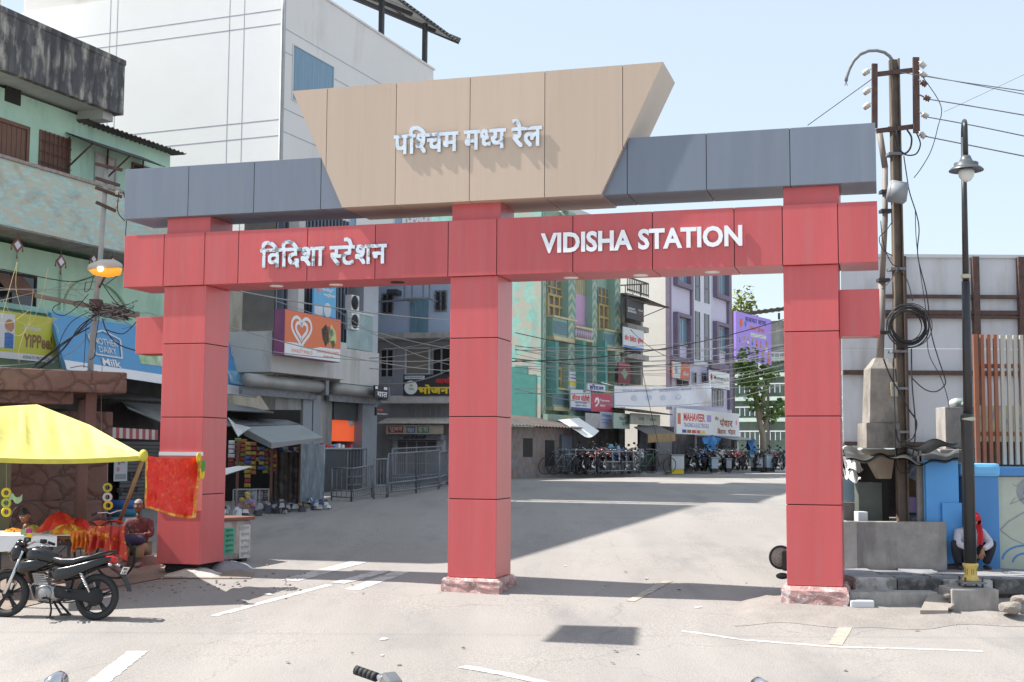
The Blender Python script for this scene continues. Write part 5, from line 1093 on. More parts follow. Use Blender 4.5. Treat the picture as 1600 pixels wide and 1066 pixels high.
# ================================================================ motorcycles
M_tyre = mat('tyre rubber', (.025, .025, .026), .75, var=.15, scale=20); M_bblk = mat('black motorcycle paint', (.008, .008, .009), .22, spec=.5, coat=.25, var=.05)
M_bgrey = mat('grey black plastic', (.02, .02, .022), .5, spec=.3); M_seat = mat('black seat vinyl', (.025, .025, .027), .26, var=.12, scale=14); M_chr = mat('chrome metal', (.62, .62, .63), .16, metal=.95)
M_alu = mat('engine alloy', (.33, .32, .31), .35, metal=.8, var=.15, scale=14); M_tail = mat('red tail lamp', (.45, .02, .02), .15); M_blue_b = mat('blue motorcycle paint', (.02, .05, .16), .12, coat=.6); M_red_b = mat('maroon motorcycle paint', (.16, .012, .015), .12, coat=.6)
M_silver_b = mat('silver motorcycle paint', (.30, .31, .33), .25, metal=.5)
def loft(mb, secs, n=14, sm=True):
    """rings across x: (x, y_centre, z_centre, half width, half height, power)"""
    vs = []; fs = []
    for x, yc, zc_, w, h, pw in secs:
        for k in range(n):
            a = 2 * math.pi * k / n; c, s = math.cos(a), math.sin(a)
            vs.append((x, yc + w * math.copysign(abs(c) ** (2 / pw), c), zc_ + h * math.copysign(abs(s) ** (2 / pw), s)))
    for i in range(len(secs) - 1):
        for k in range(n): fs.append((i * n + k, i * n + (k + 1) % n, (i + 1) * n + (k + 1) % n, (i + 1) * n + k))
    fs += [tuple(range(n - 1, -1, -1)), tuple(range((len(secs) - 1) * n, len(secs) * n))]
    o = mb.smooth; mb.smooth = sm; mb.add(vs, [f[::-1] for f in fs]); mb.smooth = o; return mb
def wheel(T, x, name, spokes=5):
    w = T.part(name, MB().torus((x, 0, .305), .262, .045, 'y', 36, 10), M_tyre); m = MB()
    m.torus((x, 0, .305), .222, .018, 'y', 36, 6)
    for k in range(spokes):
        a = 2 * math.pi * k / spokes + .3; ca, sa = math.cos(a), math.sin(a)
        for o in (-.10, .10): m.bar((x + .04 * ca, 0, .305 + .04 * sa), (x + .215 * math.cos(a + o), 0, .305 + .215 * math.sin(a + o)), .03, .022)
    m.lathe((x, -.07, .305), [(.05, 0), (.06, .02), (.06, .12), (.05, .14)], 16, 'y'); T.part('alloy_rim', m, M_bgrey, w)
def motorcycle(label, paint=M_bblk, group=None, mirrors=True, plate=True, full=True):
    T = Thing('motorcycle', label, 'motorcycle', (0, 0, 0), WORLD, group)
    wheel(T, .64, 'front_wheel'); wheel(T, -.64, 'rear_wheel')
    # drum, chain case, engine
    m = MB(); m.lathe((-.64, .05, .305), [(.12, 0), (.125, .03), (.09, .045)], 18, 'y'); loft(m, [(-.72, .085, .305, .02, .075, 3), (-.6, .085, .31, .025, .09, 3), (-.3, .085, .33, .025, .07, 3), (-.1, .085, .35, .03, .08, 3), (-.05, .085, .35, .02, .05, 3)]); T.part('chain_case', m, M_bgrey)
    m = MB(); loft(m, [(-.16, 0, .33, .07, .06, 3), (-.1, 0, .33, .11, .11, 3.5), (.1, 0, .33, .12, .12, 3.5), (.2, 0, .34, .09, .09, 3)])
    for k in range(6): m.bev(.03 + .012 * k, .22 + .01 * k, -.085, .085, .44 + .026 * k, .456 + .026 * k, .003)
    m.lathe((.05, -.14, .33), [(.08, 0), (.1, .03), (.1, .25), (.08, .28)], 18, 'y'); m.tube([(.2, 0, .5), (.33, 0, .42), (.3, -.08, .25), (.1, -.13, .22)], .022, 8); T.part('engine', m, M_alu)
    m = MB(); m.tube([(.1, -.13, .22), (-.2, -.15, .24), (-.75, -.19, .36)], [.025, .035, .05], 10); T.part('exhaust', m, M_chr)
    m = MB(); m.tube([(.43, 0, .86), (.36, 0, .6), (.25, 0, .3), (-.1, 0, .22), (-.25, 0, .35), (-.3, 0, .62), (-.75, 0, .72)], .022, 8); m.tube([(.43, 0, .84), (.1, 0, .74), (-.3, 0, .66)], .025, 8)
    for s in (-.09, .09): m.tube([(-.64, s, .305), (-.2, s * .8, .32)], .018, 8)
    T.part('frame', m, M_bgrey)
    # bodywork
    tk = MB(); loft(tk, [(-.06, 0, .80, .06, .05, 2.4), (0, 0, .80, .10, .075, 2.6), (.12, 0, .815, .135, .115, 2.6), (.26, 0, .83, .145, .125, 2.6), (.36, 0, .83, .115, .10, 2.6), (.42, 0, .82, .06, .06, 2.4)], 18); tank = T.part('fuel_tank', tk, paint)
    m = MB(); m.lathe((.2, 0, .95), [(.04, 0), (.042, .012), (.03, .018)], 16); T.part('fuel_cap', m, M_chr, tank)
    for s in (-1, 1):
        m = MB(); loft(m, [(.05, s * .12, .72, .012, .02, 2), (.2, s * .155, .70, .025, .07, 2.2), (.42, s * .15, .66, .02, .08, 2.2), (.48, s * .13, .64, .01, .03, 2)], 12); T.part('tank_shroud', m, paint)
        m = MB(); loft(m, [(.02, s * .10, .60, .01, .05, 2.4), (-.12, s * .125, .58, .022, .09, 2.4), (-.3, s * .13, .62, .022, .085, 2.4), (-.5, s * .12, .70, .02, .06, 2.4), (-.72, s * .10, .78, .018, .045, 2.4), (-.82, s * .06, .81, .01, .03, 2)], 12); T.part('side_panel', m, paint)
    st = MB(); loft(st, [(.05, 0, .79, .055, .035, 2.4), (0, 0, .785, .10, .045, 2.6), (-.15, 0, .76, .13, .05, 2.8), (-.32, 0, .765, .135, .05, 2.8), (-.42, 0, .80, .13, .045, 2.8), (-.6, 0, .83, .115, .04, 2.6), (-.72, 0, .845, .085, .03, 2.4)], 16); T.part('seat', st, M_seat)
    m = MB(); m.tube([(-.5, .15, .80), (-.68, .15, .87), (-.80, .10, .905), (-.84, 0, .915), (-.80, -.10, .905), (-.68, -.15, .87), (-.5, -.15, .80)], .016, 8); T.part('grab_rail', m, M_bgrey)
    m = MB(); loft(m, [(-.72, 0, .80, .085, .05, 2.6), (-.82, 0, .80, .07, .055, 2.6), (-.88, 0, .79, .05, .04, 2.4)], 14); T.part('tail_lamp', m, M_tail)
    m = MB(); m.sheet(lambda s, t: (-.64 - .06 - .40 * math.sin(.28 + 1.05 * s), (t - .5) * .15, .305 + .40 * math.cos(.28 + 1.05 * s) + .0), 10, 4, .012); T.part('rear_mudguard', m, M_bgrey)
    if plate:
        p_ = T.part('number_plate', MB().bev(-.004, .004, -.09, .09, -.05, .05, .002), K_white)
        p_.location = (-1.0, 0, .66); p_.rotation_euler = (0, R_(-22), 0)
        for tx, z0, z1 in (('MP40 L', .006, .042), ('A 2871', -.042, -.006)):
            m = MB(); text_mb(m, tx, -.075, .075, z0, z1, 0, .05); m.v = [(-.0065 + v[1], -v[0], v[2]) for v in m.v]; l = T.part('lettering', m, K_black, p_)
    for s in (-.13, .13): T.part('indicator', MB().tube([(-.82, s * .4, .74), (-.84, s, .73)], .008, 6).ball((-.84, s, .73), (.03, .025, .025), 10, 6), M_chr)
    for s in (-.11, .11):
        m = MB(); z0 = Vector((-.58, s, .36)); z1 = Vector((-.40, s, .66))
        for k in range(9): a = z0.lerp(z1, .25 + .07 * k); m.lathe(tuple(a), [(.028, -.006), (.03, 0), (.028, .006)], 10)
        m.tube([z0, z1], .014, 8); T.part('shock_absorber', m, M_chr)
    # fork, lamp, bars
    for s in (-.085, .085): T.part('fork_leg', MB().tube([(.64, s, .305), (.56, s, .52), (.44, s, .88)], [.027, .025, .02], 10), M_chr)
    m = MB(); m.sheet(lambda s, t: (.64 + .325 * math.sin(-.75 + 1.5 * s), (t - .5) * .12, .305 + .325 * math.cos(-.75 + 1.5 * s) + .02 * math.cos((t - .5) * 3)), 14, 4, .01); T.part('front_mudguard', m, paint)
    m = MB(); loft(m, [(.44, 0, .86, .07, .06, 2.4), (.50, 0, .87, .12, .11, 2.6), (.58, 0, .85, .11, .12, 2.6), (.63, 0, .83, .075, .085, 2.4)], 16); loft(m, [(.46, 0, .96, .09, .02, 2.4), (.54, 0, .99, .09, .05, 2.4), (.58, 0, .95, .07, .03, 2.4)], 14); cw = T.part('headlamp_cowl', m, paint)
    m = MB(); loft(m, [(.61, 0, .83, .07, .07, 2.4), (.645, 0, .82, .05, .05, 2.2)], 14); T.part('headlamp', m, mat('headlamp lens', (.6, .62, .65), .08, spec=.8), cw)
    hb = MB(); hb.tube([(.24, -.37, 1.0), (.30, -.25, 1.03), (.40, -.14, 1.02), (.43, 0, .96), (.40, .14, 1.02), (.30, .25, 1.03), (.24, .37, 1.0)], .013, 8); bar = T.part('handlebar', hb, M_chr)
    for s in (-1, 1):
        a, b = Vector((.235, s * .375, .998)), Vector((.285, s * .275, 1.022)); m = MB(); m.tube([a, a.lerp(b, .03)], .021, 10)
        for k in range(5): m.tube([a.lerp(b, .03 + .19 * k), a.lerp(b, .03 + .19 * k + .17)], .0205, 10); m.tube([a.lerp(b, .19 * k + .19), a.lerp(b, .22 + .19 * k)], .0175, 10)
        T.part('grip', m, M_tyre, bar); c = Vector((.315, s * .22, 1.03))
        m = MB(); m.bev(c.x - .03, c.x + .04, c.y - .04, c.y + .04, c.z - .03, c.z + .03, .012); T.part('switch_block', m, M_bgrey, bar)
        m = MB(); m.tube([(.35, s * .2, 1.02), (.36, s * .28, 1.0), (.30, s * .37, .985)], .008, 6); T.part('lever', m, M_chr, bar)
        if mirrors:
            m = MB(); m.tube([(.33, s * .2, 1.04), (.36, s * .24, 1.12), (.34, s * .31, 1.2)], .006, 6); loft(m, [(.325, s * .31, 1.22, .05, .04, 2.6), (.34, s * .31, 1.22, .06, .048, 2.6), (.37, s * .31, 1.22, .04, .03, 2.4)], 14); T.part('mirror', m, M_bgrey, bar)
    # pegs, stand
    m = MB(); m.tube([(0, .1, .27), (0, .26, .27)], .014, 8); m.tube([(0, -.1, .27), (0, -.26, .27)], .014, 8); m.tube([(-.3, .12, .36), (-.32, .24, .37)], .013, 8); T.part('foot_peg', m, M_bgrey)
    m = MB(); m.tube([(-.02, .1, .26), (-.1, .18, .13), (-.14, .27, .02)], .014, 8); m.bev(-.18, -.10, .24, .31, .005, .025, .004); m.bar((-.1, .15, .2), (.1, .16, .22), .02, .02); T.part('side_stand', m, M_bgrey)
    m = MB(); m.tube([(-.05, .06, .24), (-.22, .12, .06)], .016, 8); m.tube([(-.05, -.06, .24), (-.22, -.12, .06)], .016, 8); m.tube([(-.22, -.14, .06), (-.22, .14, .06)], .016, 8); T.part('centre_stand', m, M_bgrey)
    return T.o
def put(o, x, y, head, lean=0, z=None):
    """stand a motorcycle at x, y with its nose towards the angle head (degrees, 0 = to the right), following the slope"""
    d = Vector((math.cos(R_(head)), math.sin(R_(head)))); z0, z1 = prof(y - d.y * .64), prof(y + d.y * .64)
    zz = (z0 + z1) / 2 if z is None else z; pitch = -math.atan2(z1 - z0, 1.28) if z is None else 0
    o.location = (x, y, zz); o.rotation_mode = 'XYZ'; o.rotation_euler = (Matrix.Rotation(R_(head), 3, 'Z') @ Matrix.Rotation(pitch, 3, 'Y') @ Matrix.Rotation(R_(lean), 3, 'X')).to_euler()
rc = ground(148, 969)
hd = 172.0; hv = Vector((math.cos(R_(hd)), math.sin(R_(hd)), 0))
mo = motorcycle('black motorcycle on its side stand in front of the cloth stall', mirrors=False)
q = rc + hv * .64; put(mo, q.x, q.y, hd, 7)
# the same machine again, parked across the road and close in front of the photographer
PROT = motorcycle('dark motorcycle parked at the kerb nearest the right pillar', M_bgrey, 'motorcycles parked across the road', plate=False)
def recolour(o, pm):
    for ch in o.children_recursive:
        if ch.type == 'MESH' and ch.data.materials and ch.data.materials[0] == M_bgrey and ch.name.split('.')[0] in ('fuel_tank', 'tank_shroud', 'side_panel', 'front_mudguard', 'headlamp_cowl'):
            ch.data = ch.data.copy(); ch.data.materials[0] = pm
TLD = [c for c in PROT.children_recursive if c.name.split('.')[0] == 'tail_lamp'][0].data.copy(); TLD.materials[0] = mat('dim red lamp', (.10, .012, .012), .3)
row = [(1216, 66, 60, None, 'dark motorcycle parked at the kerb nearest the right pillar'), (1204, 68, 70, M_silver_b, 'silver motorcycle parked under the tree'), (1186, 66.5, 62, None, 'dark motorcycle parked left of the tree trunk'), (1163, 65, 72, None, 'dark motorcycle in front of the blue tarp bundle'), (1148, 64, 66, M_red_b, 'maroon motorcycle below the right end of the white traders sign'),
       (1134, 63, 75, None, 'dark motorcycle below the middle of the traders sign'), (1121, 62, 64, M_silver_b, 'silver motorcycle in front of the bright blue tarp'), (1106, 61.5, 70, None, 'dark motorcycle left of the bright blue tarp'), (1092, 61, 68, M_blue_b, 'blue motorcycle below the red sign lettering'), (1080, 60, 60, None, 'dark motorcycle beside the white cabinet'),
       (992, 53.5, 66, M_silver_b, 'silver motorcycle left of the stall shutter'), (976, 52.5, 72, None, 'dark motorcycle in front of the stall doorway'), (960, 52, 60, M_blue_b, 'blue motorcycle under the pale green board'), (942, 51.3, 70, None, 'dark motorcycle below the faded boards'), (927, 50.8, 64, M_red_b, 'maroon motorcycle under the white plastic sheet'), (908, 50.3, 74, None, 'dark motorcycle at the end of the row beside the brick hut')]
for i, (px, y, h, pm, lab) in enumerate(row):
    o = PROT if i == 0 else copy_tree(PROT); o['label'] = lab; p = at(px, 735, y)
    if pm: recolour(o, pm)
    for ch in o.children_recursive:
        if ch.name.split('.')[0] == 'tail_lamp' and i % 4: ch.data = TLD
    put(o, p.x, y, h, 8, prof(y) + .12 if y > 48 else None)
# foreground: only bars and mirrors reach into the frame
fb = motorcycle('motorcycle close in front of the camera, only one handlebar end in frame', M_silver_b, 'motorcycles parked close to the camera', mirrors=False, plate=False)
gp_ = at(556, 1047, 5.6)                                 # the tip of the grip
hd2 = 35.0; Rm = Matrix.Rotation(R_(hd2), 3, 'Z') @ Matrix.Rotation(R_(26), 3, 'X'); tip = Rm @ Vector((.235, .375, .998))
fb.location = (gp_.x - tip.x, gp_.y - tip.y, gp_.z - tip.z); fb.rotation_euler = Rm.to_euler()
for ch in fb.children_recursive:
    if ch.name.split('.')[0] == 'switch_block': ch.data.materials[0] = M_alu

for px, py, d, h, side, lab in ((1188, 1058, 4.3, 15, 1, 'motorcycle at the lower right frame edge, only a mirror top in frame'), (90, 1049, 4.35, 170, -1, 'motorcycle at the lower left frame edge, only a mirror top in frame')):
    o = copy_tree(PROT); o['label'] = lab; o['group'] = 'motorcycles parked close to the camera'
    M_ = Matrix.Rotation(R_(h), 3, 'Z'); q = at(px, py, d) - M_ @ Vector((.34, side * .31, 1.268)); o.location = q; o.rotation_euler = (0, 0, R_(h))
    for ch in o.children_recursive:
        if ch.name.split('.')[0] == 'mirror': ch.data = ch.data.copy(); ch.data.materials[0] = M_chr
# ================================================================ brown stone pavilion behind the cloth stall
BP = frame_px(0, 23.6, 200, 25.0)
M_stone = mat('brown crazy paving', (.21, .13, .105), .9, var=.16, scale=2, bump=.25, bscale=20)
def crazy(m, sc=2.3, w=.05):                             # a net of raised joints for stone cladding
    nt = m.node_tree; N = nt.nodes; b = N['Principled BSDF']; tc = N.new('ShaderNodeTexCoord'); v = N.new('ShaderNodeTexVoronoi'); v.feature = 'DISTANCE_TO_EDGE'; v.inputs['Scale'].default_value = sc
    nz = N.new('ShaderNodeTexNoise'); nz.inputs['Scale'].default_value = 3; mx = N.new('ShaderNodeVectorMath'); mx.operation = 'MULTIPLY_ADD'; mx.inputs[1].default_value = (.25, .25, .25)
    nt.links.new(tc.outputs['Object'], nz.inputs['Vector']); nt.links.new(nz.outputs['Color'], mx.inputs[0]); nt.links.new(tc.outputs['Object'], mx.inputs[2]); nt.links.new(mx.outputs[0], v.inputs['Vector'])
    r = N.new('ShaderNodeMapRange'); r.inputs['From Min'].default_value = 0; r.inputs['From Max'].default_value = w; nt.links.new(v.outputs['Distance'], r.inputs['Value'])
    old = b.inputs['Base Color'].links[0].from_socket; x = N.new('ShaderNodeMix'); x.data_type = 'RGBA'; nt.links.new(r.outputs[0], x.inputs[0]); x.inputs[6].default_value = (.13, .08, .065, 1); nt.links.new(old, x.inputs[7]); nt.links.new(x.outputs[2], b.inputs['Base Color'])
    bp = N.new('ShaderNodeBump'); bp.inputs['Strength'].default_value = .8; bp.inputs['Distance'].default_value = .05; r2 = N.new('ShaderNodeMapRange'); r2.inputs['From Max'].default_value = .14; nt.links.new(v.outputs['Distance'], r2.inputs['Value']); nt.links.new(r2.outputs[0], bp.inputs['Height']); nt.links.new(bp.outputs[0], b.inputs['Normal'])
crazy(M_stone)
T = Thing('stone_pavilion', 'brown crazy paved shelter with thick slab behind the yellow canopy', 'shelter', (1, .5, .3), BP)
zq = lambda x, y, v=0: BP.uv(x, y, v)[1]
uR = BP.uv(199, 600, -1)[0]
m = MB(); m.bev(-5, uR, -1.0, 2.0, zq(100, 612, -1), zq(100, 578, -1), .04); m.bev(-5, uR - .9, -.75, 2.0, zq(100, 632, -.75), zq(100, 612, -.75) - .002, .03); T.part('roof_slab', m, M_stone)
uW = BP.uv(168, 760, .4)[0]
T.part('wall', MB().box(-5, uW, .4, .7, .1, zq(80, 690, .4)), M_stone)
T.part('wall_block', MB().bev(BP.uv(96, 640, .35)[0], BP.uv(176, 650, .35)[0], .3, .8, zq(140, 700, .35), zq(140, 643, .35), .04), M_stone)
T.part('low_wall', MB().bev(-5, BP.uv(160, 800, .1)[0], .1, .4, .1, zq(100, 783, .1), .04), M_stone)
m = MB(); u, _ = BP.uv(129, 700, -.5); m.lathe((u, -.5, .2), [(.11, 0), (.11, zq(129, 625, -.5) - .2)], 14); T.part('column', m, mat('dull brown plaster', (.20, .12, .10), .9, var=.12))
u, _ = BP.uv(141, 600, -.55); T.part('post', MB().box(u - .1, u + .1, -.65, -.45, zq(141, 720, -.5), zq(141, 580, -.5)), mat('dull brown plaster', (.20, .12, .10), .9, var=.12))
T.part('dark_back', MB().box(-5, uR - .2, 1.9, 2.0, .2, zq(100, 632, -.75)), M_inside)
u0, u1, z0, z1 = BP.box(0, 720, 14, 880, -.6); T.part('green_post', MB().box(u0 - .1, u1, -.65, -.45, .1, zq(5, 640, -.6)), mat('dull olive post', (.16, .17, .09), .8))
# pavement under the stall and along the left
m = MB(); pp = [ground(*q) for q in ((-260, 925), (0, 958), (120, 930), (250, 905), (392, 905), (398, 897), (350, 884), (330, 872), (240, 868), (100, 862), (-260, 862))]
m.add([(p.x, p.y, prof(p.y) + .012) for p in pp], [list(range(len(pp)))]); struct('dirt_pavement', m, M_dirt)
def mound(label, px, py, rx, ry, h, mm):
    c = ground(px, py); m = MB(); m.smooth = True; n, k_ = 28, 6; L = [(c.x, c.y, prof(c.y) + h)]
    for j in range(1, k_ + 1):
        for i in range(n):
            a = 2 * math.pi * i / n; r = j / k_ * (1 + .16 * math.sin(3 * a + px) + .1 * math.sin(7 * a)); x, y = c.x + rx * r * math.cos(a), c.y + ry * r * math.sin(a)
            L.append((x, y, prof(y) - .02 + (h + .02) * (1 - (j / k_) ** 2) ** 1.2 + random.uniform(-.008, .008) * (j < k_)))
    m.add(L, [(0, 1 + i, 1 + (i + 1) % n) for i in range(n)] + [(1 + (j - 1) * n + i, 1 + j * n + i, 1 + j * n + (i + 1) % n, 1 + (j - 1) * n + (i + 1) % n) for j in range(1, k_) for i in range(n)])
    o = solo('cement_heap', label, 'rubble', m, mm, (c.x, c.y, prof(c.y))); return o
M_cement = mat('pale cement', (.50, .46, .41), .9, var=.15, scale=5, bump=.5, bscale=18, col2=(.34, .31, .29), thr=.62)
mound('pale cement patch in front of the left pillar', 305, 898, .52, .42, .11, M_cement); mound('grey cement mound right of the left pillar base', 352, 888, .5, .4, .12, mat('grey cement', (.24, .24, .26), .9, var=.15, bump=.5, bscale=18))
# ================================================================ cloth stall with yellow canopy
SY = 19.6
def W3(px, py, y): return at(px, py, y)
T = Thing('yellow_canopy', 'yellow tarpaulin canopy stretched over the cloth stall', 'canopy', tuple(W3(110, 720, SY)))
M_yt = mat('yellow tarpaulin', (.54, .52, .14), .6, var=.1, scale=2.5, dirt=(.45, .42, .14), dthr=.62, dscale=2, dstretch=(1, 1, 1))
_yb = M_yt.node_tree.nodes['Principled BSDF']; _yb.inputs['Subsurface Weight'].default_value = 0
A, B, C_, D, E_ = W3(224, 712, 18.9), W3(-60, 712, 18.3), W3(-60, 640, 22.0), W3(60, 630, 22.6), W3(60, 712, 18.5)
apex = W3(58, 632, 22.4)
def can(s, t):                                           # s: right corner -> far left; t: front edge -> ridge
    f = A.lerp(B, s); r0 = W3(224, 711, 18.95); ridge = [r0, W3(140, 664, 21.2), apex, W3(20, 634, 22.3), W3(-70, 640, 22)]
    k = s * 4; i = min(3, int(k)); rr = ridge[i].lerp(ridge[i + 1], k - i); p = f.lerp(rr, t)
    return p + Vector((0, 0, -.16 * math.sin(math.pi * t) * math.sin(math.pi * min(1, s * 1.1)) + .05 * math.sin(s * 38 + 3 * t) * t * (1 - t) * 2 + .035 * math.sin(s * 71) * t * t * (1 - t) * 3 + .02 * math.sin(23 * t + 11 * s) * t * (1 - t) * 2 - .05 * math.sin(math.pi * s) * (1 - t)))
cn = T.part('cloth', MB().sheet(can, 40, 14, .006), M_yt)
m = MB(); m.sheet(lambda s, t: can(s, 0) + Vector((0, .0, -.07 * t)), 30, 1); T.part('hem', m, mat('yellow hem', (.60, .52, .06), .6))
m = MB(); m.ball(tuple(A), (.07, .07, .09), 10, 8); T.part('corner_knot', m, mat('yellow hem', (.6, .52, .06), .6))
T.part('pole', MB().tube([W3(224, 716, 18.95), W3(186, 818, 19.8)], .032, 8), mat('bamboo brown', (.30, .17, .08), .7, var=.2)); T.part('pole', MB().tube([W3(-20, 716, 18.4), W3(-20, 890, 18.4)], .03, 8), mat('bamboo brown', (.3, .17, .08), .7))
# table
tz = lambda y_: W3(100, 835, y_)
TB = Thing('stall_table', 'trestle table under a white sheet at the cloth stall', 'table', (W3(70, 880, 19.3).x, 19.3, prof(19.3)))
a, b = W3(-60, 845, 19.0), W3(128, 838, 19.4); zt_ = W3(60, 838, 19).z
TB.part('tabletop', MB().bev(a.x, b.x + .35, 18.95, 20.1, zt_ - .04, zt_, .01), M_wood)
for px, y in ((60, 19.05), (80, 19.05), (108, 19.1), (0, 19.05), (60, 20)): p = W3(px, 850, y); TB.part('leg', MB().box(p.x - .02, p.x + .02, y - .02, y + .02, prof(y) - .1, zt_ - .04), M_iron)
m = MB(); m.sheet(lambda s, t: (a.x + (b.x - .2 - a.x) * s, 18.9 - .02 * math.sin(12 * s), zt_ - .22 * (1 - t) * (.9 + .2 * math.sin(5 * s)) + .012), 24, 3); m.sheet(lambda s, t: (a.x + (b.x - a.x) * s, 18.9 + 1.1 * t, zt_ + .012), 4, 2)
solo('table_cloth', 'white sheet draped over the front of the stall table', 'cloth', m, K_white)
M_chunri = mat('red gold chunri cloth', (.50, .035, .02), .55, var=.2, scale=12, col2=(.75, .34, .04), thr=.6, soft=.05); M_chunri2 = mat('orange gold cloth', (.68, .16, .02), .55, var=.25, scale=9, col2=(.78, .55, .06), thr=.52, soft=.06)
M_red_c = mat('sheer red cloth', (.75, .03, .015), .5, var=.25, scale=16, col2=(.80, .12, .04), thr=.6, soft=.05)
def heap(label, cx, cy, y, rx, ry, h, mm, seed, name='cloth_pile'):
    c = W3(cx, cy, y); r = random.Random(seed); m = MB(); ph = [r.uniform(0, 6) for _ in range(6)]
    def fn(s, t):
        a = 2 * math.pi * s; q = t ** .7; f = 1 + .15 * math.sin(3 * a + ph[0]) + .12 * math.sin(7 * a + ph[1]) + .06 * math.sin(13 * a + ph[2])
        return (c.x + rx * q * f * math.cos(a), y + ry * q * f * math.sin(a), c.z + h * (1 - t) ** .8 * (1 + .25 * math.sin(5 * a + ph[3]) * t + .2 * math.sin(9 * a + ph[4]) * t) + .02 * math.sin(17 * a + 9 * t))
    m.sheet(fn, 48, 8); return solo(name, label, 'cloth', m, mm, tuple(c))
heap('bright red folded cloth piled highest on the table', 92, 838, 19.8, .36, .3, .36, mat('bright red cloth', (.62, .03, .015), .5, var=.2, col2=(.70, .2, .03), thr=.62, scale=6), 1)
heap('red cloth pile right of the highest red pile', 122, 838, 19.9, .22, .25, .27, mat('bright red cloth', (.62, .03, .015), .5), 2)
heap('orange and gold tinsel cloth heap at the middle of the table', 106, 843, 19.4, .34, .3, .22, M_chunri2, 3); heap('orange marigold coloured heap near the seller', 20, 842, 19.7, .24, .2, .15, mat('marigold orange', (.72, .28, .02), .8, var=.3, scale=30), 4)
heap('white and grey cloth bundle in front of the seller', 74, 846, 19.3, .2, .2, .14, mat('grey white cloth', (.5, .46, .44), .8, var=.25, scale=10), 5); heap('yellow cloth heap beside the seller', 52, 838, 19.8, .2, .2, .16, mat('pale yellow cloth', (.6, .52, .12), .8, var=.3, scale=14), 6)
heap('cream packet heap at the left edge of the table', -6, 846, 19.3, .2, .2, .14, mat('cream packets', (.6, .56, .46), .7, var=.3, scale=14), 7)
for (x0, x1, y0, y1, mm, lab) in ((41, 50, 826, 833, mat('magenta card', (.55, .03, .25), .6), 'magenta card packet standing on the white sheet'), (41, 50, 833, 840, K_yellow, 'yellow card packet below the magenta one'), (32, 41, 827, 836, mat('pale green card', (.35, .5, .25), .6), 'pale green card packet left of the magenta one')):
    a_, b_ = W3(x0, y1, 18.88), W3(x1, y0, 18.88); solo('card_packet', lab, 'packet', MB().bev(a_.x, b_.x, 18.87, 18.9, a_.z, b_.z, .004), mm)
def hang(name, label, x0, x1, y0, y1, y, mm, waves=3, amp=.06, flare=0., cat='cloth'):
    a_, b_ = W3(x0, y0, y), W3(x1, y1, y); m = MB()
    f = lambda s, t: Vector((a_.x + (b_.x - a_.x) * s + flare * t * (s - .3), y - .02 + amp * math.sin(waves * 6.28 * s + 2 * t) * (.3 + t) - .15 * math.sin(math.pi * min(1, t * 2.0)) * .3, a_.z + (b_.z - a_.z) * (t ** .9) - .05 * t * math.cos(6 * s)))
    m.sheet(f, 30, 12); return solo(name, label, cat, m, mm)
hang('tinsel_cloth', 'orange tinsel fringe hanging off the table front', 112, 138, 830, 860, 18.85, M_chunri2, 4)
hang('chunri_cloth', 'deep red spangled cloth hanging from the right end of the table', 137, 172, 822, 862, 18.8, M_chunri, 3); hang('chunri_cloth', 'deep red gold bordered cloth hanging at the far right corner of the stall', 168, 194, 822, 872, 18.95, M_chunri, 2, .05, .06)
m = MB(); a_, b_ = W3(137, 822, 18.8), W3(192, 822, 19.7); m.sheet(lambda s, t: (a_.x + (b_.x - a_.x) * s, 18.8 + 1.0 * t, a_.z + .03 + .03 * math.sin(7 * s + 4 * t)), 16, 8, .02); solo('chunri_cloth', 'red cloth folded flat on the right end of the table', 'cloth', m, M_chunri)
# red cloth hanging in front of the left pillar, with bangles
RC = Thing('red_cloth', 'sheer bright red cloth hanging in front of the left pillar', 'cloth', tuple(W3(268, 806, 19.9)))
P00, P10, P01, P11 = W3(227, 712, 19.2), W3(316, 714, 20.3), W3(225, 798, 19.3), W3(308, 806, 20.3)
def rc(s, t): return P00.lerp(P10, s).lerp(P01.lerp(P11, s), t) + Vector((0, .07 * math.sin(9 * s + 2 * t) * (.3 + t) + .03 * math.sin(21 * s + 6 * t) + .02 * math.sin(13 * t - 17 * s) - .02, -.03 * math.sin(math.pi * s) * (1 - t) + .05 * math.sin(5 * s + 1) * t))
RC.part('cloth', MB().sheet(rc, 30, 16), M_red_c)
m = MB(); m.sheet(lambda s, t: rc(s, .97 + .045 * t) + Vector((0, -.006, 0)), 30, 2); m.sheet(lambda s, t: rc(.93 + .07 * s, t) + Vector((0, -.006, 0)), 3, 16); m.sheet(lambda s, t: rc(.035 * s, t) + Vector((0, -.006, 0)), 2, 16); RC.part('gold_border', m, M_chunri2)
pc = GATE.uv(248, 706, -.02); pd = GATE.uv(317, 706, -.02)
m = MB(); m.box(pc[0] + .01, pd[0], -.03, -.004, pc[1] - .06, pc[1]); solo('plastic_strip', 'white plastic strip tied round the left pillar above the red cloth', 'strip', m, K_pale, fr=GATE)
solo('plastic_cover', 'clear pinkish plastic sheet taped on the left pillar behind the red cloth', 'sheet', MB().box(pc[0] + .01, pd[0], -.02, -.005, pc[1] - .95, pc[1] - .062), mat('pinkish plastic film', (.58, .16, .15), .25, var=.08), fr=GATE)
for k, (px, py, lab) in enumerate(((312, 716, 'yellow'), (319, 728, 'green'), (317, 740, 'yellow'))):
    p = W3(px, py, 20.2); m = MB()
    for j in range(6): m.torus((p.x, p.y - .02 * j, p.z), .08, .008, 'x', 18, 5)
    solo('bangles', ('yellow bangles hung highest beside the red cloth', 'green bangles hung right of the red cloth', 'yellow bangles hung lowest beside the red cloth')[k], 'bangles', m, (K_yellow, mat('bangle green', (.1, .3, .05), .4), K_yellow)[k])
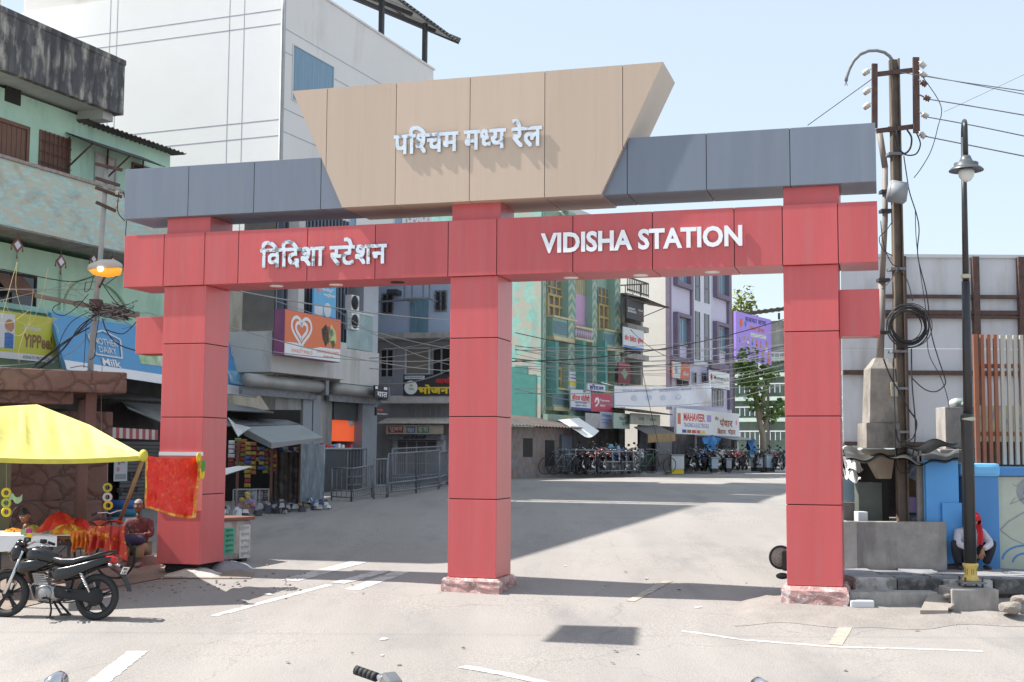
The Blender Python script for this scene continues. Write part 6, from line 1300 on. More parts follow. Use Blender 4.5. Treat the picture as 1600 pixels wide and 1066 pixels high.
for k, (px, py, c_) in enumerate(((10, 770, K_yellow), (10, 786, mat('lime ring', (.45, .5, .08), .5)), (10, 800, K_yellow), (168, 762, mat('lime ring', (.45, .5, .08), .5)), (168, 777, K_pale), (169, 790, K_yellow))):
    p = W3(px, py, 18.9 if px < 50 else 19.8); solo('hanging_ring', ('yellow ring hung highest on the left cord', 'lime ring in the middle of the left cord', 'yellow ring lowest on the left cord', 'lime ring highest on the right cord', 'white ring in the middle of the right cord', 'yellow ring lowest on the right cord')[k], 'ring', MB().torus(tuple(p), .055, .02, 'y', 18, 6), c_)
for px, y, lab in ((10, 18.9, 'left cord'), (168, 19.8, 'right cord')): solo('ring_cord', 'thin cord holding rings, %s of the stall' % lab, 'cord', MB().tube([W3(px, 716, y), W3(px, 803, y)], .004, 4), M_wire_gr)
m = MB(); a_, b_ = W3(14, 774, 18.8), W3(34, 784, 18.8); m.sheet(lambda s, t: (a_.x + (b_.x - a_.x) * s, 18.8 + .03 * math.sin(9 * s), a_.z + (b_.z - a_.z) * t + .03 * math.sin(7 * s)), 10, 4); solo('plastic_bag', 'pale green plastic bag hung behind the seller', 'bag', m, mat('pale green bag', (.4, .55, .3), .5))
p = W3(43, 812, 20.6); solo('round_hoop', 'dark round cane hoop behind the seller', 'hoop', MB().torus(tuple(p), .26, .014, 'y', 32, 6), M_iron)
# bicycle behind the table end: only bars, stem and saddle rise above the cloth
BK = Thing('bicycle', 'bicycle with chrome handlebar parked behind the red cloths', 'bicycle', (W3(172, 880, 20.7).x, 20.7, prof(20.7)))
bx = W3(172, 805, 20.7); gz_ = prof(20.7); m = MB(); m.tube([W3(146, 804, 20.5), W3(152, 802, 20.6), W3(166, 801, 20.7), W3(172, 803, 20.7), W3(182, 799, 20.8), W3(190, 798, 20.9)], .012, 8); hbk = BK.part('handlebar', m, M_chr); BK.part('grip', MB().tube([W3(144, 805, 20.48), W3(151, 802, 20.58)], .018, 8), M_tyre, hbk)
m = MB(); m.tube([bx, (bx.x + .03, 20.7, gz_ + .85)], .014, 8); m.tube([(bx.x + .03, 20.7, gz_ + .8), (bx.x + .1, 20.7, gz_ + .33)], .014, 8); m.tube([(bx.x + .03, 20.7, gz_ + .75), (bx.x - .55, 20.9, gz_ + .7), (bx.x - .5, 20.9, gz_ + .3), (bx.x + .03, 20.7, gz_ + .72)], .014, 8); m.tube([(bx.x - .55, 20.9, gz_ + .7), (bx.x - .95, 21, gz_ + .33), (bx.x - .5, 20.9, gz_ + .3)], .01, 8); BK.part('frame', m, M_iron)
for x, y in ((bx.x + .1, 20.7), (bx.x - .95, 21)): BK.part('wheel', MB().torus((x, y, gz_ + .33), .31, .018, 'y', 30, 6), M_tyre)
m = MB(); m.ball((bx.x - .58, 20.9, gz_ + .84), (.14, .08, .04), 12, 6); BK.part('saddle', m, K_brown)
# blue banded posters / drums behind the old man
u0, u1, z0, z1 = GB.box(182, 782, 216, 845, -.3); m = MB()
for k in range(5): m.m = k % 3; m.lathe(((u0 + u1) / 2, -.2, z0 + (z1 - z0) * k / 5), [((u1 - u0) / 2, 0), ((u1 - u0) / 2, (z1 - z0) / 5)], 20)
solo('striped_drum', 'blue and turquoise banded drum beside the seated old man', 'drum', m, [ink('teal blue', (.03, .18, .28)), ink('drum blue', (.05, .14, .4)), ink('drum pale', (.2, .4, .55))], fr=GB)
m = MB(); p = W3(172, 880, 22.0); m.bev(p.x - .3, p.x + .25, 21.8, 22.2, prof(22), prof(22) + .32, .03); solo('stone_block', 'worn brown stone block beside the old man\'s feet', 'block', m, mat('worn stone', (.25, .19, .16), .9, var=.2, bump=.5, bscale=20))
# ================================================================ right hand pavement, kerb, steps
PZ = .20
M_slab = mat('grey paving stone', (.27, .275, .29), .85, var=.18, scale=2.5, bump=.3, bscale=20, dirt=(.2, .18, .17), dthr=.6, dscale=2)
M_kerbw = mat('old whitewashed kerb', (.52, .50, .47), .9, var=.2, scale=7, col2=(.26, .24, .22), thr=.54, soft=.06, bump=.6, bscale=18); M_kerbb = mat('old black kerb paint', (.10, .095, .095), .9, var=.3, scale=7, col2=(.3, .27, .25), thr=.6, bump=.6, bscale=18)
kx0, ky = atz(1336, 904, PZ).x, atz(1336, 904, PZ).y; kx1 = 16.0
m = MB(); m.box(kx0, kx1, ky + .155, 60, -.5, PZ - .03); struct('pavement', m, M_dirt)
m = MB(); rnd = random.Random(11); y = ky + .17
for j in range(8):
    x = kx0 + rnd.uniform(-.05, .1); d = rnd.uniform(.36, .46)
    while x < kx1:
        w = rnd.uniform(.42, .62); t = [rnd.uniform(-.012, .03) for _ in range(4)]
        m.add([(x + .01, y, PZ - .06), (x + w - .015, y, PZ - .06), (x + w - .015, y + d - .02, PZ - .06), (x + .01, y + d - .02, PZ - .06), (x + .01, y, PZ + t[0]), (x + w - .015, y, PZ + t[1]), (x + w - .015, y + d - .02, PZ + t[2]), (x + .01, y + d - .02, PZ + t[3])], [(4, 5, 6, 7), (0, 1, 5, 4), (1, 2, 6, 5), (2, 3, 7, 6), (3, 0, 4, 7)]); x += w
    y += d
struct('paving_stones', m, M_slab)
m = MB(); x = kx0; k = 0; rnd = random.Random(5)
while x < kx1:
    w = rnd.uniform(.4, .75); m.m = (k + (x > atz(1560, 904, PZ).x)) % 2; o = rnd.uniform(-.03, .03); m.bev(x + .008, x + w - .008, ky + o, ky + .16, -.02 + rnd.uniform(-.03, .03), PZ + rnd.uniform(-.02, .01), .025); x += w; k += 1
struct('kerb', m, [M_kerbw, M_kerbb])
lx0 = at(1327, 928, 18.3).x; lx1 = at(1466, 928, 18.3).x; ly = 18.36; lz = at(1400, 925, 18.3).z
solo('broken_step', 'long low concrete step lying in front of the kerb', 'step', MB().bev(lx0, lx1, ly - .08, ly + .22, -.35, lz, .03), M_conc)
a_ = at(1328, 938, 18.15); solo('stone_strip', 'short white stone strip on the ground below the long step', 'stone', MB().bev(a_.x, a_.x + .33, a_.y - .05, a_.y + .1, a_.z - .1, a_.z, .02), K_pale)
c = at(1462, 940, 18.05); c.z += .11; m = MB(); m.add([(c.x - .28, c.y - .2, -.22), (c.x + .1, c.y - .2, -.22), (c.x + .28, c.y + .25, -.05), (c.x - .02, c.y + .25, -.05), (c.x - .28, c.y - .2, -.13), (c.x + .1, c.y - .2, -.13), (c.x + .28, c.y + .25, .04), (c.x - .02, c.y + .25, .04)], [(4, 5, 6, 7), (0, 1, 5, 4), (1, 2, 6, 5), (2, 3, 7, 6), (3, 0, 4, 7), (3, 2, 1, 0)])
solo('tilted_slab', 'broken paving slab leaning between step and lamp footing', 'slab', m, mat('sandy slab', (.30, .265, .23), .9, var=.15, bump=.3))
def rock(name, label, c, r, seed, mm, sq=.6):
    rn = random.Random(seed); bm = bmesh.new(); bmesh.ops.create_icosphere(bm, subdivisions=3, radius=1)
    D = [Vector((rn.gauss(0, 1), rn.gauss(0, 1), rn.gauss(0, 1))).normalized() for _ in range(12)]; h = [rn.uniform(.62, .95) for _ in D]
    for v in bm.verts:
        d = v.co.normalized(); f = min([1.0] + [hh / max(1e-3, d.dot(q)) for q, hh in zip(D, h) if d.dot(q) > .3]); v.co = d * f * r; v.co.z *= sq; v.co += Vector(c)
    m = MB(); m.bm(bm); return solo(name, label, 'rock', m, mm, c)
M_rub = mat('dusty rubble', (.27, .24, .215), .95, var=.2, scale=6, bump=.6, bscale=25)
for i, (px, py, r, lab) in enumerate(((1580, 950, .17, 'largest dusty rock at the lower right edge'), (1594, 938, .13, 'dusty rock behind the largest rock at the right edge'), (1483, 947, .09, 'small rock against the left side of the lamp footing'), (1480, 930, .08, 'small rock on the broken kerb beside the tilted slab'))):
    p = at(px, py, 17.75 + i * .12); rock('rock', lab, (p.x, p.y, p.z), r, i + 3, M_rub)
m = MB(); m.smooth = True; n_ = 60; rn_ = random.Random(6); X0 = kx0 - 2.0; L = []
for i in range(n_ + 1):
    x = X0 + (kx1 - X0) * (i / n_) ** 1.6; w_ = .16 * math.sin(2.2 * x) + .08 * math.sin(5.3 * x + 1)
    for y, z in ((18.95, -.06), (18.5, -.09), (18.1, -.13), (17.75, -.20), (17.35 + w_, prof(17.35 + w_) + .004)): f_ = min(1, max(0, (x - X0 - .15 * math.sin(3 * y)) / .8)); f_ = f_ * f_ * (3 - 2 * f_); g_ = prof(y) - .02; L.append((x, y, g_ + (.024 if y < 17.6 else 0) + (z - g_ + rn_.uniform(-.012, .012)) * f_ * (y > 17.6)))
m.add(L, [(5 * i + k + 1, 5 * i + k + 6, 5 * i + k + 5, 5 * i + k) for i in range(n_) for k in range(4)]); struct('sand_strip', m, mat('sandy drift', (.285, .258, .236), .95, var=.12, scale=3, bump=.8, bscale=20, col2=(.25, .228, .21), thr=.55))
rn = random.Random(2); m = MB()
for i in range(240):
    px, py = (rn.uniform(1320, 1600), rn.gauss(958, 9)) if i < 130 else (rn.uniform(150, 480), rn.gauss(912, 12)); p = ground(px, py); r = rn.uniform(.008, .03)
    m.ball((p.x, p.y, prof(p.y) + r * .3), (r, r * rn.uniform(.6, 1.2), r * .7), 5, 4)
struct('loose_grit', m, M_rub, 'stuff')
# ---- concrete trough
z = PZ
CT_ = Thing('concrete_trough', 'grey concrete water trough wall beside the right pillar', 'trough', (atz(1400, 880, PZ).x, 20.2, PZ)); a, b = at(1316, 850, 20.3), at(1478, 850, 20.3); zt = at(1400, 815, 20.3).z
m = MB(); m.bev(a.x, b.x, 20.25, 20.4, PZ - .02, zt, .015); m.bev(a.x, a.x + .14, 20.4, 21.6, PZ - .02, zt - .003, .015); m.bev(b.x - .14, b.x, 20.4, 21.6, PZ - .02, zt - .003, .015); m.bev(a.x, b.x, 21.6, 21.75, PZ - .02, zt - .002, .015); CT_.part('walls', m, M_conc)
p = at(1339, 850, 20.24); CT_.part('pale_face', MB().box(a.x + .01, p.x, 20.245, 20.26, PZ, zt - .02), mat('pale concrete', (.42, .39, .36), .9, var=.15, scale=5))
# ---- back of the hoarding
HD = Frame((at(1300, 700, 26).x, 26), (at(1640, 700, 26).x + 4, 26))
T = Thing('steel_hoarding', 'back of a large white sheet hoarding on rusty steel posts at the right', 'hoarding', (3, 0, 1), HD)
M_sheet = mat('white sheet back', (.62, .63, .66), .7, var=.04, scale=1.5, dirt=(.40, .38, .36), dthr=.62, dscale=1.2)
hz = lambda y: HD.uv(1450, y, 0)[1]; hu = lambda x: HD.uv(x, 600, 0)[0]
xs_ = [1316, 1413, 1526, 1597, 1720]; ys_ = [402, 466, 545, 585, 693]
m = MB()
for x0, x1 in zip(xs_[:-1], xs_[1:]):
    for y0, y1 in zip(ys_[:-1], ys_[1:]): m.box(hu(x0) + .004, hu(x1) - .004, 0, .02, hz(y1) + .004, hz(y0) - .004)
T.part('sheet', m, M_sheet); T.part('top_rim', MB().box(hu(1316), hu(1720), -.05, .03, hz(403), hz(398)), K_pale)
for x, w in ((1413, .09), (1526, .13), (1597, .12), (1720, .12)): T.part('post', MB().box(hu(x) - w / 2, hu(x) + w / 2, -.14, -.005, 0, hz(402)), M_rust)
for y, w in ((464, .07), (489, .09), (496, .05), (583, .09), (694, .08)): T.part('rail', MB().box(hu(1316), hu(1720), -.1, -.02, hz(y) - w / 2, hz(y) + w / 2), M_rust)
# ---- slatted fence and painted wall
BW = Frame((at(1500, 700, 20.6).x, 20.6), (at(1640, 700, 20.4).x + 3, 20.4))
M_bluew = mat('strong blue wall paint', (.075, .25, .55), .6, var=.06, scale=2, dirt=(.35, .42, .5), dthr=.74, dscale=7, dsoft=.03, dstretch=(1, 1, 1)); M_lblue = mat('light blue coping', (.16, .47, .80), .6, var=.05, scale=3)
bz = lambda y: BW.uv(1540, y, 0)[1]; bu = lambda x: BW.uv(x, 800, 0)[0]
T = Thing('painted_wall', 'blue and cream mural boundary wall with rounded blue pier at the right edge', 'wall', (1, 0, PZ), BW)
T.part('pier', MB().box(bu(1502), bu(1557), -.12, .3, PZ - .1, bz(745)), M_bluew); T.part('pier_cap', MB().bev(bu(1498), bu(1560), -.17, .35, bz(745), bz(724), .06), M_lblue)
T.part('panel', MB().box(bu(1557), BW.L, 0, .22, PZ - .1, bz(745)), mat('cream mural ground', (.50, .53, .44), .8, var=.08, scale=2, dirt=(.3, .3, .27), dthr=.63, dscale=1.6)); T.part('coping', MB().bev(bu(1557) + .01, BW.L, -.06, .28, bz(744), bz(730), .02), M_bluew)
T.part('coping_top', MB().box(bu(1557) + .03, BW.L, -.04, .26, bz(730), bz(730) + .006), M_lblue)
def stroke(pts, w, v=-.004):
    P = [Vector((bu(x), bz(y))) for x, y in pts]; L = []
    for i, p in enumerate(P): t = (P[min(i + 1, len(P) - 1)] - P[max(i - 1, 0)]).normalized(); L += [(p.x - t.y * w / 2, v, p.y + t.x * w / 2), (p.x + t.y * w / 2, v, p.y - t.x * w / 2)]
    m = MB(); m.add(L, [(2 * i, 2 * i + 1, 2 * i + 3, 2 * i + 2) for i in range(len(P) - 1)]); return m
arc = lambda cx, cy, rx, ry, a0, a1, n=14: [(cx + rx * math.cos(R_(a0 + (a1 - a0) * k / n)), cy - ry * math.sin(R_(a0 + (a1 - a0) * k / n))) for k in range(n + 1)]
M_mgrey = mat('grey mural paint', (.30, .31, .33), .8, var=.15, scale=6)
for pts, w, mm in ((arc(1612, 768, 17, 17, 60, 300), .12, M_mgrey), (arc(1608, 770, 8, 8, 90, 270), .03, K_white), (arc(1600, 876, 36, 24, 20, 175), .03, M_bluew), (arc(1602, 880, 22, 16, 20, 175), .03, M_bluew), ([(1562, 828), (1575, 815), (1600, 800), (1630, 786)], .02, M_mgrey), ([(1562, 828), (1580, 842), (1610, 855)], .015, M_mgrey), ([(1578, 788), (1592, 782), (1606, 776)], .012, M_mgrey), ([(1579, 787), (1587, 777)], .012, M_mgrey), (arc(1588, 754, 4, 5, 200, 330, 6), .01, M_mgrey)): T.part('mural_stroke', stroke(pts, w), mm)
SF = Frame((at(1520, 700, 20.9).x, 20.9), (at(1640, 700, 20.7).x + 3, 20.7)); su = lambda x: SF.uv(x, 620, 0)[0]; sz_ = lambda y: SF.uv(1560, y, 0)[1]
T = Thing('slatted_fence', 'tall fence of brown then cream vertical slats on the painted wall', 'fence', (.5, 0, 1.9), SF)
M_sbr = mat('brown slat', (.30, .11, .06), .6, var=.1); M_scr = mat('cream slat', (.46, .43, .38), .6, var=.06)
x = 1522; i = 0
while x < 1760:
    w = 7 if i == 0 else 5.5; T.part('slat', MB().bev(su(x), su(x + w), -.04, .02, bz(726) if i else PZ, sz_(523 + (0 if i < 4 else 1)), .004), M_sbr if i < 4 else M_scr); x += 10.3 if i else 11; i += 1
for y in (572, 584, 678): T.part('rail', MB().box(su(1523), su(1760), .022, .06, sz_(y) - .035, sz_(y) + .035), M_sbr)
# stuff behind the fence: concrete footing, sack, printed board, brick rubble wall
c = at(1500, 660, 22.5); a, b = at(1477, 660, 22.3), at(1521, 660, 22.3); zf0, zf1 = at(1500, 702, 22.3).z, at(1500, 636, 22.3).z
T = Thing('concrete_footing', 'upturned concrete footing block standing behind the street lamp post', 'concrete block', (c.x, 22.4, zf0))
m = MB(); m.bev(a.x, a.x + .12, 22.3, 22.8, zf0, zf1, .01); m.bev(a.x + .12, b.x + .1, 22.36, 22.8, zf0 + .02, zf1 + .003, .01); m.bev(a.x - .12, b.x + .1, 22.25, 22.9, zf0 - .35, zf0, .02); T.part('block', m, M_conc)
p = at(1497, 630, 22.5); m = MB(); m.ball((p.x, 22.5, p.z), (.16, .14, .09), 14, 8); m.ball((p.x + .08, 22.45, p.z - .03), (.13, .12, .08), 12, 8); solo('white_sack', 'white and green sack on the upturned concrete footing', 'sack', m, mat('white green sack', (.5, .53, .52), .7, var=.1, scale=5, col2=(.05, .12, .1), thr=.6))
a, b = at(1530, 690, 22.8), at(1640, 690, 22.8); T = Thing('printed_board', 'yellow and blue printed board seen through the slatted fence', 'board', ((a.x + b.x) / 2, 22.8, a.z)); T.part('board', MB().box(a.x, b.x, 22.8, 22.85, a.z, at(1560, 634, 22.8).z), mat('faded yellow blue print', (.45, .42, .28), .8, var=.2, scale=4, col2=(.12, .25, .4), thr=.56, soft=.04))
solo('rubble_wall', 'dark brick rubble wall behind the slatted fence', 'wall', MB().box(at(1480, 700, 23).x, 18, 23, 23.4, PZ - .3, at(1560, 690, 23).z), mat('dark brick rubble', (.085, .06, .05), .95, var=.4, scale=9, bump=.8, bscale=14))
# ---- kiosk of blue boards under a tarp
KY = 21.2
T = Thing('blue_kiosk', 'tarp roofed kiosk of blue boards behind the concrete trough', 'kiosk', (at(1420, 880, KY).x, KY, PZ))
M_kblue = mat('sky blue board', (.10, .36, .75), .55, var=.05, scale=1.5, dirt=(.2, .35, .55), dthr=.7, dscale=2)
def kb(x0, x1, y0, y1, y, th, name, mm, bev=.006): a, b = at(x0, y1, y), at(x1, y0, y); return T.part(name, MB().bev(min(a.x, b.x), max(a.x, b.x), y, y + th, a.z, b.z, bev), mm)
kb(1449, 1497, 720, 876, 20.45, .03, 'board', M_kblue); kb(1474, 1503, 786, 880, 20.40, .03, 'board', M_kblue); kb(1436, 1444, 712, 880, 20.6, .08, 'post', M_conc); kb(1446, 1448, 720, 880, 20.5, .03, 'post', M_lblue)
kb(1316, 1339, 746, 786, 21.5, .05, 'pale_board', mat('pale blue board', (.30, .45, .55), .7, var=.15)); kb(1316, 1342, 785, 850, 21.45, .1, 'low_wall', M_conc)
kb(1318, 1450, 712, 885, 22.6, .1, 'back_wall', mat('blackish back wall', (.035, .03, .027), .95, var=.5, scale=4)); kb(1412, 1437, 805, 880, 21.7, .05, 'low_board', M_kblue)  # back wall coloured almost black, with mottling
kb(1436, 1440, 700, 722, 20.6, .08, 'post_top', M_conc)
def tarp(s, t):
    a, b, c, d = at(1316, 700, 22.6), at(1500, 700, 22.6), at(1500, 720, 20.2), at(1322, 711, 20.0); p = a.lerp(b, s).lerp(d.lerp(c, s), t); return p + Vector((0, .05 * math.sin(20 * s), .05 * math.sin(11 * s + 4 * t) * t + .03 * math.sin(27 * s) - .05 * math.sin(9 * t)))
T.part('tarp_roof', MB().sheet(tarp, 40, 10, .02), mat('dark crumpled tarp', (.05, .052, .05), .6, var=.3, scale=4, col2=(.17, .17, .165), thr=.6))
m = MB(); m.sheet(lambda s, t: at(1408, 705, 20.6).lerp(at(1492, 700, 20.6), s) + Vector((0, .4 * (1 - t) - .2, .12 * t + .05 * math.sin(9 * s + 3 * t))), 20, 6, .02); T.part('tarp_fold', m, mat('grey tarp fold', (.25, .25, .245), .7, var=.3, scale=5))
for x0, x1, y0, y1, y, lab, mm in ((1342, 1378, 754, 818, 21.0, 'grey green cabinet with scratched paint inside the kiosk', mat('grey green cabinet', (.10, .115, .10), .7, var=.2, scale=3, col2=(.3, .3, .27), thr=.68, soft=.03)), (1341, 1356, 800, 816, 20.55, 'pale paper box on the trough edge', K_pale), (1416, 1432, 777, 801, 20.9, 'lilac plastic box inside the kiosk', mat('lilac plastic', (.5, .38, .72), .4))):
    a, b = at(x0, y1, y), at(x1, y0, y); solo('cabinet' if 'cabinet' in lab else 'box', lab, 'cabinet' if 'cabinet' in lab else 'box', MB().bev(a.x, b.x, y, y + .25, a.z, b.z, .01), mm)
a, b = at(1416, 776, 21.3), at(1436, 740, 21.3); m = MB(); m.ball(((a.x + b.x) / 2, 21.4, (a.z + b.z) / 2), (.15, .2, .2), 14, 10); solo('sack', 'brown sack hung inside the kiosk above the lilac box', 'sack', m, mat('brown sacking', (.20, .14, .08), .9, var=.2))
for k, (x0, y0, x1, y1, y) in enumerate(((1316, 700, 1346, 716, 21.4), (1316, 716, 1342, 734, 21.3), (1316, 732, 1338, 750, 21.2))):
    a, b = at(x0, y0, y), at(x1, y1, y); m = MB(); m.sheet(lambda s, t: (a.x + (b.x - a.x) * s, y - .3 * t + .05 * math.sin(9 * s), a.z + (b.z - a.z) * t + .04 * math.sin(7 * s + 5 * t + k)), 10, 6, .015); solo('plastic_sheet', ('white plastic scrap highest beside the right pillar', 'white plastic scrap in the middle beside the right pillar', 'white plastic scrap lowest beside the right pillar')[k], 'sheet', m, K_white)
solo('blue_cloth', 'white and blue checked cloth bundle right of the steel pole', 'cloth', MB().sheet(lambda s, t: at(1416, 724, 21).lerp(at(1438, 728, 21), s) + Vector((0, .06 * math.sin(9 * s + 5 * t), -.28 * t * (.6 + .5 * s))), 14, 8, .01), mat('blue white check', (.45, .52, .66), .8, var=.2, scale=9, col2=(.12, .2, .45), thr=.6))
# ---- pipe pole in a tapered concrete block, with a hanging inverted block below
PY = 20.9
T = Thing('pipe_pole', 'thin pipe pole set in a tall tapered concrete block', 'pole', (at(1375, 700, PY).x, PY, at(1375, 700, PY).z))
def frus(x0, x1, y0, X0, X1, Y0, y, d):                  # frustum: top px x0..x1 at y0, bottom px X0..X1 at Y0
    a, b, c, e = at(x0, y0, y), at(x1, y0, y), at(X0, Y0, y), at(X1, Y0, y); k0, k1 = (b.x - a.x) / 2, (e.x - c.x) / 2; m = MB()
    L = [(c.x, y - k1, c.z), (e.x, y - k1, c.z), (e.x, y + k1, c.z), (c.x, y + k1, c.z), (a.x, y - k0, a.z), (b.x, y - k0, a.z), (b.x, y + k0, a.z), (a.x, y + k0, a.z)]
    m.add(L, [(3, 2, 1, 0), (4, 5, 6, 7), (0, 1, 5, 4), (1, 2, 6, 5), (2, 3, 7, 6), (3, 0, 4, 7)]); return m
M_fconc = mat('stained footing concrete', (.30, .28, .25), .95, var=.25, scale=3.5, bump=.6, bscale=24, dirt=(.11, .10, .095), dthr=.55, dscale=2.2, dstretch=(1, 1, .5))
bk = T.part('concrete_block', frus(1355, 1393, 577, 1353, 1397, 661, PY, 0), M_fconc); T.part('block_top', frus(1366, 1384, 560, 1355, 1393, 577, PY, 0), M_fconc, bk); T.part('block_foot', frus(1347, 1398, 661.5, 1347, 1400, 700, PY, 0), M_fconc, bk)
T.part('hanging_block', frus(1349, 1393, 702, 1371, 1390, 748, PY + .1, 0), mat('sand concrete', (.36, .30, .23), .9, var=.15), bk)
T.part('hidden_column', MB().box(at(1384, 700, PY).x - .05, at(1384, 700, PY).x + .07, PY + .12, PY + .3, PZ - .05, at(1372, 740, PY).z), M_inside, bk)
m = MB(); m.tube([at(1375, 565, PY), at(1377, 500, PY), at(1378, 440, PY)], .06, 10); m.tube([at(1378, 445, PY), at(1383, 345, PY), at(1383, 258, PY)], .045, 10); m.tube([at(1383, 262, PY), at(1374, 205, PY)], .05, 10); T.part('pipe', m, mat('dull pipe', (.24, .21, .19), .6, var=.15))
m = MB(); a, b = at(1391, 620, PY - .2), at(1401, 598, PY - .2); m.bev(a.x, b.x, PY - .25, PY - .15, a.z, b.z, .008); T.part('fuse_box', m, mat('cream box', (.42, .40, .32), .6))
m = MB(); 
for (x, y) in ((1380, 438), (1378, 520), (1384, 300), (1384, 330)): p = at(x, y, PY - .02); m.box(p.x - .09, p.x + .09, PY - .1, PY + .08, p.z - .025, p.z + .025)
T.part('clamp', m, M_iron)
# ---- steel section pole with cross arms
QY = 19.8; LE = 0.0
qb = atz(1412, 886, PZ); QY = qb.y; qt = at(1397, 93, QY)
T = Thing('utility_pole', 'tall rusty steel section pole with cross arms, insulators and cable coil right of the gate', 'utility pole', tuple(qb))
M_pole = mat('weathered steel pole', (.16, .125, .10), .7, metal=.3, var=.2, scale=5, dirt=(.28, .23, .17), dthr=.6, dscale=3)
ax = (qt - qb); m = MB(); w = .075
for s in (-w, w): m.bar(qb + Vector((s, 0, -.3)), qt + Vector((s * .8, 0, 0)), .022, .15)
m.bar(qb + Vector((0, 0, -.3)), qt, .15, .016); T.part('section', m, M_pole)
qp = lambda x, y, d=0: at(x, y, QY + d)
m = MB(); m.bar(qp(1364, 117, -.1), qp(1433, 109, -.1), .06, .07); T.part('cross_arm', m, M_rust); m = MB(); m.bar(qp(1369, 205, -.1), qp(1434, 197, -.1), .06, .07); T.part('cross_arm', m, M_rust)
m = MB(); m.bar(qp(1366.5, 100, -.15), qp(1366.5, 200, -.15), .09, .05); T.part('arm_upright', m, M_rust); m = MB(); m.bar(qp(1431, 90, -.15), qp(1432, 208, -.15), .1, .05); T.part('arm_upright', m, M_rust)
M_porc = mat('glazed insulator', (.50, .47, .42), .25, var=.15, scale=20); M_porcb = mat('brown insulator', (.12, .07, .05), .25)
for i, (x, y, s) in enumerate(((1353, 113, -1), (1354, 143, -1), (1354, 166, -1), (1442, 102, 1), (1443, 117, 1), (1444, 131, 1), (1449, 154, 1), (1446, 181, 1), (1442, 212, 1))):
    p = qp(x, y, -.2); hx = 1362 if s < 0 else 1436; m = MB(); m.tube([qp(hx, y - 6, -.18), p], .012, 6); d = (p - qp(hx, y - 6, -.18)).normalized()
    T.part('insulator', m.tube([p - d * .06, p - d * .04, p - d * .02, p, p + d * .02, p + d * .045], [.03, .055, .035, .055, .035, .05], 10), M_porcb if i in (5, 6) else M_porc)
arcp = [qp(*q) for q in ((1394, 94), (1390, 88), (1382, 82), (1370, 79), (1357, 79.5), (1344, 85), (1334, 95), (1327, 108), (1323, 120), (1322, 127))]
T.part('gooseneck_pipe', MB().tube(arcp, .028, 8), M_iron_gr); m = MB(); m.tube([arcp[-1], qp(1320, 134)], .006, 5); m.tube([arcp[-1], qp(1324, 134)], .006, 5); T.part('loose_wire', m, M_wire)
a, b = qp(1385, 318, -.22), qp(1419, 283, -.22); bm = bmesh.new(); bmesh.ops.create_cube(bm, size=1); bmesh.ops.bevel(bm, geom=bm.edges[:], offset=.08, segments=3, affect='EDGES')
Mx = Matrix.Translation((a + b) / 2) @ Matrix.Rotation(R_(9), 4, 'Y') @ Matrix.Diagonal((.30, .16, .34, 1)); bmesh.ops.transform(bm, matrix=Mx, verts=bm.verts[:]); m = MB(); m.smooth = True; m.bm(bm); T.part('meter_box', m, mat('grey meter box', (.27, .29, .31), .5, var=.08))
m = MB(); c = qp(1417, 507, -.12); rn = random.Random(4)
for k in range(11):
    r = .245 + .012 * k * rn.uniform(.4, 1); o = Vector((rn.uniform(-.015, .025), -.02 * k * .5, rn.uniform(-.07, .02))); m.torus(tuple(c + o), r, rn.choice((.006, .008, .012)), 'y', 32, 5)
T.part('cable_coil', m, M_wire)
m = MB()
for y in (200, 240, 420, 549, 607, 675): p = qp(1397 + (y - 93) * .019, y, -.1); m.box(p.x - .12, p.x + .12, QY - .12, QY + .12, p.z - .02, p.z + .02)
T.part('clamp_band', m, M_iron_gr)
def wire(pts, r=.009, sag=0., n=16):
    P = [Vector(p) for p in pts]; L = []
    for a, b in zip(P[:-1], P[1:]):
        for k in range(n): t = k / n; q = a.lerp(b, t); q.z -= sag * 4 * t * (1 - t); L.append(q)
    L.append(P[-1]); return MB().tube(L, r, 5)
def smoothpts(P, n=6):
    P = [Vector(p) for p in P]; L = []
    for i in range(len(P) - 1):
        p0, p1, p2, p3 = P[max(i - 1, 0)], P[i], P[i + 1], P[min(i + 2, len(P) - 1)]
        for k in range(n): t = k / n; L.append(.5 * (2 * p1 + (p2 - p0) * t + (2 * p0 - 5 * p1 + 4 * p2 - p3) * t * t + (3 * p1 - p0 - 3 * p2 + p3) * t ** 3))
    return L + [P[-1]]
for i, (pp, r) in enumerate((([(1401, 195), (1402, 225), (1412, 240), (1422, 232), (1424, 215), (1417, 203)], .016), ([(1432, 208), (1438, 225), (1432, 240), (1420, 243), (1410, 240)], .012), ([(1412, 243), (1416, 270), (1421, 300), (1432, 335), (1436, 360), (1434, 400), (1448, 460), (1455, 520), (1466, 560), (1476, 590), (1476, 602), (1462, 612), (1444, 608), (1424, 590)], .010), ([(1430, 330), (1432, 380), (1440, 440), (1446, 480), (1448, 520), (1452, 555), (1470, 590), (1480, 620), (1483, 640)], .007), ([(1380, 560), (1392, 590), (1410, 620), (1420, 640), (1432, 660), (1425, 685), (1405, 690), (1400, 670)], .014), ([(1395, 560), (1398, 640), (1400, 720), (1410, 740), (1420, 730)], .01),
     ([(1395, 345), (1385, 360), (1374, 372), (1380, 390), (1395, 400)], .008), ([(1404, 420), (1390, 440), (1378, 452)], .008), ([(1440, 118), (1470, 165), (1465, 200), (1455, 235), (1440, 262), (1428, 278)], .007), ([(1424, 545), (1425, 600), (1430, 660), (1428, 700), (1420, 740)], .012), ([(1376, 345), (1380, 380), (1392, 410), (1405, 420), (1418, 440), (1426, 470)], .008))):
    T.part('hanging_cable', MB().tube(smoothpts([qp(x, y, -.25) for x, y in pp]), r, 5), M_wire)
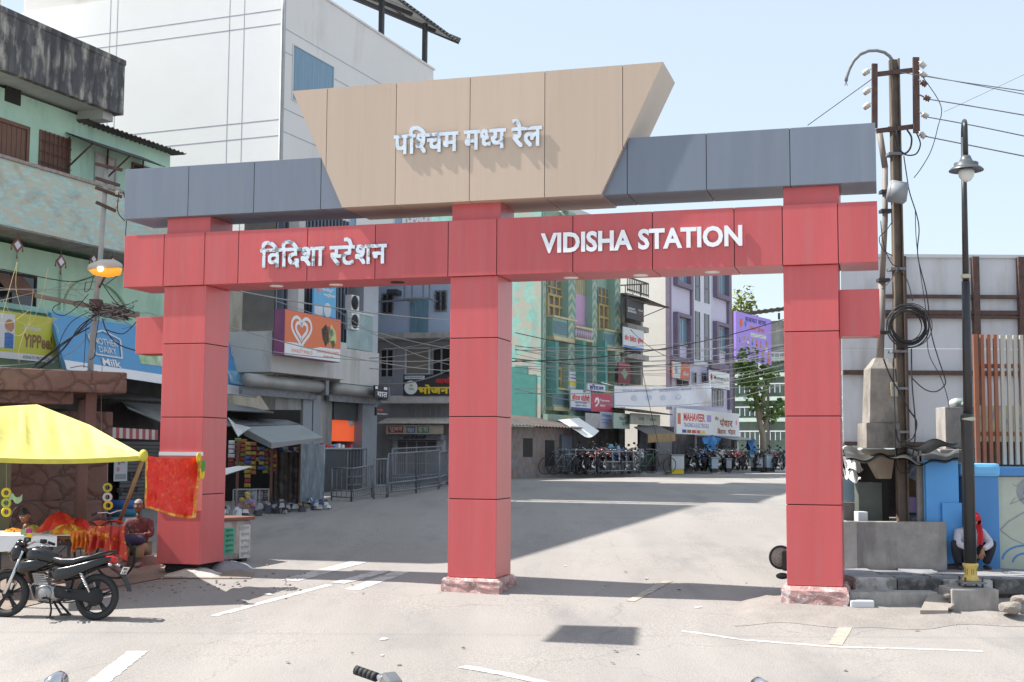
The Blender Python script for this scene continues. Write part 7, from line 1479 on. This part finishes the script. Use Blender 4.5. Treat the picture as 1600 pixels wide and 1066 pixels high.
# ---- street lamp
LB = at(1517, 908, 18.35); LY = LB.y; lp = lambda x, y, d=0: at(x, y, LY + d)
T = Thing('street_lamp', 'black swan neck street lamp with yellow base in front of the squatting man', 'street lamp', tuple(LB))
M_lblk = mat('black lamp paint', (.028, .03, .033), .35, var=.15, scale=8, dirt=(.2, .2, .2), dthr=.74, dscale=12, dsoft=.03, dstretch=(1, 1, 1)); M_lyel = mat('chipped yellow paint', (.62, .45, .12), .5, var=.12, scale=9, dirt=(.35, .3, .22), dthr=.66, dscale=8, dstretch=(1, 1, 1))
z1, z2, z3 = lp(1515, 700).z, lp(1511, 440).z, lp(1506, 215).z; xb = LB.x
tpx = lambda z: xb + (lp(1505, 205).x - xb) * (z - LB.z) / (z3 - LB.z)
T.part('post', MB().lathe((xb, LY, 0), [(.085, LB.z), (.085, lp(1515, 660).z), (.09, lp(1515, 658).z), (.09, lp(1515, 650).z), (.066, lp(1515, 646).z)], 18).tube([(tpx(z), LY, z) for z in (lp(1515, 648).z, z2)], [.066, .058], 14).tube([(tpx(z), LY, z) for z in (z2, z3)], [.046, .036], 12), M_lblk)
for y, r in ((432, .07), (655, .105)): z = lp(1512, y).z; T.part('collar', MB().lathe((tpx(z), LY, z - .03), [(r * .8, 0), (r, .02), (r, .04), (r * .8, .06)], 16), mat('cream collar', (.5, .47, .36), .6))
xt = tpx(z3); A0 = Vector((xt, LY, z3)); neck = [A0 + Vector((-.085 * (1 - math.cos(t)), -.28 * (1 - math.cos(t)), .15 * math.sin(t))) for t in [math.pi * k / 14 for k in range(15)]]; neck.append(neck[-1] + Vector((0, 0, -.42)))
T.part('swan_neck', MB().tube(neck, .034, 10), M_lblk); e = neck[-1]
T.part('shade', MB().lathe((e.x, e.y, e.z), [(.06, .02), (.075, -.02), (.10, -.07), (.165, -.085), (.165, -.13), (.2, -.15), (.235, -.185), (.235, -.195), (.1, -.16)], 24), mat('grey lamp shade', (.10, .11, .12), .35, metal=.3))
T.part('globe', MB().lathe((e.x, e.y, e.z), [(.1, -.18), (.11, -.22), (.1, -.28), (.06, -.335), (.02, -.35)], 20), mat('frosted globe', (.62, .64, .62), .2))
T.part('base_moulding', MB().lathe((xb, LY, LB.z), [(.115, 0), (.12, .02), (.105, .05), (.085, .09), (.085, .17), (.105, .21), (.11, .23), (.1, .25), (.086, .25)], 24), M_lyel)
T.part('base_plate', MB().bev(xb - .16, xb + .16, LY - .16, LY + .16, LB.z - .03, LB.z, .006), M_iron_gr)
for sx in (-.12, .12):
    for sy_ in (-.12, .12): T.part('anchor_bolt', MB().tube([(xb + sx, LY + sy_, LB.z - .2), (xb + sx, LY + sy_, LB.z + .06)], .014, 6), M_rust)
a, b = at(1487, 925, 18.0), at(1561, 925, 18.0); solo('lamp_footing', 'square concrete footing block under the street lamp', 'footing', MB().bev(a.x, b.x, 18.0, 18.56, -.5, at(1520, 921, 18.0).z, .02), M_conc)
# ---- small handcart wheel half hidden behind the right pillar
p = at(1220, 871, 19.8); T = Thing('cart_wheel', 'small dark rimmed cart wheel peeping out left of the right pillar', 'wheel', (p.x, 19.8, p.z - .18)); m = MB(); m.torus(tuple(p), .165, .018, 'y', 28, 8); T.part('rim', m, M_iron)
m = MB(); m.lathe((p.x, 19.79, p.z), [(.15, 0), (.15, .03)], 24, 'y'); T.part('disc', m, mat('beige mesh disc', (.36, .32, .27), .9, var=.4, scale=30)); m = MB(); m.bev(p.x + .02, p.x + .3, 19.72, 19.9, p.z - .2, p.z + .1, .03); m.ball((p.x + .02, 19.8, p.z - .28), (.1, .1, .05), 10, 6); m.bar((p.x + .15, 19.8, p.z), (p.x + .15, 19.8, prof(19.8)), .06, .06); T.part('axle_block', m, M_iron)

rn = random.Random(31); m = MB()
for i in range(34):
    px, py = ((1090, 950), (150, 905), (420, 930), (1240, 965), (1010, 905), (600, 1000))[i] if i < 6 else (rn.uniform(100, 1560), rn.choice((rn.gauss(905, 14), rn.uniform(900, 1050)))); p = ground(px, max(870, py)); r = rn.uniform(.02, .05) if i >= 6 else .07; a = rn.uniform(0, 3)
    m.m = rn.choice((0, 0, 1, 2)); z = prof(p.y) + .008
    m.add([(p.x + r * math.cos(a), p.y + r * math.sin(a), z + rn.uniform(0, .02)), (p.x - r * .6 * math.sin(a), p.y + r * .6 * math.cos(a), z + rn.uniform(0, .03)), (p.x - r * math.cos(a), p.y - r * math.sin(a), z + rn.uniform(0, .02)), (p.x + r * .5 * math.sin(a), p.y - r * .5 * math.cos(a), z)], [(0, 1, 2, 3)])
struct('litter', m, [K_pale, M_rub, mat('dry leaf', (.2, .13, .06), .9)], 'stuff')
# ================================================================ left electricity pole and its wires
vP = .1
bp = lambda x, y, v=vP: BP.p(BP.uv(x, y, v)[0], v, BP.uv(x, y, v)[1])
T = Thing('electricity_pole', 'slightly leaning grey pole with cross arms and glowing orange lamp at the left', 'utility pole', tuple(bp(141, 592)))
M_poleg = mat('grey pole paint', (.36, .36, .35), .7, var=.12, scale=4, dirt=(.2, .15, .12), dthr=.62, dscale=3)
T.part('pole', MB().tube([bp(140, 640), bp(142, 560), bp(150, 470), bp(157, 400), bp(162, 330), bp(166.5, 263)], [.06, .055, .052, .048, .045, .042], 10), M_poleg)
for (a, b, c, d) in ((149, 256, 191, 266), (149, 278, 187, 290), (149, 293, 190, 308), (150, 316, 181, 330)): T.part('cross_arm', MB().bar(bp(a, b, vP - .06), bp(c, d, vP - .06), .05, .055), M_rust)
T.part('timber_arm', MB().bar(bp(55, 462, vP - .08), bp(150, 480, vP - .08), .07, .07).bar(bp(148, 480, vP - .085), bp(217, 493, vP - .085), .1, .11), mat('grey old timber', (.24, .20, .17), .9, var=.2, scale=6))
for x, y in ((183, 301), (184, 312), (181, 322)): T.part('insulator', MB().ball(tuple(bp(x, y, vP - .12)), .05, 10, 8), M_porc)
m = MB(); p = bp(150, 478, vP - .05); m.box(p.x - .1, p.x + .1, p.y - .1, p.y + .1, p.z - .1, p.z + .12); T.part('bracket', m, M_rust)
# lamp head: housing and glowing bowl
c = bp(164, 420, vP - .45); hd_ = T.part('lamp_head', MB(), M_poleg) if 0 else None
m = MB(); loft(m, [(-.33, 0, .02, .02, .02, 2.5), (-.28, 0, .04, .1, .06, 2.8), (-.05, 0, .08, .14, .10, 3), (.2, 0, .07, .13, .09, 3), (.31, 0, .04, .09, .05, 2.8)], 16)
rot = Matrix.Rotation(R_(-3), 4, 'Y') @ Matrix.Rotation(R_(0), 4, 'Z'); m.v = [tuple(c + (rot @ Vector(v))) for v in m.v]; lh = T.part('lamp_housing', m, mat('pale lamp housing', (.52, .50, .46), .5, var=.1))
m = MB(); loft(m, [(-.32, 0, .0, .02, .01, 2.4), (-.2, 0, -.05, .1, .07, 2.6), (.05, 0, -.08, .125, .09, 2.6), (.27, 0, -.06, .10, .075, 2.6), (.31, 0, -.03, .06, .03, 2.4)], 16); m.v = [tuple(c + (rot @ Vector(v))) for v in m.v]; T.part('lamp_bowl', m, mat('glowing orange bowl', (.85, .30, .03), .25, emit=(1, .32, .02, .55)), lh)
T.part('bulb', MB().ball(tuple(c + Vector((-.05, -.1, -.02))), (.055, .06, .055), 12, 8), mat('lit bulb', (1, .9, .7), .4, emit=(1, .9, .7, 4)), lh)
T.part('lamp_arm', MB().tube([c + Vector((.0, .05, -.12)), bp(156, 448, vP - .05), bp(153, 452, vP)], .022, 8), M_rust, lh)
rn = random.Random(21)
m_t = MB()
for k in range(34):
    m_t.m = k % 2; P = []; x, y = rn.uniform(150, 205), rn.uniform(476, 494)
    for j in range(7): P.append(bp(x, y, vP - .1 - rn.uniform(0, .15))); x += rn.uniform(-16, 16); y += rn.uniform(-6, 7)
    m_t.tube(smoothpts(P, 4), rn.choice((.004, .006, .009)), 4)
solo('cable_tangle', 'dense tangle of cables knotted on the timber cross arm', 'cable tangle', m_t, [M_wire, M_wire_gr], kind='stuff')
def cables(lab, group, lst, mm, name='overhead_cable'):
    for pts, r in lst: solo(name, lab, 'cable', MB().tube(smoothpts(pts), r, 5), mm, group=group)
F_ = lambda L, v=0.: [bp(x, y, v) for x, y in L]
cables('black cable fanning from the tangled timber arm over the shop signs', 'cables fanning from the left pole', [(F_(q, -.25), r) for q, r in (
    (((150, 490), (120, 520), (80, 565), (40, 585)), .014), (((152, 492), (125, 510), (100, 545), (60, 575), (20, 582)), .012), (((145, 500), (110, 530), (70, 560), (45, 580)), .011), (((140, 512), (100, 535), (55, 570)), .014), (((138, 488), (110, 505), (92, 540), (93, 575)), .008), (((155, 495), (150, 530), (148, 556), (140, 562)), .009), (((135, 505), (133, 540), (131, 575)), .007), (((160, 498), (168, 520), (185, 538), (212, 548)), .012), (((165, 515), (190, 522), (205, 512), (215, 500)), .010), (((158, 440), (175, 465), (190, 482)), .010), (((150, 430), (120, 440), (85, 437), (40, 428), (0, 420)), .010), (((165, 445), (190, 425), (200, 405)), .008), (((95, 474), (84, 480), (84, 488), (100, 493), (120, 480), (138, 460)), .008), (((135, 440), (132, 455), (140, 452), (146, 432)), .008), (((193, 300), (198, 330), (196, 370)), .009), (((186, 300), (184, 330), (195, 345)), .010)) ], M_wire)
cables('pale grey wire crossing left from the lamp pole', 'pale wires at the left pole', [(F_(q, -.2), r) for q, r in ((((145, 452), (90, 453), (40, 452), (-10, 454)), .009), (((150, 440), (110, 445), (60, 456), (0, 470)), .006), (((120, 462), (60, 455), (0, 450)), .005), (((150, 478), (120, 455), (100, 442), (90, 438)), .006), (((140, 520), (120, 545), (90, 560), (50, 568), (0, 572)), .008), (((160, 560), (158, 640), (160, 720)), .007), (((110, 575), (130, 572), (145, 580), (150, 600)), .010))], M_wire_gr)
M_fairy = mat('yellowish fairy light string', (.55, .47, .22), .6)
cables('thin yellowish fairy light string hanging in front of the yellow sign', 'fairy light strings', [(F_(q, -.4), .005) for q in (((27, 410), (18, 440), (10, 470), (2, 500)), ((27, 410), (25, 450), (35, 485), (48, 500), (60, 505)), ((75, 420), (70, 445), (62, 475), (52, 500), (40, 515)), ((5, 470), (25, 500), (60, 510), (90, 498)), ((10, 515), (30, 525), (45, 505), (52, 452)), ((68, 470), (75, 495), (88, 510), (92, 520)), ((30, 568), (30, 545), (40, 515)), ((100, 460), (110, 440), (120, 430)), ((0, 505), (20, 503), (45, 485)))], M_fairy, 'fairy_light_string')
# ---- cables across the street beyond the gate
rn = random.Random(8)
def far(x0, y0, d0, x1, y1, d1, sag, r):
    a, b = at(x0, y0, d0), at(x1, y1, d1); return [a.lerp(b, t) - Vector((0, 0, sag * 4 * t * (1 - t))) for t in (0, .17, .33, .5, .67, .83, 1)], r
L = []
for k in range(15): y0 = 535 + rn.uniform(0, 80); L.append(far(805, y0, 38, 1225, y0 + rn.uniform(-40, 20), 44 + rn.uniform(0, 6), rn.uniform(.05, .7), rn.choice((.007, .010, .012))))
cables('thin grey cable sagging across the street in front of the coloured houses', 'cables across the street', L, M_wire_gr)
cables('thick black cable slung across the street below the beam', 'thick black street cables', [far(800, 565, 38, 1228, 498, 44, .35, .016), far(805, 520, 38, 1060, 545, 44, .2, .013), far(985, 515, 52, 1050, 560, 44, .15, .014), far(1000, 560, 46, 1030, 700, 46, .1, .012), far(800, 560, 38, 1226, 540, 46, .45, .012)], M_wire)
cables('grey cable crossing in front of the blue house and ice cream sign', 'cables before the grey building', [far(355, 510, 27, 702, 580, 36, .15, .012), far(358, 452, 27, 702, 500, 38, .1, .016), far(358, 540, 28, 702, 563, 38, .15, .011), far(430, 470, 30, 702, 545, 38, .1, .010), far(520, 480, 34, 702, 570, 38, .2, .010), far(560, 560, 38, 702, 540, 38, .1, .014), far(570, 575, 38, 702, 560, 38, .15, .014), far(590, 600, 39, 702, 578, 38, .15, .02), far(600, 545, 38, 702, 525, 38, .1, .012)], M_wire_gr)
# ---- wires from the steel pole to the right and left
cables('bare power wire running off to the right from the steel pole', 'power wires from the steel pole', [([qp(1450, 155, -.2), at(1530, 168, 19), at(1640, 187, 18)], .009), ([qp(1449, 183, -.2), at(1530, 198, 19), at(1640, 221, 18)], .009), ([qp(1445, 213, -.2), at(1530, 230, 19), at(1640, 252, 18)], .010), ([qp(1400, 112, 0), at(1500, 128, 19), at(1640, 148, 18)], .007), ([qp(1444, 118, -.2), at(1530, 134, 19), at(1640, 155, 18)], .007)], M_wire)
solo('overhead_cable', 'thin wire rising from behind the grey beam to the steel pole', 'cable', MB().tube([at(1262, 196, 22), qp(1362, 124, -.1)], .007, 5), M_wire)
solo('overhead_cable', 'faint wire slanting up to the right edge above the street lamp', 'cable', MB().tube([qp(1475, 175, 4), at(1640, 98, 26)], .006, 5), M_wire_gr)
# ---- a square of cloth on a line above the forecourt, out of frame: stand-in for the unknown caster of the dark road patch
g_ = ground(932, 993); h_ = 9.2; c = g_ + Vector((SUN.x / SUN.z * h_, SUN.y / SUN.z * h_, h_))
T = Thing('shadow_cloth', 'unseen square cloth added high above the forecourt to cast the dark road patch', 'cloth', tuple(c)); T.part('cloth', MB().slab([(c.x - .72, c.y - .42), (c.x + .42, c.y - .62), (c.x + .62, c.y + .55), (c.x - .4, c.y + .65)], c.z, c.z + .01), K_navy); T.part('line', MB().tube([(-40, c.y, c.z + .6), (c.x, c.y, c.z + .02), (40, c.y, c.z + .6)], .006, 5), M_wire)
# ================================================================ people
def skin_mesh(joints, edges, sub=2):
    """joints: name -> (x, y, z, rx, ry); one continuous skinned surface"""
    names = list(joints); me = bpy.data.meshes.new('s'); me.from_pydata([joints[n][:3] for n in names], [(names.index(a), names.index(b)) for a, b in edges], [])
    ob = bpy.data.objects.new('s', me); COL.objects.link(ob); sk = ob.modifiers.new('k', 'SKIN'); sk.use_smooth_shade = True
    for i, n in enumerate(names):
        v = me.skin_vertices[0].data[i]; j = joints[n]; v.radius = (j[3], j[4] if len(j) > 4 else j[3]); v.use_root = i == 0
    sb = ob.modifiers.new('u', 'SUBSURF'); sb.levels = sub; sb.render_levels = sub
    dg = bpy.context.evaluated_depsgraph_get(); dg.update(); r = bpy.data.meshes.new_from_object(ob.evaluated_get(dg)); m = MB(); m.smooth = True
    m.add([v.co.copy() for v in r.vertices], [list(p.vertices) for p in r.polygons]); bpy.data.objects.remove(ob); bpy.data.meshes.remove(me); bpy.data.meshes.remove(r); return m
def chain(*n): return list(zip(n[:-1], n[1:]))
def xf(mb, M): mb.v = [tuple(M @ Vector(v)) for v in mb.v]; return mb
def head_mb(c, pitch=0., yaw=0., s=1.0):
    """a face: skull, jaw, nose, brow, lips, ears; looks towards -y"""
    m = MB(); bm = bmesh.new(); bmesh.ops.create_uvsphere(bm, u_segments=28, v_segments=20, radius=1)
    for v in bm.verts:
        x, y, z = v.co; X = x * .075; Y = y * .095; Z = z * .115
        if z < 0: X *= 1 - .28 * (-z) ** 1.5; Y = Y * (1 - .25 * (-z)) - .018 * (-z)
        if y < 0: Y *= .92
        f = math.exp(-((x / .18) ** 2 + ((z + .08) / .22) ** 2)) if y < 0 else 0; Y -= .024 * f
        f = math.exp(-((abs(x) - .36) ** 2 / .025 + (z - .08) ** 2 / .02)) if y < 0 else 0; Y += .012 * f
        f = math.exp(-((x / .4) ** 2 + ((z + .48) / .06) ** 2)) if y < 0 else 0; Y -= .007 * f
        v.co = (X, Y, Z)
    m.smooth = True; m.bm(bm)
    for sx in (-1, 1): m.ball((sx * .078, .01, -.005), (.012, .022, .032), 8, 6)
    M = Matrix.Translation(Vector(c)) @ Matrix.Rotation(yaw, 4, 'Z') @ Matrix.Rotation(pitch, 4, 'X') @ Matrix.Scale(s, 4); return xf(m, M), M
def eyes(T, body, M, dark):
    for sx in (-1, 1):
        T.part('eye', xf(MB().ball((sx * .029, -.078, .012), (.014, .008, .008), 10, 6), M), mat('eye white', (.6, .58, .55), .3), body)
        T.part('eyebrow', xf(MB().ball((sx * .03, -.085, .034), (.02, .006, .005), 8, 5), M), dark, body)
    T.part('mouth', xf(MB().ball((0, -.092, -.055), (.022, .007, .005), 10, 5), M), mat('lips', (.22, .09, .07), .6), body)
def hand(w, d, up, s=1.0, curl=.6, side=1):
    """wrist w, direction d of the palm, palm normal up: palm and five fingers as one skinned surface"""
    w = Vector(w); d = Vector(d).normalized(); up = Vector(up).normalized(); x = d.cross(up).normalized(); J = {'w': (*w, .026 * s, .02 * s)}; E = []
    pc = w + d * .05 * s; J['p'] = (*pc, .036 * s, .016 * s); E.append(('w', 'p'))
    for i, (o, L) in enumerate(((-.030, .066), (-.010, .075), (.010, .070), (.030, .055))):
        k = pc + d * .045 * s + x * o * s; J['k%d' % i] = (*k, .0105 * s, .0105 * s); E.append(('p', 'k%d' % i)); a = 0; q = k; pv = 'k%d' % i
        for j in range(3): a += curl * (.5 + .3 * j); q = q + (d * math.cos(a) - up * math.sin(a)) * L * s * (.45, .32, .25)[j]; nm = 'f%d%d' % (i, j); J[nm] = (*q, (.009, .0085, .007)[j] * s, (.009, .0085, .007)[j] * s); E.append((pv, nm)); pv = nm
    t = pc + x * -.036 * s * side - d * .01 * s; J['t0'] = (*t, .012 * s, .012 * s); E.append(('p', 't0')); q = t
    for j in range(2): q = q + (d * .7 - x * .5 * side - up * .35).normalized() * .03 * s; J['t%d' % (j + 1)] = (*q, (.0105, .008)[j] * s, (.0105, .008)[j] * s); E.append(('t%d' % j, 't%d' % (j + 1)))
    return J, E
M_sk1 = mat('brown skin', (.30, .15, .09), .55, var=.08, scale=9); M_sk2 = mat('deep brown skin', (.15, .075, .05), .55, var=.08, scale=9); M_hair = mat('black hair', (.012, .011, .011), .5, var=.2, scale=30)
# ---- squatting man behind the lamp post
b = atz(1523, 889, PZ + .02); O = Vector((b.x - .045, b.y, PZ + .02))
T = Thing('person', 'man squatting behind the street lamp in red headscarf, white dotted shirt and dark trousers', 'person', tuple(O))
def off(J): return {k: (v[0] + O.x, v[1] + O.y, v[2] + O.z, *v[3:]) for k, v in J.items()}
def offm(m): return xf(m, Matrix.Translation(O))
J = {'chest': (0, .06, .50, .12, .1), 'neck': (0, -.01, .63, .05), 'nk2': (0, -.05, .68, .048)}; E = chain('chest', 'neck', 'nk2')
for s, n in ((-1, 'l'), (1, 'r')):
    J.update({'s' + n: (s * .17, .04, .55, .05), 'e' + n: (s * .25, -.12, .40, .042), 'w' + n: (s * .075, -.27, .31, .026)}); E += [('chest', 's' + n), ('s' + n, 'e' + n), ('e' + n, 'w' + n)]
    hj, he = hand((s * .075, -.27, .31), (-s * .3, -.25, -.9), (0, -1, .2), .95, .45, s); hj.pop('w'); J.update({k + n: v for k, v in hj.items()}); E += [((a if a == 'w' else a) + n, c + n) for a, c in he]
body = skin_mesh(off(J), E); hm, HM = head_mb(O + Vector((0, -.10, .755)), R_(28)); body.smooth = True; body.add(hm.v, hm.f); bd = T.part('body', body, M_sk1); eyes(T, bd, HM, M_hair)
m = skin_mesh(off({'w': (0, .15, .25, .16, .13), 'c': (0, .1, .44, .185, .13), 'u': (0, .05, .57, .15, .09), 'n': (0, .01, .62, .07, .06), **{k: v for s, n in ((-1, 'l'), (1, 'r')) for k, v in {'s' + n: (s * .19, .04, .56, .075, .07), 'e' + n: (s * .262, -.13, .40, .062), 'f' + n: (s * .15, -.22, .345, .048), 'g' + n: (s * .10, -.255, .325, .04)}.items()}}), chain('w', 'c', 'u', 'n') + [x for n in 'lr' for x in chain('u', 's' + n, 'e' + n, 'f' + n, 'g' + n)]); T.part('shirt', m, mat('white dotted shirt', (.56, .55, .60), .8, var=.05, scale=5, col2=(.2, .12, .2), thr=.69, soft=.02))
m = skin_mesh(off({'p': (0, .17, .20, .15, .12), **{k: v for s, n in ((-1, 'l'), (1, 'r')) for k, v in {'h' + n: (s * .11, .13, .21, .10), 'm' + n: (s * .22, .0, .33, .09), 'k' + n: (s * .30, -.13, .42, .075), 'c' + n: (s * .255, -.06, .23, .07), 'a' + n: (s * .21, -.02, .07, .062)}.items()}}), [x for n in 'lr' for x in chain('p', 'h' + n, 'm' + n, 'k' + n, 'c' + n, 'a' + n)]); T.part('trousers', m, mat('dark grey trousers', (.022, .024, .03), .8, var=.15))
for s in (-1, 1): T.part('shoe', skin_mesh(off({'a': (s * .20, .03, .035, .04, .035), 'b': (s * .22, -.10, .03, .045, .03), 'c': (s * .23, -.18, .022, .035, .02)}), chain('a', 'b', 'c')), mat('dark sandal', (.06, .04, .035), .7))
m = MB(); bm = bmesh.new(); bmesh.ops.create_uvsphere(bm, u_segments=28, v_segments=18, radius=1)
for v in bm.verts:
    x, y, z = v.co; k = 1 + .03 * math.sin(9 * x + 5 * z); v.co = (x * .128 * k, y * .126 * k + .012, z * .136 * k + (.0 if z > -.3 else -.02))
dl = [f for f in bm.faces if f.calc_center_median().y < -.07 and -.11 < f.calc_center_median().z < .05]; bmesh.ops.delete(bm, geom=dl, context='FACES'); m.smooth = True; m.bm(bm); xf(m, HM)
M_scarf = mat('red headscarf', (.50, .015, .025), .75, var=.15, scale=6); sc = T.part('headscarf', m, M_scarf)
m = MB(); A = [(.075, -.13, .70), (.085, -.17, .6), (.07, -.2, .48), (.06, -.21, .40)]; m.sheet(lambda s, t: Vector(A[0]).lerp(Vector(A[1]), min(1, t * 3)).lerp(Vector(A[2]).lerp(Vector(A[3]), t), t) + O + Vector(((s - .5) * .09, .02 * math.sin(6 * s), 0)), 8, 12, .012); T.part('scarf_tail', m, M_scarf, sc)
# ---- seller at the cloth stall, looking down
c = at(41, 806, 20.35); O = Vector((c.x, 20.35, c.z - .80)); T = Thing('person', 'young seller with black hair looking down behind the cloth stall', 'person', tuple(O))
J = {'chest': (0, .06, .42, .13, .1), 'neck': (0, .02, .60, .05), 'n2': (0, -.01, .68, .05)}; E = chain('chest', 'neck', 'n2')
for s, n in ((-1, 'l'), (1, 'r')):
    J.update({'s' + n: (s * .17, .05, .50, .05), 'e' + n: (s * .24, -.05, .26, .042), 'w' + n: (s * .09, -.26, .25, .027)}); E += [('chest', 's' + n), ('s' + n, 'e' + n), ('e' + n, 'w' + n)]; hj, he = hand((s * .09, -.26, .25), (-s * .4, -.8, .1), (0, .1, 1), .95, .5, s); hj.pop('w'); J.update({k + n: v for k, v in hj.items()}); E += [(a + n, d + n) for a, d in he]
body = skin_mesh(off(J), E); hm, HM = head_mb(O + Vector((0, -.06, .80)), R_(24), R_(-12)); body.smooth = True; body.add(hm.v, hm.f); bd = T.part('body', body, M_sk1); eyes(T, bd, HM, M_hair)
T.part('shirt', skin_mesh(off({'w': (0, .1, .05, .19, .14), 'c': (0, .08, .32, .19, .13), 'u': (0, .05, .49, .15, .09), 'n': (0, .03, .57, .075, .06), **{k: v for s, n in ((-1, 'l'), (1, 'r')) for k, v in {'s' + n: (s * .19, .05, .50, .075), 'e' + n: (s * .25, -.03, .28, .062)}.items()}}), chain('w', 'c', 'u', 'n') + [x for n in 'lr' for x in chain('u', 's' + n, 'e' + n)]), mat('pale olive shirt', (.36, .36, .12), .8, var=.2, scale=7))
def hair(T, HM, bd, mm, front=.055):
    m = MB(); bm = bmesh.new(); bmesh.ops.create_uvsphere(bm, u_segments=26, v_segments=18, radius=1)
    for v in bm.verts: x, y, z = v.co; k = 1 + .02 * math.sin(23 * x) * math.cos(19 * z); v.co = (x * .085 * k, y * .104 * k + .008, z * .122 * k + .008)
    bmesh.ops.delete(bm, geom=[f for f in bm.faces if (f.calc_center_median().y < .02 and f.calc_center_median().z < front) or f.calc_center_median().z < -.05], context='FACES'); m.smooth = True; m.bm(bm); T.part('hair', xf(m, HM), mm, bd)
hair(T, HM, bd, M_hair)
m = MB(); p = O + Vector((0, -.36, .26)); m.bev(p.x - .04, p.x + .04, p.y - .07, p.y + .07, p.z, p.z + .01, .003); solo('mobile_phone', 'dark phone held low in the hands of the seller', 'phone', m, M_iron)
m = MB(); m.bev(O.x - .2, O.x + .2, 20.25, 20.7, prof(20.4), O.z - .02, .02); solo('stool', 'wooden stool under the cloth stall seller', 'stool', m, M_wood)
# ---- old man sitting behind the pillar with a dark blue bag on his lap
c = at(217, 792, 22.3); zb0 = c.z - .74; O = Vector((c.x, 22.3, zb0)); T = Thing('person', 'old man in maroon shirt and khaki trousers seated in the shade beside the left pillar', 'person', tuple(O))
g0 = prof(22) - zb0
J = {'chest': (0, .06, .40, .13, .1), 'neck': (0, .03, .57, .052), 'n2': (0, 0, .64, .05)}; E = chain('chest', 'neck', 'n2')
for s, n in ((-1, 'l'), (1, 'r')):
    J.update({'s' + n: (s * .17, .05, .48, .05), 'e' + n: (s * .23, -.06, .25, .042), 'w' + n: (s * .06, -.26, .28, .027)}); E += [('chest', 's' + n), ('s' + n, 'e' + n), ('e' + n, 'w' + n)]; hj, he = hand((s * .06, -.26, .28), (-s * .5, -.6, .2), (0, .2, 1), .95, .6, s); hj.pop('w'); J.update({k + n: v for k, v in hj.items()}); E += [(a + n, d + n) for a, d in he]
body = skin_mesh(off(J), E); hm, HM = head_mb(O + Vector((0, -.02, .745)), R_(6), R_(8)); body.smooth = True; body.add(hm.v, hm.f); bd = T.part('body', body, M_sk2); eyes(T, bd, HM, mat('grey hair', (.25, .24, .23), .7)); hair(T, HM, bd, mat('grey hair', (.25, .24, .23), .7), .06)
T.part('shirt', skin_mesh(off({'w': (0, .1, .06, .18, .14), 'c': (0, .08, .30, .185, .13), 'u': (0, .05, .47, .15, .09), 'n': (0, .03, .54, .075, .06), **{k: v for s, n in ((-1, 'l'), (1, 'r')) for k, v in {'s' + n: (s * .19, .05, .48, .075), 'e' + n: (s * .245, -.05, .26, .06), 'f' + n: (s * .14, -.18, .28, .045)}.items()}}), chain('w', 'c', 'u', 'n') + [x for n in 'lr' for x in chain('u', 's' + n, 'e' + n, 'f' + n)]), mat('maroon patterned shirt', (.12, .035, .04), .8, var=.3, scale=14, col2=(.24, .18, .17), thr=.6))
kn = {-1: (-.10, -.36, .07), 1: (.14, -.34, .08)}
T.part('trousers', skin_mesh(off({'p': (0, .1, .02, .16, .12), **{k: v for s, n in ((-1, 'l'), (1, 'r')) for k, v in {'h' + n: (s * .1, .05, .02, .1), 'k' + n: (*kn[s], .085), 'a' + n: (kn[s][0], -.38, g0 + .12, .075)}.items()}}), [x for n in 'lr' for x in chain('p', 'h' + n, 'k' + n, 'a' + n)]), mat('khaki trousers', (.22, .20, .13), .8, var=.1))
for s in (-1, 1): T.part('shoe', skin_mesh(off({'a': (kn[s][0], -.34, g0 + .05, .045), 'b': (kn[s][0], -.46, g0 + .045, .05, .04), 'c': (kn[s][0], -.56, g0 + .035, .04, .03)}), chain('a', 'b', 'c')), mat('grey shoe', (.2, .19, .18), .7))
m = MB(); p = O + Vector((-.02, -.3, .19)); loft(m, [(-.22, 0, 0, .05, .04, 2.5), (-.16, 0, 0, .14, .08, 2.6), (0, 0, .01, .16, .10, 2.6), (.15, 0, 0, .14, .08, 2.6), (.22, 0, 0, .05, .04, 2.5)], 14); xf(m, Matrix.Translation(p)); solo('bag', 'dark blue bag on the lap of the seated old man', 'bag', m, mat('dark blue bag', (.02, .03, .09), .7, var=.2))
solo('seat_block', 'grey step seat under the old man', 'seat', MB().bev(O.x - .45, O.x + .4, 22.15, 22.9, prof(22.3) - .05, O.z - .08, .02), M_conc)
